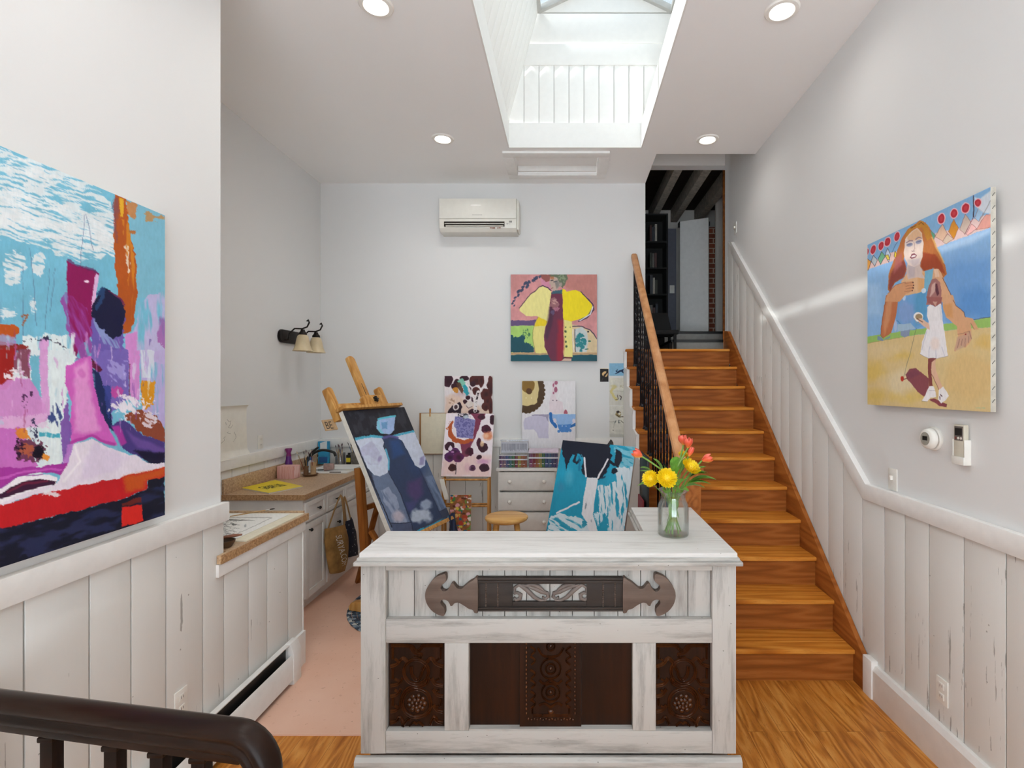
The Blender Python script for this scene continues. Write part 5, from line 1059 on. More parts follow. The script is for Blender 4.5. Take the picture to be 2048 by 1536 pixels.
    p.poly([(690, 60), (1010, 60), (1000, 200), (940, 290), (880, 270), (840, 150), (740, 110)], '#66705A', 1, rough=26, rs=.04); p.ell(930, 140, 60, 60, '#8FA07E', .8, rough=40, rs=.07, tex=(.9, .04, .06, .5, .08)); p.poly([(560, 70), (740, 70), (720, 180), (660, 190), (600, 140)], '#8C5048', .9, rough=20, rs=.05)
    p.poly([(722, 150), (800, 110), (850, 130), (890, 250), (840, 335), (765, 335), (735, 290), (740, 240), (715, 225)], '#C0A89A', 1, rough=6); p.poly([(800, 180), (860, 160), (885, 260), (830, 310)], '#6E7270', .7, soft=24, rough=12); p.line([(740, 175), (780, 165)], 14, '#3A3038', 1); p.line([(790, 190), (830, 180)], 14, '#4A4850', .9); p.line([(745, 295), (770, 288)], 9, '#8A3A40', 1); p.poly([(720, 110), (790, 100), (800, 150), (740, 150)], '#B5714A', .8, soft=12); p.ell(900, 240, 22, 36, '#A89A90', .9)
    p.poly([(770, 345), (930, 315), (930, 380), (750, 385)], '#315E6C', .95, rough=10)
    p.poly([(885, 1490), (960, 1425), (1075, 1425), (1078, 1490)], '#D6B7A2', 1); p.poly([(940, 1405), (1080, 1405), (1078, 1430), (960, 1428)], '#5E1A2A', 1)
    for cx, cy, r in ((560, 110, 30), (500, 130, 44), (470, 170, 40), (380, 200, 44), (330, 215, 36), (360, 260, 40), (290, 275, 36), (270, 330, 36), (225, 350, 34), (215, 410, 34), (165, 440, 26), (140, 500, 28), (115, 540, 22), (145, 570, 20)): p.ell(cx, cy, r, r * .62, '#38435F', .95, rough=14, rs=.06, rot=-.7)
    return p
canvas('square_painting', 'square painting of a figure with yellow wings on a pink ground', 'painting', (PX(1021.5, 5.415), 5.415, PZ(549, 5.415)), (PX(1194, 5.415) - PX(1021.5, 5.415), 0, 0), (0, 0, -(PZ(549, 5.415) - PZ(722, 5.415))), .04, 230, 230, art_yellow, EDGEB)

def splots(p, L, tone):
    for cx, cy, rx, ry, col in L: p.ell(cx, cy, rx, ry, col, 1, rough=max(8, .22 * min(rx, ry)), rs=.02); p.ell(cx + rx * .1, cy + ry * .1, rx * .45, ry * .45, tone, .55, soft=min(rx, ry) * .5)
def art_spl_up(x, y, u, v):
    p = Paint(x, y, '#E8E0E2').frame(870, 740, .14648); D, R = '#3C1828', '#54221F'
    p.poly([(130, 360), (330, 330), (420, 430), (560, 470), (720, 540), (790, 600), (130, 600)], '#E2C3AE', .8, soft=50, rough=40, rs=.01); p.ell(360, 320, 90, 40, '#CDB4B8', .8, soft=50)
    splots(p, [(180, 150, 65, 90, D), (300, 180, 50, 60, D), (400, 110, 60, 40, D), (560, 140, 90, 70, R), (630, 140, 40, 90, R), (250, 220, 30, 40, D), (555, 290, 55, 60, R), (520, 190, 40, 40, D), (690, 330, 70, 75, R), (720, 430, 60, 70, R), (690, 500, 55, 55, R), (755, 240, 34, 160, R), (760, 480, 30, 120, R), (450, 380, 36, 30, D), (410, 432, 30, 28, D), (530, 570, 75, 36, D), (730, 210, 30, 50, R), (520, 400, 26, 40, D)], '#2A0E18')
    p.poly([(170, 585), (220, 490), (340, 440), (370, 500), (350, 590)], '#2C1A28', 1, rough=14, rs=.03); p.ell(285, 505, 42, 46, '#E6DAD8', 1, rough=10, rs=.05); p.ell(285, 505, 24, 30, '#4A3238', 1); p.ell(470, 470, 50, 44, '#E0D4CC', 1); p.line([(430, 490), (460, 520), (510, 500)], 8, '#4A2C34', .8)
    p.poly([(310, 150), (370, 110), (420, 170), (380, 220), (330, 200)], '#7FC4AC', .95, rough=14, rs=.04); p.poly([(370, 210), (440, 200), (470, 320), (430, 350), (390, 290)], '#2FA3B4', 1, rough=16, rs=.04); p.poly([(290, 180), (340, 170), (390, 270), (370, 330), (310, 240)], '#5A3A2A', .9, rough=10); p.ell(285, 275, 40, 40, '#C8862E', .95, rough=16, rs=.05)
    p.line([(430, 190), (500, 300), (545, 430)], 30, '#EDE6E6', 1, rough=10); p.line([(450, 190), (520, 320)], 14, D, .9, tex=(1, .05, .03, .5, .05)); p.line([(590, 300), (560, 420), (550, 560)], 46, '#EAE2E2', 1, rough=8); p.line([(590, 310), (565, 430), (552, 560)], 26, '#2A1420', 1, tex=(1.4, .07, .01, .5, .05))
    p.ell(230, 430, 45, 40, '#9A6E52', .6, rough=20, rs=.05, tex=(.8, .05, .05, .5, .08)); return p
canvas('splotched_painting', 'upper one of two canvases splotched in maroon, pinned flat to the wall', 'painting', (PX(889, 5.434), 5.434, PZ(752, 5.434)), (PX(985, 5.434) - PX(889, 5.434), 0, .001), (0, 0, -.659), .012, 130, 150, art_spl_up, EDGEC)
def art_spl_low(x, y, u, v):
    p = Paint(x, y, '#EAE0E6').frame(870, 740, .14648); D, M = '#3A1628', '#4A1630'
    p.poly([(100, 1260), (400, 1150), (760, 1180), (760, 1470), (80, 1460)], '#E6C4BE', .8, soft=70, rough=50, rs=.01); p.poly([(470, 590), (690, 590), (680, 640), (590, 900), (540, 1040), (480, 1170), (390, 1180), (340, 1010), (420, 950), (520, 950), (550, 680)], '#7C3450', 1, rough=14, rs=.02)
    p.poly([(640, 640), (740, 620), (740, 700), (640, 790), (590, 960), (520, 1100), (490, 1050), (560, 900), (600, 800)], '#E6DEE4', 1, rough=8)
    p.line([(250, 690), (200, 780), (210, 880), (270, 960), (400, 980), (510, 950)], [20, 40, 60, 60, 60, 40], '#B4552A', 1, rough=14, rs=.03); p.line([(190, 720), (240, 700)], 20, '#B4552A', .9, rough=10, tex=(.2, .03, .1, .5, .08)); p.line([(170, 800), (220, 800)], 30, '#C06030', .9, rough=12, tex=(.2, .03, .1, .5, .08))
    p.poly([(275, 632), (400, 645), (555, 680), (515, 940), (300, 915), (290, 800), (258, 770)], '#8684B8', 1); p.poly([(280, 640), (550, 685), (512, 935), (300, 910)], '#5A5890', .8, tex=(.4, .06, .06, .54, .05))
    p.ell(400, 620, 70, 40, '#2A2430', 1, rough=24, rs=.05, tex=(.6, .05, .05, .42, .08)); p.ell(420, 640, 40, 24, '#B9C8D4', .9, rough=16)
    splots(p, [(640, 640, 50, 40, M), (785, 680, 40, 70, D), (700, 810, 65, 60, M), (600, 990, 30, 70, M), (660, 1060, 65, 60, D), (200, 1040, 70, 65, D), (260, 1110, 80, 50, '#54205A'), (200, 1190, 70, 60, '#54205A'), (320, 1190, 70, 70, '#5E2050'), (240, 1330, 55, 50, '#4A2420'), (600, 1190, 40, 36, D), (670, 1330, 66, 58, D), (510, 1340, 46, 40, '#5A3050'), (430, 1120, 60, 60, '#7C3850'), (480, 1110, 50, 60, M)], '#240C18')
    p.ell(720, 900, 66, 56, '#DC8A62', .95, soft=30, rough=20, rs=.02); p.ell(700, 900, 34, 30, '#F0C4A4', .8, soft=24); p.ell(640, 1010, 30, 40, '#E6C79A', .8, soft=16); p.ell(210, 1070, 26, 34, '#E6D8E6', 1, rough=12, rs=.05); p.ell(330, 1040, 24, 34, '#E6D8E6', .9, rough=10); p.ell(240, 1120, 20, 14, '#C08AC0', .9); p.ell(660, 1250, 80, 30, '#C48ABA', .7, soft=30, rough=20); p.ell(440, 1330, 40, 60, '#D9AEB8', .7, soft=30); p.line([(290, 1270), (285, 1420)], 12, '#2E2430', .8); return p
def lean(name, label, TLp, TRp, BLp, Yt, Yb, th, nu, nv, fn, edge, cat='painting', group=None):
    tl = V(PX(TLp[0], Yt), Yt, PZ(TLp[1], Yt)); tr = V(PX(TRp[0], Yt), Yt, PZ(TRp[1], Yt)); bl = V(PX(BLp[0], Yb), Yb, PZ(BLp[1], Yb))
    return canvas(name, label, cat, tl, tr - tl, bl - tl, th, nu, nv, fn, edge, None, group)
lean('splotched_painting', 'lower one of two canvases splotched in maroon, leaning on the wooden rack', (892.7, 826.5), (988.5, 827.5), (881.9, 952.5), 5.33, 5.11, .018, 140, 170, art_spl_low, EDGEC)

def art_animals(x, y, u, v):
    p = Paint(x, y, '#E4E2E4').frame(870, 740, .14648); BR = '#4E3618'
    for k_ in range(15):
        t_ = -1.15 + k_ * .21; p.ell(1245 + 235 * math.cos(t_) * .98, 300 + 260 * math.sin(t_), 34, 34, BR, 1)
    p.ell(1240, 300, 215, 240, BR, 1); p.poly([(1180, 140), (1400, 140), (1425, 260), (1395, 400), (1395, 440), (1360, 470), (1270, 492), (1180, 480)], '#D9C58C', 1); p.ell(1270, 215, 92, 95, '#8A6826', 1); p.ell(1282, 290, 42, 40, '#5A3A1A', 1); p.poly([(1100, 130), (1189, 130), (1189, 600), (1100, 600)], '#E4E2E4', 1)
    for cx, cy in ((1240, 378), (1316, 380)): p.ell(cx, cy, 9, 9, '#EADCB0', 1)
    p.poly([(1600, 140), (1672, 140), (1672, 310), (1640, 330), (1660, 400), (1740, 440), (1760, 590), (1560, 600), (1560, 450), (1590, 330)], '#E2D4DA', .9, soft=10)
    for q in ((1650, 175, 24, 30), (1615, 210, 12, 30), (1648, 270, 26, 34), (1615, 310, 12, 18)): p.ell(*q, '#A8607A', 1)
    for cx in (1612, 1662): p.ell(cx, 418, 8, 8, '#6A5A66', 1)
    p.ell(1780, 590, 26, 46, '#B05A6E', 1)
    p.poly([(1185, 600), (1920, 600), (1920, 1075), (1185, 1075)], '#E2E0E4', 1)
    p.poly([(1210, 720), (1230, 660), (1300, 630), (1440, 615), (1520, 650), (1550, 740), (1550, 930), (1420, 935), (1390, 860), (1340, 810), (1215, 815)], '#C8C4D8', 1); p.poly([(1320, 608), (1550, 605), (1550, 720), (1510, 640), (1420, 625), (1325, 625)], '#9A94AE', .9)
    p.line([(1575, 600), (1590, 690), (1650, 770)], 46, '#2A6CB4', 1); p.line([(1925, 735), (1860, 770)], 40, '#2A6CB4', 1); p.poly([(1600, 603), (1920, 603), (1915, 700), (1860, 740), (1760, 750), (1670, 735), (1620, 680)], '#92B8E4', 1); p.poly([(1668, 735), (1760, 748), (1862, 728), (1850, 790), (1820, 850), (1720, 850), (1690, 800)], '#4C86CC', 1)
    for cx, cy in ((1690, 835), (1850, 828)): p.ell(cx, cy, 20, 20, '#4C86CC', 1)
    for cx in (1737, 1793): p.ell(cx, 765, 7, 7, '#D8E6F4', 1)
    for cx, cy in ((1640, 690), (1895, 695)): p.ell(cx, cy, 22, 28, '#D9D2E0', 1)
    return p
an_ = canvas('animal_canvas', 'white canvas of pale cartoon baby animals hanging upside down above the dresser', 'painting', (PX(1044, 5.408), 5.408, PZ(762, 5.408)), (PX(1151, 5.408) - PX(1044, 5.408), 0, 0), (0, 0, -(PZ(762, 5.408) - PZ(897, 5.408))), .018, 160, 200, art_animals, EDGEC)
obj('wall_hook', MB().box(-.24, -.19, 5.4262, YB - .0003, 1.70, 1.73), EDGEC, an_)

def art_turq(x, y, u, v):
    p = Paint(x, y, '#1E93B2').frame(1080, 870, .13018); p.mottle(.10, .03); N = '#161C2C'
    p.ell(450, 650, 60, 120, '#5AAAC4', .6, soft=60); p.ell(320, 800, 50, 60, '#3E86A8', .7, soft=60)
    wx = (1.5, .005, .035, .44, .10)
    p.poly([(1130, 170), (1500, 170), (1500, 560), (1250, 560), (1180, 420)], '#8EC6D6', .8, rough=20, tex=(.4, .008, .03, .38, .2)); p.poly([(1160, 520), (1480, 480), (1400, 1480), (1180, 1480), (1220, 1000), (1160, 760)], '#D4DDE2', .95, rough=50, rs=.01, tex=(1.48, .005, .03, .42, .10)); p.poly([(900, 780), (1160, 740), (1250, 900), (1250, 1480), (1040, 1480), (1060, 1200), (880, 1200)], '#D8E0E4', .95, rough=50, rs=.012, tex=wx); p.poly([(820, 1200), (1060, 1170), (980, 1300), (900, 1400)], '#D6E2E8', .9, rough=30, tex=wx)
    p.poly([(100, 1490), (170, 1230), (320, 1190), (520, 1260), (700, 1280), (760, 1490)], '#CED9DE', .95, rough=40, rs=.015, tex=(.5, .006, .03, .42, .12)); p.line([(250, 1290), (480, 1470)], 60, '#1C8CAA', .9, rough=16)
    p.poly([(330, 70), (1060, 70), (1100, 330), (1060, 500), (960, 640), (900, 690), (870, 660), (720, 655), (640, 590), (640, 460), (660, 360), (600, 290), (500, 300), (430, 430), (400, 540), (380, 380), (340, 260)], N, 1, rough=20, rs=.03); p.poly([(1165, 215), (1255, 270), (1258, 400), (1200, 500), (1140, 470), (1160, 340)], N, 1, rough=14, rs=.04); p.line([(1060, 390), (1140, 460)], 44, N, 1, rough=8); p.ell(1140, 555, 48, 46, N, 1, rough=14, rs=.05); p.line([(560, 300), (520, 400), (560, 430), (610, 380)], 34, N, 1, rough=8); p.line([(960, 620), (1020, 560)], 30, N, .9, rough=10); p.line([(900, 675), (1010, 640)], 26, '#16384E', .9, rough=10, tex=(0, .02, .05, .45, .1))
    p.line([(605, 330), (600, 540)], 26, '#126A8C', .8, soft=20, rough=8); p.line([(640, 300), (660, 350)], 12, '#3EA0C0', .9, rough=5)
    p.poly([(725, 655), (890, 655), (870, 800), (840, 960), (815, 1210), (890, 1490), (760, 1490), (690, 1300), (640, 1210), (670, 960), (705, 780)], '#D9D9DC', 1, rough=4); p.ell(700, 1090, 14, 50, '#6E7A86', .8, rough=8, rot=.2); p.ell(680, 1360, 40, 50, '#1C87A4', .9, rough=24, rs=.05); p.ell(790, 1320, 12, 20, '#9AA2AA', .8)
    for a, c in (((682, 350), (705, 640)), ((1045, 370), (890, 655)), ((262, 1195), (605, 1030))): p.line([a, c], 26, '#DEDCE0', 1, soft=5)
    return p
tq_tl, tq_tr = V(PX(1125.6, 4.29), 4.29, PZ(880.2, 4.29)), V(PX(1271.5, 4.05), 4.05, PZ(894.1, 4.05))
tq_dn = V(PX(1095, 4.06), 4.06, PZ(1061.4, 4.06)) - tq_tl; rr_ = (tq_tr - tq_tl).normalized(); tq_dn = (tq_dn - rr_ * tq_dn.dot(rr_)); tq_dn = tq_dn.normalized() * .91
canvas('turquoise_painting', 'turquoise and white canvas with a black mass at its top, tilted on the black easel', 'painting', tq_tl, tq_tr - tq_tl, tq_dn, .036, 190, 270, art_turq, EDGEC)

# canvas on the big wooden easel
th_, ph_ = 1.2732, .4545; N_ = V(math.sin(th_), -math.cos(th_), 0); R_ = V(math.cos(th_), math.sin(th_), 0); U_ = V(0, 0, 1) * math.cos(ph_) - N_ * math.sin(ph_)
FN = R_.cross(-U_); FN = FN if FN.dot(N_) > 0 else -FN
E0 = V(PX(685, 3.85), 3.85, PZ(822, 3.85)); EW, EH = .775, 1.055
def EP(a, b_, c_=0.): return E0 + R_ * a - U_ * b_ + FN * c_
def art_easel(x, y, u, v):
    p = Paint(x, y, '#3A4258').frame(640, 790, .18229); p.mottle(.12, .04)
    p.poly([(240, 170), (920, 120), (1040, 390), (800, 440), (380, 480)], '#22232C', 1, rough=8); p.poly([(300, 190), (900, 140), (1000, 380), (400, 440)], '#3A3B46', .6, tex=(1.2, .01, .03, .55, .12))
    p.poly([(570, 860), (760, 850), (900, 1080), (1010, 1500), (760, 1500), (600, 1000)], '#66748E', 1, rough=10, soft=14); p.poly([(640, 1040), (760, 980), (900, 1300), (960, 1420), (800, 1400)], '#98A2BA', .8, rough=40, rs=.01, tex=(1.1, .006, .03, .42, .2)); p.ell(860, 1330, 60, 60, '#C8B4B8', .6, soft=40, rough=20)
    p.poly([(1090, 780), (1180, 700), (1400, 1240), (1310, 1280)], '#54637E', 1, rough=8, soft=12); p.poly([(1160, 900), (1230, 880), (1390, 1230), (1320, 1260)], '#7E90B0', .7, soft=20, tex=(1.15, .006, .03, .42, .2))
    p.poly([(690, 470), (860, 460), (960, 600), (1080, 780), (1230, 1110), (1340, 1340), (1020, 1490), (990, 1380), (880, 1080), (760, 860), (760, 700), (720, 560)], '#33405E', 1, rough=5); p.poly([(760, 500), (870, 480), (930, 640), (800, 700)], '#2F4F84', .8, soft=40); p.poly([(960, 960), (1110, 900), (1130, 1080), (1050, 1180), (960, 1080)], '#4E3F6C', .9, soft=50, rough=20); p.ell(1100, 1330, 110, 70, '#B9C4D4', .9, soft=40, rough=50, rs=.012); p.ell(1170, 1200, 60, 50, '#A9B6CC', .8, soft=30, rough=30, rs=.015); p.poly([(940, 1180), (1080, 1160), (1000, 1280), (960, 1260)], '#4A4A7C', .7, soft=30); p.ell(1080, 720, 120, 160, '#2C4470', .6, soft=80)
    p.line([(760, 860), (890, 1100), (1000, 1390), (1020, 1490)], 8, '#232A40', .9); p.line([(1080, 800), (1220, 1090), (1330, 1330)], 8, '#2A3350', .8)
    p.poly([(385, 480), (560, 450), (670, 465), (705, 520), (690, 560), (740, 680), (762, 790), (740, 850), (660, 893), (600, 880), (520, 800), (470, 680), (420, 560)], '#C4CCDE', 1, rough=4); p.poly([(430, 560), (560, 520), (650, 640), (640, 760), (540, 760), (470, 660)], '#B0B0CC', .7, rough=40, rs=.012, tex=(.5, .01, .02, .42, .2)); p.line([(385, 482), (560, 450), (680, 462)], 26, '#4FA8C4', 1, rough=8, soft=8); p.line([(720, 600), (755, 700), (755, 820)], 18, '#5FB4D4', .9, soft=8); p.ell(655, 700, 20, 36, '#8A7CAA', .7, soft=14, rot=.4)
    p.poly([(790, 450), (880, 420), (1030, 390), (1090, 530), (1160, 690), (1150, 770), (1100, 808), (1040, 770), (980, 650), (900, 500)], '#C6CEE0', 1, rough=4); p.line([(800, 452), (1030, 395)], 22, '#4FA8C4', 1, rough=8); p.poly([(1095, 690), (1150, 660), (1140, 760), (1090, 770)], '#8C86B4', .8, soft=14)
    p.poly([(625, 290), (650, 255), (735, 240), (825, 228), (812, 380), (770, 438), (680, 430), (620, 370)], '#9CB4DC', 1, rough=5); p.line([(640, 262), (740, 245), (822, 232)], 20, '#5ABAD0', 1); p.line([(640, 290), (640, 370), (690, 425)], 26, '#7CC4D8', .9, rough=8); p.poly([(670, 300), (740, 290), (735, 370), (680, 375)], '#6496C4', .9, rough=8); p.line([(680, 430), (760, 440), (800, 420)], 14, '#16161E', 1); p.line([(690, 470), (760, 450), (850, 470)], 26, '#5A5490', .9, soft=12)
    p.poly([(780, 1400), (1000, 1400), (1010, 1500), (800, 1500)], '#4A5470', 1, rough=6); p.line([(780, 1410), (1000, 1400)], 6, '#1E2436', 1); p.line([(1310, 1280), (1410, 1240)], 6, '#1E2436', 1); p.line([(1060, 1500), (1250, 1420), (1400, 1340), (1450, 1310)], 22, '#3FA4C4', 1, rough=8, tex=(-.4, .02, .05, .4, .2)); p.line([(260, 210), (560, 920), (790, 1450)], 12, '#222634', 1, rough=5); p.mottle(.05, .2)
    return p
canvas('easel_painting', 'dusky blue canvas of a winged figure, leaning far back on the big wooden easel', 'painting', EP(0, 0), R_ * EW, -U_ * EH, .038, 220, 280, art_easel, EDGEC)

# pinned prints, sketches and boards on the back wall
def flat(name, label, px0, px1, py0, py1, fn, Y=YB - .004, th=.0015, nu=60, nv=60, edge=None, cat='print', group=None):
    return canvas(name, label, cat, (PX(px0, Y), Y, PZ(py0, Y)), (PX(px1, Y) - PX(px0, Y), 0, 0), (0, 0, PZ(py1, Y) - PZ(py0, Y)), th, nu, nv, fn, edge or PAPER, None, group)
def art_moon(x, y, u, v):
    p = Paint(x, y, '#1A1616').frame(1190, 700, .13021); p.poly([(60, 270), (220, 270), (220, 296), (60, 296)], '#D8C49E', 1); p.ell(155, 370, 42, 42, '#DDB880', 1); p.line([(190, 345), (150, 385), (140, 410)], 22, '#241A18', 1, rough=5); p.line([(120, 430), (100, 480)], 10, '#3A3434', 1); return p
flat('moon_print', 'small black print of an orange moon pinned beside the cat print', 1200, 1217, 737, 763.5, art_moon, nu=40, nv=60)
def art_cat(x, y, u, v):
    p = Paint(x, y, '#86B7D4').frame(1190, 700, .13021); p.mottle(.05, .3); B_ = '#1A2A4C'
    p.poly([(318, 318), (330, 312), (345, 325), (400, 300), (440, 288), (465, 300), (470, 335), (452, 330), (448, 305), (430, 310), (428, 330), (450, 352), (440, 362), (415, 350), (400, 335), (370, 345), (320, 368), (308, 362), (350, 340), (330, 335)], B_, 1); p.line([(345, 300), (338, 320)], 10, B_, 1); return p
flat('cat_print', 'blue print of a stretching dark cat pinned near the stairs', 1218.5, 1253.5, 726.5, 751.5, art_cat, nu=80, nv=60)
def art_sk1(x, y, u, v):
    p = Paint(x, y, '#D6D3C6').frame(1190, 700, .13021); p.mottle(.06, .2); p.poly([(220, 640), (545, 625), (545, 850), (220, 850)], '#CECBC0', .9); p.line([(220, 636), (545, 626)], 6, '#A9A698', 1); p.line([(300, 560), (250, 640), (290, 720), (330, 760)], 44, '#CDBE7A', .9, rough=14, rs=.05, soft=10); p.ell(290, 560, 50, 30, '#C9BE8C', .7, rough=20, rs=.05, soft=14); p.ell(430, 560, 40, 20, '#A89C78', .6, rough=16, rs=.06, tex=(.4, .05, .05, .5, .1)); p.line([(345, 690), (360, 750), (310, 765)], 10, '#5A4A3A', .9); p.line([(380, 700), (405, 720), (395, 760)], 14, '#3A302A', .9); return p
flat('figure_sketch', 'upper of two taped paper sketches with ochre brush marks below the cat print', 1218.5, 1261, 755.5, 811, art_sk1, nu=70, nv=90, cat='sketch')
def art_sk2(x, y, u, v):
    p = Paint(x, y, '#D3D1C6').frame(1190, 700, .13021); p.mottle(.06, .2); p.line([(220, 1105), (320, 1098)], 6, '#8E8C80', 1); p.ell(360, 985, 40, 50, '#8E7A4A', .9, rough=16, rs=.06); p.ell(350, 950, 20, 22, '#3A2E2A', 1, rough=6); p.ell(375, 980, 20, 16, '#E0DCCC', 1); p.line([(330, 1000), (380, 1030), (430, 1025)], 12, '#4A3C28', .9, rough=5); p.line([(325, 1085), (305, 1120)], 9, '#4A4E52', .9); p.line([(370, 1080), (362, 1120), (385, 1120)], 12, '#3E4648', .9); p.line([(395, 1085), (440, 1125)], 9, '#5A5A4A', .9); p.line([(300, 1130), (285, 1200)], 7, '#A8A494', .8); p.ell(280, 1238, 8, 6, '#4A4640', 1); p.poly([(220, 1290), (545, 1290), (545, 1340), (220, 1340)], '#B5B4AC', .7, soft=20); return p
flat('figure_sketch', 'lower of two taped paper sketches, with a small seated figure, below the cat print', 1219, 1261.5, 812, 874, art_sk2, Y=YB - .006, nu=70, nv=100, cat='sketch')

# roll of drawing paper tacked to the niche wall
def wallpaper_sheet():
    y0, y1, zt_, zb_ = 3.62, 4.185, 1.602, 1.195
    def fn(u, v):
        lift = .012 + .010 * math.sin(3 * u + 2) * (v) + .03 * max(0, v - .86) / .14 * (1 if True else 0) + .018 * max(0, .06 - v) / .06
        return V(XN + lift, y0 + (y1 - y0) * u + .03 * max(0, u - .9) / .1 * v * v, zt_ + (zb_ - zt_) * v + .012 * math.sin(5 * u) * v + (.03 * (1 - u) * -v))
    m = MB().sheet(fn, 24, 24, .0015)
    t = obj('drawing_paper', m, PAPER, smooth=80); tag(t, 'curling sheet of drawing paper tacked above the brown worktop', 'paper')
    pen = simple('pencil_line', '#6E6A66', .8); s_ = MB()
    for L in (((.58, .25), (.62, .30), (.66, .28), (.64, .36), (.6, .40), (.66, .42), (.7, .36)), ((.5, .6), (.54, .56), (.52, .64), (.46, .68)), ((.62, .48), (.58, .5), (.66, .52)), ((.74, .5), (.78, .6), (.72, .68)), ((.55, .3), (.56, .35))):
        s_.tube([fn(*q) + V(.0016, 0, 0) for q in L], .0011, 5)
    obj('pencil_drawing', s_, pen, t)
wallpaper_sheet()
# ================================================================== big wooden easel
EAS = m_wood('oiled_beech_easel', '#A36F35', '#C08D4E', '#D3A868', 'Z', .45, 1, 5); EASD = m_wood('dark_beech_easel_leg', '#6E3B14', '#8C5222', '#A06A34', 'Z', .45, 1, 5)
ea = thing('easel', 'big adjustable wooden studio easel behind the front desk', 'easel', (-1.35, 4.1, .018))
def ebar(a0, a1, b0, b1, c0, c1): return MB().obox(EP(a0, b0, c0), R_ * (a1 - a0), -U_ * (b1 - b0), FN * (c1 - c0))
def eplate(pts, c0, c1, o=(0, 0)): return MB().prism(pts, EP(0, 0, c0), R_, -U_, FN * (c1 - c0))
def tongue(a0, a1, b0, b1):          # board with a rounded upper end
    r = (a1 - a0) / 2; am = (a0 + a1) / 2
    return [(a0, b1), (a1, b1)] + [(am + r * math.cos(t), b0 + r * .8 - r * .8 * math.sin(t)) for t in np.linspace(0, math.pi, 9)]
obj('mast', eplate(tongue(.37, .455, -.52, 1.45), -.085, -.055), EAS, ea, bev=.003)
obj('mast_slot', ebar(.409, .416, -.26, -.10, -.0548, -.0542), GAP, ea)
for a_ in (-.01, .585): obj('upright', eplate(tongue(a_, a_ + .062, -.225, .05), -.10, -.050), EAS, ea, bev=.003)
obj('top_tray', ebar(-.02, .715, -.030, -.006, -.048, .035), EAS, ea, bev=.003); obj('tray_back', ebar(.02, .62, -.075, -.031, -.0495, -.030), EAS, ea, bev=.003)
obj('clamp_block', eplate([(.27, -.031), (.27, -.10), (.30, -.125), (.52, -.125), (.56, -.10), (.56, -.031)], -.0295, .005), EAS, ea, bev=.004)
m = MB(); kc = EP(.415, -.082, .006)
for k_ in range(5):
    t_ = k_ * 2 * math.pi / 5; d_ = R_ * math.cos(t_) + U_ * math.sin(t_); m.bar(kc + FN * .012, kc + FN * .012 + d_ * .026, .013, .014, up=tuple(FN))
m.cyl(kc, kc + FN * .024, .010, n=10); obj('clamp_knob', m, BLACKM, ea)
obj('bottom_tray', ebar(-.03, .80, EH + .001, EH + .03, -.05, .06), EAS, ea, bev=.003)
for a_ in (0.0, .6):
    f = R_ * a_; p0 = V(-1.685, 3.985, .022) + f; p1 = p0 + N_ * .82
    obj('foot', MB().prism([(0, 0), (0, .03), (.02, .06), (.10, .075), (.72, .075), (.80, .06), (.82, .03), (.82, 0)], p0 - R_ * .035, N_, (0, 0, 1), R_ * .07), EAS, ea, bev=.008, seg=3)
    obj('post', MB().bar(p0 + N_ * .16 + V(0, 0, .0755), p0 + N_ * .07 + V(0, 0, 1.10), .055, .05, up=tuple(R_)), EASD, ea, bev=.003)
    obj('brace', MB().bar(p0 + N_ * .60 + V(0, 0, .0755), p0 + N_ * .18 + V(0, 0, .62), .03, .04, up=tuple(R_)), EASD, ea, bev=.003)
c0 = V(-1.685, 3.985, .0) + N_ * .13
obj('stretcher', MB().bar(c0 + V(0, 0, .30) + R_ * .03, c0 + R_ * .57 + V(0, 0, .30), .03, .06), EASD, ea, bev=.003)
obj('stretcher', MB().bar(c0 - N_ * .045 + V(0, 0, .80) + R_ * .03, c0 - N_ * .045 + R_ * .57 + V(0, 0, .80), .025, .04), EASD, ea, bev=.003)
obj('back_leg', MB().bar(EP(.41, .45, -.105), V(-1.87, 4.55, .0095), .04, .03), EASD, ea, bev=.003)
CARD = simple('tan_cardboard', '#B99B76', .85, var=.1)
bc = obj('letter_card', MB().obox(EP(-.115, .02, -.1005), R_ * .12, -U_ * .085, -FN * .010), CARD); tag(bc, 'small tan card with two block letters wedged behind the easel upright', 'card')
lt = text_mesh('BE', .085, EP(-.108, .095, -.1000), R_, U_, .0006, .8); obj('lettering', lt, simple('dark_print', '#3A322C', .8), bc)
def ragfn(u, v):
    w = .12 + .03 * v; s = (u - .5) * w
    return EP(EW - .06, EH - .02, .067) + R_ * s + V(0, 0, -1) * .27 * v + N_ * (.02 * math.sin(u * 11 + v * 3) * (.4 + v) + .02 * v) + FN * .0
o = obj('rag', MB().sheet(ragfn, 16, 16, .003), simple('navy_cloth', '#2B3550', .9, var=.15), smooth=80); tag(o, 'navy painting rag hanging from the lower corner of the easel canvas', 'rag')

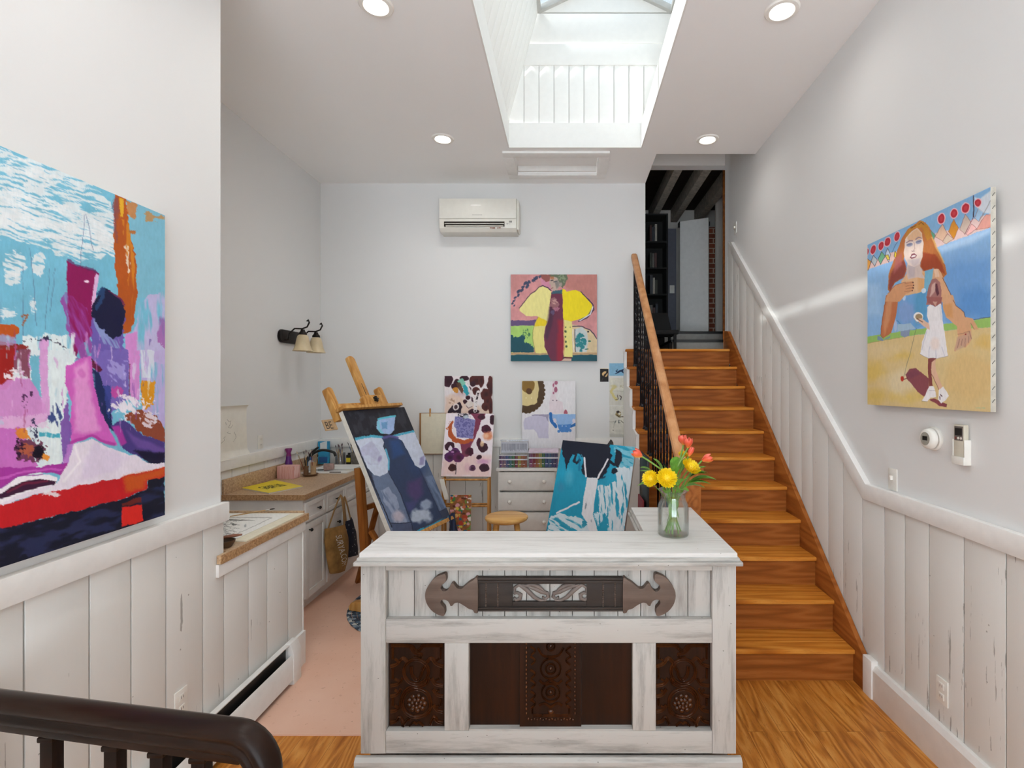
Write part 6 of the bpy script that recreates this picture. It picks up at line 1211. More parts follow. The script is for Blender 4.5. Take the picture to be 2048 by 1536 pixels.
# ------------------------------------------------------------------ rack, stool, boards
RACKW = m_wood('golden_wood_rack', '#99632C', '#B98245', '#CC9C5E', 'Z', .45, 1, 5)
rk = thing('drying_rack', 'golden wooden towel rack carrying the lower splotched canvas', 'rack', (-1.0, 5.11, .0075))
for x_ in (-1.235, -.785):
    for y_ in (5.03, 5.17): obj('post', MB().bar((x_, y_, .0255), (x_, 5.10 + (y_ - 5.10) * .55, .845), .022, .022), RACKW, rk, bev=.004)
    obj('foot', MB().box(x_ - .013, x_ + .013, 4.99, 5.21, .0075, .025), RACKW, rk, bev=.004)
for z_, y_ in ((.822, 5.10), (.57, 5.055), (.57, 5.145), (.20, 5.10)): obj('bar', MB().cyl((-1.224, y_, z_), (-.796, y_, z_), .010, n=10), RACKW, rk)
STOOL = m_wood('honey_stool_wood', '#B4803F', '#CE9D5A', '#DDB373', 'X', .35, .8, 4)
sx_, sy_, sz_ = -.474, 3.95, .755
so = thing('stool', 'round honey coloured wooden stool between the desk and the dresser', 'stool', (sx_, sy_, .0075))
obj('seat', MB().lathe([(0, -.036), (.145, -.036), (.160, -.028), (.166, -.016), (.163, -.005), (.154, 0), (0, 0)], (sx_, sy_, sz_), n=40), STOOL, so, smooth=50)
for k_ in range(4):
    t_ = math.pi / 4 + k_ * math.pi / 2 + .15; d_ = V(math.cos(t_), math.sin(t_), 0)
    obj('leg', MB().tube([V(sx_, sy_, sz_ - .0365) + d_ * .105, V(sx_, sy_, .4) + d_ * .155, V(sx_, sy_, .0075) + d_ * .205], [.021, .023, .018], 12), STOOL, so)
for k_ in range(4):
    t_ = math.pi / 4 + k_ * math.pi / 2 + .15; t2 = t_ + math.pi / 2; z_ = .30 + .06 * (k_ % 2)
    q_ = .155 + .05 * (.4 - z_) / .39
    obj('rung', MB().cyl((sx_ + math.cos(t_) * q_, sy_ + math.sin(t_) * q_, z_), (sx_ + math.cos(t2) * q_, sy_ + math.sin(t2) * q_, z_), .010, n=10), STOOL, so)
def art_dabs(x, y, u, v):
    p = Paint(x, y, '#8E5A34'); p.frame(890, 985, .2); rr = random.Random(4)
    for k_ in range(240):
        c_ = rr.choice(['#B4432E', '#D9B0A8', '#3E7A3E', '#D8C24A', '#8A4A22', '#E2DAD0', '#A86A3A', '#2F5E7A', '#C86A4A', '#D99AA0', '#6E8A3A', '#5A2E1E'])
        p.ell(rr.uniform(20, 280), rr.uniform(10, 900), rr.uniform(8, 26), rr.uniform(8, 22), c_, 1, rough=8, rs=.08)
    return p
canvas('palette_board', 'paint-daubed board in reds and greens propped below the splotched canvases', 'board', (-1.145, 4.985, .695), (.205, 0, 0), (0, -.09, -.687), .01, 60, 160, art_dabs, EDGEC)
bd = thing('drawing_board', 'cream paper clipped to a brown board beside the splotched canvases', 'board', (-1.42, 5.40, 1.035))
bx0, bx1, bz0, bz1 = PX(838, 5.39), PX(893, 5.39), PZ(909, 5.39), PZ(826, 5.39)
obj('backing', MB().box(bx0, bx1, 5.402, 5.414, bz0, bz1), m_wood('brown_board', '#7A5230', '#94683E', '#A87C50', 'Z', .6), bd, bev=.002)
obj('paper', MB().sheet(lambda u, v: V(bx0 + .02 + (bx1 - bx0 - .025) * u, 5.400 - .006 * math.sin(math.pi * v) * (1 - u * .5), bz1 - .005 + (bz0 - bz1 + .012) * v), 12, 12, .0012), CREAM, bd, smooth=80)
obj('wall_hook', MB().box((bx0 + bx1) / 2 - .01, (bx0 + bx1) / 2 + .01, 5.4145, YB - .0003, bz1 - .03, bz1 - .01), BLACKM, bd)
cp = thing('clothespin', 'wooden clothespin at the top of the cream paper', 'clothespin', (PX(860, 5.39), 5.395, PZ(832, 5.39)))
for s in (-1, 1): obj('jaw', MB().bar((PX(860, 5.39), 5.393 + s * .006 + .002, PZ(833, 5.39)), (PX(860, 5.39), 5.393 + s * .010 + .002, PZ(817, 5.39)), .012, .006, up=(0, 1, 0)), RACKW, cp, bev=.001)
o = obj('paper_sheet', MB().sheet(lambda u, v: V(PX(878, 5.0) + .045 * u + .055 * v, 5.018 - .02 * math.sin(v * 2), .845 - .20 * v), 6, 10, .001), PAPER, smooth=80); tag(o, 'loose white paper sheet hanging off the wooden rack', 'paper')

# ------------------------------------------------------------------ dresser with marker cases
DRS = simple('worn_white_dresser_paint', '#D9D6D0', .5, var=.03)
ds = thing('dresser', 'small white painted dresser against the back wall', 'dresser', (-.41, 5.23, .0075))
a0, a1, f0 = -.693, -.125, 5.055
obj('case', MB().box(a0, a0 + .018, f0 + .012, 5.42, .0075, .9145).box(a1 - .018, a1, f0 + .012, 5.42, .0075, .9145).box(a0 + .018, a1 - .018, 5.405, 5.42, .05, .9145).box(a0 + .018, a1 - .018, f0 + .012, 5.405, .06, .078).box(a0 + .018, a1 - .018, f0 + .02, 5.405, .711, .722).box(a0 + .018, a1 - .018, f0 + .02, 5.405, .511, .522).box(a0 + .018, a1 - .018, f0 + .02, 5.405, .312, .323), DRS, ds, bev=.002)
obj('top', MB().box(a0 - .015, a1 + .015, f0 - .012, 5.422, .915, .941), DRS, ds, bev=.005)
for z0_, z1_ in ((.728, .905), (.528, .706), (.329, .507), (.09, .308)):
    d_ = obj('drawer', MB().box(a0 + .010, a1 - .010, f0 - .004, f0 + .0115, z0_, z1_), DRS, ds, bev=.003)
    for x_ in (-.575, -.235): obj('knob', MB().lathe([(0, 0), (.007, 0), (.007, .010), (.017, .020), (.019, .028), (.013, .036), (0, .038)], (x_, f0 - .0045, z0_ + (z1_ - z0_) * .5), (0, -1, 0), n=16), WHITEP, d_, smooth=60)
CLR = m_glass('clear_plastic_case', (.93, .94, .96, 1), .05, refl=.35); FROST = simple('frosted_plastic_lid', '#C9CAD2', .3, var=.06)
def marker_case(label, x0, x1, z, h, cols, lid):
    t = thing('marker_case', label, 'marker case', ((x0 + x1) / 2, 5.17, z), 'marker cases on the dresser')
    m = MB().box(x0, x1, 5.08, 5.26, z, z + .004).box(x0, x0 + .003, 5.08, 5.26, z + .004, z + h).box(x1 - .003, x1, 5.08, 5.26, z + .004, z + h).box(x0 + .003, x1 - .003, 5.08, 5.083, z + .004, z + h).box(x0 + .003, x1 - .003, 5.257, 5.26, z + .004, z + h)
    obj('tray', m, CLR, t)
    r_ = MB().box(x0 - .001, x1 + .001, 5.0775, 5.0795, z + h * .62, z + h * .72).box(x0 - .001, x1 + .001, 5.0775, 5.0795, z + h - .004, z + h + .002); obj('rim', r_, FROST, t)
    r_ = MB()
    for k_ in range(7): a = x0 + .012 + k_ * (x1 - x0 - .02) / 7; r_.box(a, a + (x1 - x0) / 12, 5.0778, 5.0795, z + h * .27, z + h * .31)
    obj('printed_dashes', r_, FROST, t)
    n_ = len(cols) * 2; w_ = (x1 - x0 - .012) / n_
    for k_ in range(n_):
        nm, c_ = cols[k_ // 2]; cx = x0 + .006 + (k_ + .5) * w_; mt = simple('marker_' + nm.replace(' ', '_'), c_, .35, var=.02)
        mk = obj('marker', MB().cyl((cx, 5.105, z + .0045), (cx, 5.105, z + h * .70), w_ * .47, n=10), mt); tag(mk, '%s marker standing in the %s' % (nm, lid[0]), 'marker', '%s markers in the %s' % (nm, lid[0]))
        obj('cap', MB().cyl((cx, 5.105, z + h * .70), (cx, 5.105, z + h * .96), w_ * .43, n=10), mt, mk)
    return t
CL = [('purple', '#54408E'), ('navy', '#1F3F8A'), ('blue', '#215FA6'), ('teal', '#1B8A8E'), ('green', '#2E8A4A'), ('crimson', '#A23A4A'), ('yellow', '#CDBB3E'), ('orange', '#C9712E'), ('rust', '#C0582A')]
CRr = [('magenta', '#B23A86'), ('rose', '#B5364E'), ('orange', '#CB6A2E'), ('yellow', '#C9C23E'), ('green', '#3E8A36'), ('blue', '#2A6AA8'), ('sky', '#2F7FB4'), ('navy', '#274A8C'), ('purple', '#6A3E86')]
tl_ = marker_case('clear marker case with its lid propped open on the dresser', -.688, -.404, .9412, .125, CL, ('open case',))
lm = obj('lid', MB().box(-.688, -.404, 5.245, 5.249, 1.0685, 1.205).box(-.688, -.404, 5.20, 5.2445, 1.196, 1.205), CLR, tl_)
m = MB()
for k_ in range(42):
    w_ = random.uniform(.0012, .0035); x_ = -.68 + k_ * .0063; m.box(x_, x_ + w_, 5.2435, 5.2445, 1.085 + random.uniform(0, .02), 1.165)
obj('printed_label', m, simple('grey_label_print', '#6E7080', .6), lm)
o_ = obj('label_paper', MB().box(-.684, -.41, 5.2446, 5.2449, 1.072, 1.18), FROST, lm)
tr_ = marker_case('clear marker case with a closed pinkish lid on the dresser', -.392, -.098, .9412, .150, CRr, ('closed case',))
obj('lid', MB().obox((-.394, 5.079, 1.0935), (.298, 0, 0), (0, .182, .012), (0, 0, .012)), simple('pale_pink_lid', '#D6C3D2', .3, var=.1), tr_, bev=.003)

# ------------------------------------------------------------------ black easel holding the turquoise canvas, and things beside it
be = thing('tripod_easel', 'black tripod easel holding the turquoise canvas', 'easel', (.2, 4.3, .0075))
tn = (tq_tr - tq_tl).cross(tq_dn).normalized(); tn = tn if tn.y > 0 else -tn
tc = (tq_tl + tq_tr) / 2 + tn * .06; dnu = tq_dn.normalized(); rru = (tq_tr - tq_tl).normalized()
obj('mast', MB().bar(tc + rru * .09 - dnu * .035 + tn * .0, tc + rru * .0 + dnu * 1.02, .03, .02), BLACKM, be, bev=.002)
bt = tq_tl + tq_dn + (tq_tr - tq_tl) * .5
obj('tray', MB().obox(bt - rru * .22 - tn * .02 + dnu * .001, rru * .44, tn * .10, dnu * .02), BLACKM, be, bev=.002)
for f_ in ((-.32, 3.88, .0075), (.40, 3.76, .0075), (.05, 4.85, .0075)): obj('leg', MB().cyl(tc + tn * .03 + dnu * .25, f_, .011, n=10), BLACKM, be)
obj('top_clamp', MB().prism([(-.025, 0), (.025, 0), (0, .05)], tc + rru * .09 - dnu * .002 - tn * .03, rru, -dnu, tn * .05), BLACKM, be)
o = obj('portfolio', MB().obox((.546, 3.60, .0075), (0, .36, 0), (.018, 0, 0), (.012, .02, 1.24)), BLACKM, bev=.003); tag(o, 'black portfolio standing against the side of the stairs', 'portfolio')
o = obj('folder', MB().obox((.518, 3.62, .0075), (0, .24, 0), (.012, 0, 0), (.012, .02, .93)), simple('dark_red_card', '#7E1620', .6), bev=.002); tag(o, 'dark red folder standing beside the black portfolio', 'folder')

# ------------------------------------------------------------------ air conditioner
AX0, AX1, AZ0, AZ1, AF = PX(878.5, 5.255), PX(1033, 5.255), 3.345, 3.682, 5.255
ac = thing('air_conditioner', 'white wall-mounted split air conditioner on the back wall', 'air conditioner', ((AX0 + AX1) / 2, 5.36, AZ0))
ACW = simple('ac_white_plastic', '#DEDCD3', .35, var=.015)
yb_ = YB - .0005
prof_ = [(AF + .012, AZ1), (AF, AZ1 - .01), (AF, AZ0 + .11), (AF + .008, AZ0 + .035), (AF + .04, AZ0), (yb_, AZ0), (yb_, AZ1)]
obj('body', MB().prism(prof_, (AX0, 0, 0), (0, 1, 0), (0, 0, 1), (AX1 - AX0, 0, 0)), ACW, ac, bev=.004)
obj('front_panel', MB().box(AX0 + .002, AX1 - .004, AF - .010, AF - .0005, AZ0 + .128, AZ1 - .006), ACW, ac, bev=.004)
lx0, lx1 = PX(888, AF), PX(1009, AF)
lv = obj('outlet', MB().box(lx0, lx1, AF - .0015, AF - .0002, AZ0 + .045, AZ0 + .098), GAP, ac)
obj('louvre', MB().box(lx0 + .008, lx1 - .004, AF - .012, AF - .0018, AZ0 + .071, AZ0 + .077), ACW, ac, bev=.002); obj('louvre', MB().obox((lx0 + .02, AF - .002, AZ0 + .045), (lx1 - lx0 - .03, 0, 0), (0, -.014, .006), (0, 0, .003)), ACW, ac)
obj('side_cover', MB().box(AX1 + .0005, AX1 + .022, AF + .02, yb_, AZ0 + .02, AZ1 - .01), ACW, ac, bev=.01)
m = MB().box(lx1 + .047, lx1 + .077, AF - .002, AF - .0002, AZ0 + .088, AZ0 + .106); obj('receiver', m, simple('grey_sensor', '#8E8C86', .4), ac)
m = text_mesh('HP  T', .018, (lx1 + .018, AF - .0006, AZ0 + .068), (1, 0, 0), (0, 0, 1), .0006); obj('marking', m, simple('grey_print', '#57544E', .6), ac)
m = MB()
for a, c, hh in ((.0, .018, .008), (.022, .052, .010), (.075, .082, .012), (.088, .11, .007)): m.box(PX(980, AF) + a, PX(980, AF) + c, AF - .0015, AF + .004, AZ0 + .040 - hh - .002, AZ0 + .038)
obj('sticker', m, simple('brown_sticker', '#8A5A48', .6), ac)
m = MB().ball((PX(952, AF), AF - .010, PZ(411, AF)), (.055, .002, .009), 20, 8); obj('badge', m, simple('bright_badge', '#F4F2EC', .15, var=.0), ac, smooth=70)
m = MB()
for k_ in range(9): m.box(PX(945, AF) + k_ * .0115, PX(945, AF) + k_ * .0115 + .0075, AF - .0112, AF - .0101, PZ(431, AF), PZ(431, AF) + .006)
obj('logo_marks', m, simple('pale_grey_print', '#A9A69F', .5), ac)

# ------------------------------------------------------------------ two-light wall sconce
sc = thing('wall_sconce', 'dark bronze two-light sconce with cream bell shades above the sink', 'wall lamp', (XN, 4.85, 2.2))
BRZ = simple('dark_bronze', '#1C1613', .4, .6, .1); SHD = simple('cream_glass_shade', '#CDBB97', .35, var=.08, scale=9)
m = MB().prism([(4.70 + .055 * math.cos(t) if math.cos(t) < 0 else 4.97 + .055 * math.cos(t), 2.215 + .062 * math.sin(t)) for t in np.linspace(0, 2 * math.pi, 24, endpoint=False)], (XN + .001, 0, 0), (0, 1, 0), (0, 0, 1), (.028, 0, 0))
obj('backplate', m, BRZ, sc, bev=.008, seg=3)
for y_ in (4.72, 4.97):
    x_ = XN + .195
    ar = obj('arm', MB().tube([(XN + .03, y_, 2.18), (XN + .06, y_, 2.18), (XN + .07, y_, 2.24), (XN + .12, y_, 2.285), (XN + .19, y_, 2.283), (XN + .235, y_, 2.30), (XN + .255, y_, 2.34), (XN + .245, y_, 2.365), (XN + .232, y_, 2.352)], .0075, 8), BRZ, sc, smooth=60)
    obj('socket', MB().lathe([(0, .0), (.036, 0), (.034, .016), (.022, .03), (.016, .048), (0, .05)], (x_, y_, 2.228), n=20), BRZ, ar, smooth=60)
    obj('shade', MB().lathe([(.030, .0), (.045, -.012), (.055, -.05), (.064, -.10), (.078, -.135), (.088, -.15), (.084, -.15), (.075, -.134), (.06, -.10), (.05, -.05), (.03, -.006)], (x_, y_, 2.2275), n=28), SHD, sc, smooth=70)

# ------------------------------------------------------------------ wall plates, thermostat, remote
def plate(name, label, cat, o, ux, n_, kind):
    """wall plate: o = centre on the wall, ux = horizontal along the wall, n_ = out of the wall"""
    o, ux, n_ = Vector(o), Vector(ux), Vector(n_); t = thing(name, label, cat, o)
    z = Vector((0, 0, 1)); obj('plate', MB().obox(o - ux * .036 - z * .058 + n_ * .0005, ux * .072, z * .116, n_ * .006), WHITEP, t, bev=.002)
    if kind == 'switch': obj('toggle', MB().obox(o - ux * .005 - z * .004 + n_ * .0066, ux * .010, z * .024, n_ * .014), WHITEP, t, bev=.002)
    else:
        for s in (-1, 1):
            c_ = o + z * s * .024; f = obj('socket', MB().obox(c_ - ux * .016 - z * .014 + n_ * .0066, ux * .032, z * .028, n_ * .003), WHITEP, t, bev=.004)
            for q in (-.007, .005): obj('slot', MB().obox(c_ + ux * q - z * .004 + n_ * .0097, ux * .002, z * .011, n_ * .0004), GAP, f)
    return t
plate('wall_outlet', 'white outlet on the niche wall beside the drawing paper', 'outlet', (XN, 4.39, 1.275), (0, 1, 0), (1, 0, 0), 'outlet')
plate('wall_outlet', 'white outlet low on the boards above the heater', 'outlet', (XL + .012, 2.215, .385), (0, 1, 0), (1, 0, 0), 'outlet')
plate('wall_outlet', 'white outlet low on the boards of the right wall near the baseboard', 'outlet', (XR - .012, 2.366, .345), (0, -1, 0), (-1, 0, 0), 'outlet')
plate('light_switch', 'white switch plate standing on the chair rail below the figure painting', 'light switch', (XR, 2.745, 1.255), (0, -1, 0), (-1, 0, 0), 'switch')
plate('light_switch', 'white switch plate high beside the top of the stairs', 'light switch', (XR, 5.33, 3.40), (0, -1, 0), (-1, 0, 0), 'switch')
th = thing('thermostat', 'round white thermostat under the figure painting', 'thermostat', (XR, 2.44, 1.505)); tz = (XR - .0005, 2.435, 1.505)
obj('base_ring', MB().lathe([(0, 0), (.056, 0), (.057, .008), (.052, .014), (0, .014)], tz, (-1, 0, 0), n=36), WHITEP, th, smooth=50)
obj('dial', MB().lathe([(.046, .016), (.050, .020), (.046, .040), (.036, .046), (0, .046)], tz, (-1, 0, 0), n=36), WHITEP, th, smooth=50)
f_ = obj('face', MB().lathe([(0, .0465), (.031, .0465), (.031, .0475), (0, .0475)], tz, (-1, 0, 0), n=30), simple('silver_face', '#9C9A90', .4), th)
obj('display', MB().box(tz[0] - .0485, tz[0] - .0477, tz[1] - .016, tz[1] + .016, 1.497, 1.517), BLACKM, f_)
rm = thing('remote_holder', 'white wall holder with the air conditioner remote beside the thermostat', 'remote holder', (XR, 2.25, 1.41))
obj('holder', MB().box(XR - .004, XR - .0005, 2.215, 2.285, 1.41, 1.52).box(XR - .030, XR - .004, 2.215, 2.218, 1.41, 1.52).box(XR - .030, XR - .004, 2.282, 2.285, 1.41, 1.52).box(XR - .034, XR - .030, 2.215, 2.285, 1.41, 1.445).box(XR - .030, XR - .004, 2.218, 2.282, 1.41, 1.414), WHITEP, rm, bev=.001)
BGE = simple('beige_remote_plastic', '#CFC9B8', .4, var=.02)
rc = thing('remote_control', 'beige air conditioner remote in its wall holder', 'remote control', (XR - .017, 2.25, 1.4145))
rb_ = obj('case', MB().box(XR - .028, XR - .006, 2.221, 2.279, 1.4145, 1.585), BGE, rc, bev=.003)
obj('fascia', MB().box(XR - .0292, XR - .0282, 2.226, 2.274, 1.515, 1.578), simple('grey_fascia', '#6E6660', .4), rc); obj('screen', MB().box(XR - .0300, XR - .0293, 2.230, 2.270, 1.538, 1.570), BLACKM, rc)
for k_, c_ in enumerate(('#7E4A44', '#E4E0D8', '#E4E0D8')):
    obj('button', MB().lathe([(0, 0), (.0055, 0), (.0055, .0015), (0, .002)], (XR - .0293, 2.266 - k_ * .0155, 1.526), (-1, 0, 0), n=14), simple('button_%d' % k_, c_, .4), rc)

# ------------------------------------------------------------------ worktop clutter
def brush(label, group, p, d, L, r, cols, tip):
    """paint brush: handle, ferrule, bristles"""
    p = Vector(p); d = Vector(d).normalized(); t = thing('paint_brush', label, 'brush', p, group)
    obj('handle', MB().tube([p, p + d * L * .5, p + d * L * .78], [r * .6, r, r * .7], 6), cols, t); obj('ferrule', MB().tube([p + d * L * .7801, p + d * L * .88], [r * .75, r * .9], 6), FER, t)
    obj('bristles', MB().tube([p + d * L * .8801, p + d * L * .95, p + d * L], [r * .95, r * 1.0, r * .3], 6), tip, t); return t
FER = simple('silver_ferrule', '#A9A9A6', .3, .8); HND = [simple('brush_handle_' + n_, c_, .4) for n_, c_ in (('tan', '#B08A56'), ('black', '#211C1A'), ('red', '#7A2A22'), ('blue', '#34597E'), ('cream', '#C9B48C'))]; TIPS = [simple('bristle_' + n_, c_, .9) for n_, c_ in (('dark', '#2E241E'), ('pale', '#C2B49A'), ('stained', '#6A4E5A'))]
Zc = CT + .0005
bk = thing('magazine', 'yellow magazine lying on the brown worktop', 'magazine', (-2.42, 4.28, Zc))
q = [(-2.614, 4.10), (-2.54, 4.44), (-2.158, 4.173), (-2.285, 3.91)]
obj('pages', MB().prism([(-2.609, 4.10), (-2.538, 4.434), (-2.164, 4.173), (-2.287, 3.916)], (0, 0, Zc), (1, 0, 0), (0, 1, 0), (0, 0, .010)), PAPER, bk)
cv_ = obj('cover', MB().prism(q, (0, 0, Zc + .0101), (1, 0, 0), (0, 1, 0), (0, 0, .0012)), simple('yellow_cover', '#EBD31C', .4, var=.04), bk)
m = MB(); ctr = V(-2.40, 4.155, Zc + .0117); e1 = (V(-2.158, 4.173, 0) - V(-2.285, 3.91, 0)).normalized(); e2 = (V(-2.614, 4.10, 0) - V(-2.285, 3.91, 0)).normalized()
rnd = random.Random(3)
for i in range(16):
    for j in range(11):
        if rnd.random() < .62: m.obox(ctr + e1 * (i - 8) * .011 + e2 * (j - 5.5) * .013, e1 * .009, e2 * rnd.uniform(.005, .012), V(0, 0, .0004))
obj('printed_block', m, simple('grey_ink', '#4A4636', .7), cv_)
pn = obj('note_block', MB().sheet(lambda u, v: V(-2.585 + .155 * u, 4.545, Zc + .11 * v), 1, 1).v and MB().box(-2.588, -2.435, 4.55, 4.66, Zc, Zc + .112), NT('pink_paper_stack').m, bev=.004); tag(pn, 'pink block of paper beside the brush cup', 'paper block')
t_ = NT('pink_paper_layers'); w_ = t_.n('ShaderNodeTexWave', bands_direction='X'); w_.inputs['Scale'].default_value = 26; w_.inputs['Distortion'].default_value = 3; t_.l(t_.coord('Object', (1, 1, .35)), w_.inputs['Vector']); t_.base(t_.ramp(w_.outputs['Fac'], [(.2, '#C98A82'), (.6, '#E2B2AC'), (1, '#EBC9C4')])); t_.rough(.8)
pn.data.materials.clear(); pn.data.materials.append(t_.m)
pb = thing('squeeze_bottle', 'purple bottle behind the pink paper block', 'bottle', (-2.575, 4.72, Zc)); PUR = simple('purple_plastic', '#5E1F7A', .3, var=.08)
obj('body', MB().lathe([(0, 0), (.03, 0), (.032, .01), (.032, .12), (.024, .15), (.022, .18), (0, .18)], (-2.575, 4.72, Zc), n=18), PUR, pb, smooth=60); obj('nozzle', MB().lathe([(0, .1805), (.022, .1805), (.018, .21), (.03, .245), (.026, .252), (0, .252)], (-2.575, 4.72, Zc), n=18), simple('magenta_plastic', '#7E1E6E', .3), pb, smooth=60)
ds_ = obj('clay_dish', MB().lathe([(0, 0), (.05, 0), (.07, .018), (.066, .02), (.048, .006), (0, .006)], (-2.375, 4.72, Zc), n=24), simple('brown_clay', '#6E5036', .6)); tag(ds_, 'shallow brown dish under the brush cups on the worktop', 'dish')
tc_ = obj('cardboard_tube', MB().lathe([(0, 0), (.024, 0), (.024, .115), (.021, .115), (.021, .004), (0, .004)], (-2.353, 4.73, Zc + .0065), n=20), CARD); tag(tc_, 'cardboard tube holding brushes on the brown dish', 'cup')
gc_ = obj('clay_cup', MB().lathe([(0, 0), (.018, 0), (.022, .03), (.019, .06), (.024, .085), (.021, .085), (.016, .06), (0, .01)], (-2.405, 4.70, Zc + .0065), n=20), MATS['brown_clay']); tag(gc_, 'small brown waisted cup with brushes on the clay dish', 'cup')
for k_ in range(9):
    c_ = (-2.353, 4.73) if k_ < 4 else (-2.405, 4.70); t_ = k_ * 2.4
    brush('thin brush in the %s beside the pink block' % ('cardboard tube' if k_ < 4 else 'brown waisted cup'), 'brushes in the cardboard tube' if k_ < 4 else 'brushes in the brown cup', (c_[0] + .006 * math.cos(t_), c_[1] + .006 * math.sin(t_), Zc + .016), (.22 * math.cos(t_) - (.15 if k_ > 3 else 0), .2 * math.sin(t_), 1), random.uniform(.17, .235), .0035, HND[k_ % 5], TIPS[k_ % 3])
bx_ = thing('detergent_carton', 'blue and white carton behind the faucet', 'carton', (-2.535, 5.12, CT + .0135))
obj('carton', MB().box(-2.60, -2.49, 5.322, 5.362, CT + .015, CT + .25), simple('blue_carton', '#2F9AC9', .5, var=.1), bx_, bev=.003); obj('label_panel', MB().obox((-2.575, 5.3205, CT + .15), (.07, 0, .02), (0, .0012, 0), (.0, 0, .085)), simple('white_label', '#DDE6EA', .5), bx_)
obj('lower_panel', MB().box(-2.59, -2.50, 5.3205, 5.3217, CT + .03, CT + .09), simple('dark_blue_label', '#2A5E9C', .5), bx_)
sb = thing('soap_bottle', 'clear soap bottle with a blue label standing by the faucet', 'bottle', (-2.47, 4.95, CT + .0145))
obj('body', MB().lathe([(0, 0), (.026, 0), (.028, .01), (.028, .075), (.012, .10), (0, .10)], (-2.475, 4.93, CT + .0145), n=18), simple('milky_plastic', '#C9D2D6', .2), sb, smooth=60); obj('cap', MB().lathe([(0, .1005), (.013, .1005), (.012, .13), (0, .13)], (-2.475, 4.93, CT + .0145), n=14), simple('blue_cap', '#3A6FB0', .3), sb)
jr = obj('glass_jar', MB().lathe([(0, .003), (.045, .003), (.047, .12), (.05, .125), (.053, .12), (.05, .0), (0, 0)], (-2.545, 5.385, CT + .001), n=24), CLR, smooth=60)
jr.location.x += .15; WL[jr].x += .15
tag(jr, 'clear jar of brushes between the carton and the yellow labelled box', 'jar')
kb = thing('ink_bottle', 'black bottle with a yellow label between jar and brush bin', 'bottle', (-2.30, 5.38, CT + .001))
obj('body', MB().box(-2.325, -2.275, 5.36, 5.40, CT + .001, CT + .105), BLACKM, kb, bev=.006); obj('label', MB().box(-2.322, -2.278, 5.3583, 5.3595, CT + .03, CT + .075), simple('yellow_label', '#D9C82A', .5), kb); obj('cap', MB().cyl((-2.30, 5.38, CT + .1055), (-2.30, 5.38, CT + .125), .014, n=14), BLACKM, kb)
bn = obj('brush_bin', MB().prism([(-2.26, 0), (-2.06, 0), (-2.05, .135), (-2.058, .135), (-2.066, .006), (-2.254, .006), (-2.262, .135), (-2.27, .135)], (0, 5.345, CT + .001), (1, 0, 0), (0, 0, 1), (0, .003, 0)).prism([(-2.26, 0), (-2.06, 0), (-2.05, .135), (-2.27, .135)], (0, 5.410, CT + .001), (1, 0, 0), (0, 0, 1), (0, .003, 0)).box(-2.262, -2.058, 5.348, 5.41, CT + .001, CT + .006).box(-2.268, -2.264, 5.348, 5.41, CT + .006, CT + .135).box(-2.056, -2.052, 5.348, 5.41, CT + .006, CT + .135).prism([(-2.26, 0), (-2.06, 0), (-2.05, .135), (-2.27, .135)], (0, 5.3445, CT + .001), (1, 0, 0), (0, 0, 1), (0, .001, 0)), simple('scuffed_grey_bin', '#77736C', .4, .3, .2, scale=40)); tag(bn, 'scuffed grey bin crammed with brushes at the back of the sink', 'bin')
rnd = random.Random(9)
for k_ in range(26):
    x_ = -2.245 + .18 * (k_ + .5) / 26; y_ = 5.362 + .035 * rnd.random()
    brush('paint brush crammed into the grey bin at the sink', 'brushes in the grey bin', (x_, y_, CT + .012), (rnd.uniform(-.45, .35), rnd.uniform(-.1, .05), 1), rnd.uniform(.19, .27), rnd.uniform(.003, .005), HND[rnd.randrange(5)], TIPS[rnd.randrange(3)])
for k_ in range(10):
    x_ = -2.395 + .04 * math.cos(k_ * 2.1) * .6; y_ = 5.385 + .03 * math.sin(k_ * 2.1) * .6
    brush('paint brush standing in the clear jar at the sink', 'brushes in the clear jar', (x_, y_, CT + .007), (rnd.uniform(-.25, .3), rnd.uniform(-.1, .05), 1), rnd.uniform(.18, .23), rnd.uniform(.003, .0045), HND[rnd.randrange(5)], TIPS[rnd.randrange(3)])
M_ = Matrix.Rotation(math.radians(-70), 3, 'Y')
cu = thing('rinse_cup', 'stained cup lying on its side on the sink rim', 'cup', (-2.30, 4.93, CT + .0145))
obj('cup', MB().lathe([(0, 0), (.030, 0), (.037, .085), (.035, .085), (.028, .004), (0, .004)], (-2.255, 4.93, CT + .0525), (-1, -.25, -.05), n=24), simple('stained_pinkish_cup', '#A88A82', .5, var=.2), cu, smooth=60)
brush('black brush poking out of the tipped rinse cup', None, (-2.28, 4.925, CT + .028), (-1, -.2, -.05), .15, .006, HND[1], TIPS[0])
pc = obj('pencil', MB().cyl((-2.235, 4.80, CT + .0195), (-2.13, 4.80, CT + .0195), .004, n=6), BLACKM); tag(pc, 'black pencil lying along the front rim of the sink', 'pencil')

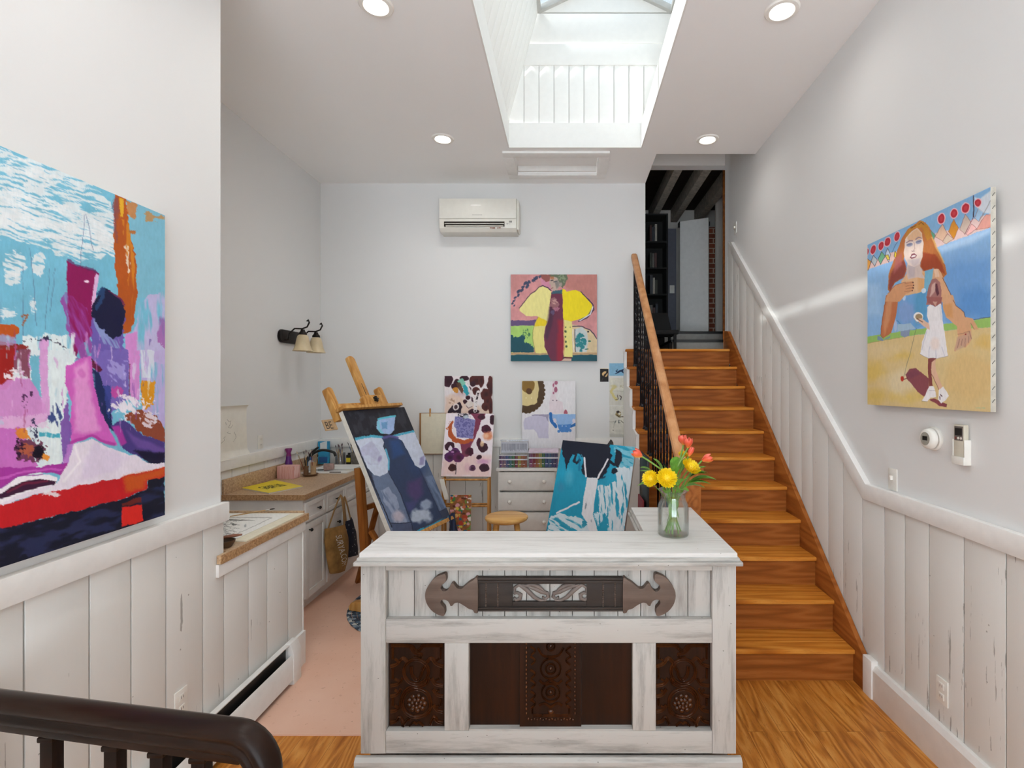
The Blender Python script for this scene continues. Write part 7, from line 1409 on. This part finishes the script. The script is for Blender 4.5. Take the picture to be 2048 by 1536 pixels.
# tote bags on the cabinet doors
KRAFT = simple('tan_kraft_fabric', '#A87F45', .85, var=.22, scale=9, bump=.2); STRAP = simple('webbing_strap', '#A58355', .9, var=.1)
def bagmesh(L, Rr, x0, bulge, th_, seed):
    """soft bag: left and right outlines given as (y,z) from top to bottom, bulging out towards +x"""
    def cur(P_, v):
        f = v * (len(P_) - 1); i = min(int(f), len(P_) - 2); t = f - i; return (P_[i][0] * (1 - t) + P_[i + 1][0] * t, P_[i][1] * (1 - t) + P_[i + 1][1] * t)
    def fn(u, v):
        l_, r_ = cur(L, v), cur(Rr, v); s = (math.sin(math.pi * u) ** .6) * (math.sin(math.pi * min(1, .12 + v * .82)) ** .5)
        return V(x0 + th_ + bulge * s + .005 * math.sin(u * 6 + v * 5 + seed) * s + .003 * math.sin(v * 16 - u * 5 + seed) * s, l_[0] * (1 - u) + r_[0] * u, l_[1] * (1 - u) + r_[1] * u)
    return fn
bg_x = CF + .037
tb = thing('tote_bag', 'tan tote bag with white lettering hanging on the cabinet front', 'bag', (bg_x, 4.35, .15))
fn = bagmesh([(4.151, .598), (4.142, .50), (4.175, .36), (4.215, .25), (4.235, .205)], [(4.493, .54), (4.55, .42), (4.56, .31), (4.54, .20), (4.50, .135)], bg_x, .045, .010, 1)
obj('body', MB().sheet(fn, 24, 30, .012), KRAFT, tb, smooth=80)
pk = V(bg_x + .020, 4.41, .80)
obj('strap', MB().tube([V(bg_x + .016, 4.20, .585), V(bg_x + .016, 4.30, .70), V(bg_x + .020, 4.385, .792), pk + V(0, .01, .01), V(bg_x + .024, 4.437, .785), V(bg_x + .024, 4.47, .68), V(bg_x + .022, 4.49, .545)], [(.004, .011)] * 3 + [(.004, .012)] + [(.005, .019)] * 3, 8, flat=(1, 0, 0)), STRAP, tb, smooth=70)
tm = text_mesh('SURYA.COM', .10, (0, 0, 0), (1, 0, 0), (0, 1, 0), 0)
xs_ = [q[0] for q in tm.v]; w_ = max(xs_) - min(xs_); hh = max(q[1] for q in tm.v)
uv = [(.26 + .25 * (1 - 0 * q[1]) * (q[1] / hh), .17 + .60 * (q[0] - min(xs_)) / w_) for q in tm.v]
tm.v = [tuple(fn(u_ + .27 * (v_ - .17), v_) + V(.0145, 0, 0)) for u_, v_ in uv]
obj('lettering', tm, simple('white_print', '#EFE9DC', .7), tb)
db = thing('patterned_bag', 'navy patterned bag hanging behind the tan tote', 'bag', (bg_x, 4.65, .2))
fn2 = bagmesh([(4.50, .56), (4.52, .4), (4.56, .23)], [(4.64, .56), (4.72, .42), (4.79, .18)], bg_x, .04, .006, 4)
NVP = NT('navy_print_fabric'); vo = NVP.n('ShaderNodeTexVoronoi'); vo.inputs['Scale'].default_value = 28; NVP.l(NVP.coord('Object'), vo.inputs['Vector']); NVP.base(NVP.mix(NVP.math('LESS_THAN', vo.outputs['Distance'], .16), '#141A2C', '#B9BDC6')).rough(.9)
obj('body', MB().sheet(fn2, 16, 20, .012), NVP.m, db, smooth=80)
pth = bez(V(bg_x + .012, 4.55, .55), V(bg_x + .006, 4.44, 1.0), V(bg_x + .012, 4.64, .55), 12); obj('strap', MB().tube(pth, [(.004, .012)] * 12, 8, flat=(1, 0, 0)), STRAP, db, smooth=70)

# drawings, dish and spoon on the low side counter
lz = LZ + .0005
o = obj('drawing_board', MB().box(-2.45, -1.672, 2.66, 3.238, lz, lz + .006), CREAM); tag(o, 'cream board under the ink drawing on the low counter', 'board')
def art_ink(x, y, u, v):
    p = Paint(x, y, '#E4E3DE').frame(430, 1010, .09766)
    for k_ in range(26):
        yy_ = 280 + k_ * 14; w_ = 3 + 6 * ((k_ * 7) % 5) / 5; x0_ = 60 + (k_ * 37) % 60; p.line([(x0_, yy_), (x0_ + 200 + (k_ * 53) % 260, yy_ + 4)], [w_, w_ * .3], '#3E3C3E', .75, rough=8, rs=.05, soft=6)
    p.line([(100, 300), (500, 310), (820, 322)], [26, 20, 4], '#4A4A44', .9, soft=8); p.line([(130, 265), (700, 262), (1170, 258)], [4, 12, 10], '#8A8680', .9); p.line([(1170, 258), (700, 480), (220, 690)], [10, 8, 6], '#8E8C88', .9); p.ell(385, 400, 40, 20, '#3E4440', .7, rough=12, rs=.06); p.ell(620, 420, 24, 30, '#8A8E90', .7, rough=12, rs=.06); return p
canvas('ink_drawing', 'large white sheet with black ink strokes on the low counter', 'drawing', (-2.43, 3.215, lz + .0085), (.69, 0, 0), (0, -.52, 0), .0012, 200, 160, art_ink, PAPER)
o = obj('clay_bowl', MB().lathe([(0, 0), (.028, 0), (.042, .02), (.046, .034), (.042, .034), (.036, .018), (0, .006)], (-1.725, 2.575, lz), n=24), simple('dark_brown_bowl', '#4E3A28', .5)); tag(o, 'small dark brown bowl at the near end of the low counter', 'bowl')
o = obj('wooden_spoon', MB().tube([(-1.83, 2.55, lz + .042), (-1.76, 2.585, lz + .043), (-1.71, 2.62, lz + .044), (-1.68, 2.64, lz + .044)], [(.006, .006), (.007, .007), (.008, .016), (.004, .008)], 10, flat=(0, 0, 1)), simple('red_brown_wood', '#7E4A30', .5), smooth=70); tag(o, 'reddish wooden spoon lying across the small dark bowl', 'spoon')
brush('wooden brush lying at the far edge of the ink drawing', None, (-2.06, 3.12, lz + .015), (.62, .42, .05), .24, .0045, HND[0], TIPS[0])

# braided rug
BRD = NT('braided_rug_yarn'); vo = BRD.n('ShaderNodeTexVoronoi'); vo.inputs['Scale'].default_value = 34; BRD.l(BRD.coord('Object'), vo.inputs['Vector']); sp_ = BRD.n('ShaderNodeSeparateColor'); BRD.l(vo.outputs['Color'], sp_.inputs[0])
BRD.base(BRD.ramp(sp_.outputs[0], [(0, '#2E3A4A'), (.4, '#4E6276'), (.55, '#B9BAB4'), (.75, '#7E8A94'), (1, '#1E2430')], 'CONSTANT')).rough(.95)
m = MB()
for k_ in range(17):
    r_ = .03 + k_ * .037; m.tube([V(-1.10 + r_ * math.cos(t), 4.15 + r_ * math.sin(t), .0125) for t in np.linspace(0, 2 * math.pi, 40)], [(.0045, .019)] * 40, 6, flat=(0, 0, 1), cap=False)
o = obj('braided_rug', m, BRD.m, smooth=70); tag(o, 'round braided blue and grey rug under the big easel', 'rug')
# ================================================================== light and camera
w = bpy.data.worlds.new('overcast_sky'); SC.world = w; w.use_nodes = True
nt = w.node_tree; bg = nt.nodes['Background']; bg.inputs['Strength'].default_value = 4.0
tcw = nt.nodes.new('ShaderNodeTexCoord'); sxw = nt.nodes.new('ShaderNodeSeparateXYZ'); rmw = nt.nodes.new('ShaderNodeValToRGB')      # overcast sky above, lower half brightened as added fill for the ceiling
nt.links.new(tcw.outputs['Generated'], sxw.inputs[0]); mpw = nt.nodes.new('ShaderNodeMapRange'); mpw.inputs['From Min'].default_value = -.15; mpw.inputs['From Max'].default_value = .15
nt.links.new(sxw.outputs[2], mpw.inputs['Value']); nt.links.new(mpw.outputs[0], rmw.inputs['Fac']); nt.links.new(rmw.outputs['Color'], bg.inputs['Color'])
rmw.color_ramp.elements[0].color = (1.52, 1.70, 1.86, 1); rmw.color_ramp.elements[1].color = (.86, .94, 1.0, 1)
def lamp(name, typ, loc, energy, col=(1, 1, 1), **kw):
    d = bpy.data.lights.new(name, typ); d.energy = energy; d.color = col
    for k_, v_ in kw.items(): setattr(d, k_, v_)
    o = bpy.data.objects.new(name, d); o.location = loc; COL.objects.link(o); return o
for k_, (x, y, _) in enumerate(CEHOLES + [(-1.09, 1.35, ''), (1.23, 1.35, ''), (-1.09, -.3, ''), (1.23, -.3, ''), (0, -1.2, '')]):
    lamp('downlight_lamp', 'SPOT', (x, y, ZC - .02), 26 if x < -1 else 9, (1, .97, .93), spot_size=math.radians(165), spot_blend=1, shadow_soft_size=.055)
sun = lamp('sun', 'SUN', (-3, 2, 8), 20, (1, .97, .92), angle=math.radians(2.0))
sun.rotation_euler = Vector((1, 0, -1.41)).to_track_quat('-Z', 'Y').to_euler()

cam = bpy.data.cameras.new('camera'); cam.lens = 18.0; cam.sensor_width = 36.0; cam.sensor_fit = 'HORIZONTAL'
cam.shift_x = -112 / 2048; cam.shift_y = 4 / 2048; cam.clip_start = .05
co = bpy.data.objects.new('camera', cam); co.location = (0, 0, EYE); co.rotation_euler = (math.pi / 2, 0, 0); COL.objects.link(co); SC.camera = co
vs = SC.view_settings; vs.view_transform = 'Standard'; vs.look = 'None'; vs.gamma = 1; vs.use_curve_mapping = False; vs.exposure = 0.10
SC.cycles.max_bounces = 14; SC.cycles.diffuse_bounces = 8; SC.cycles.transparent_max_bounces = 24; SC.cycles.sample_clamp_indirect = 6
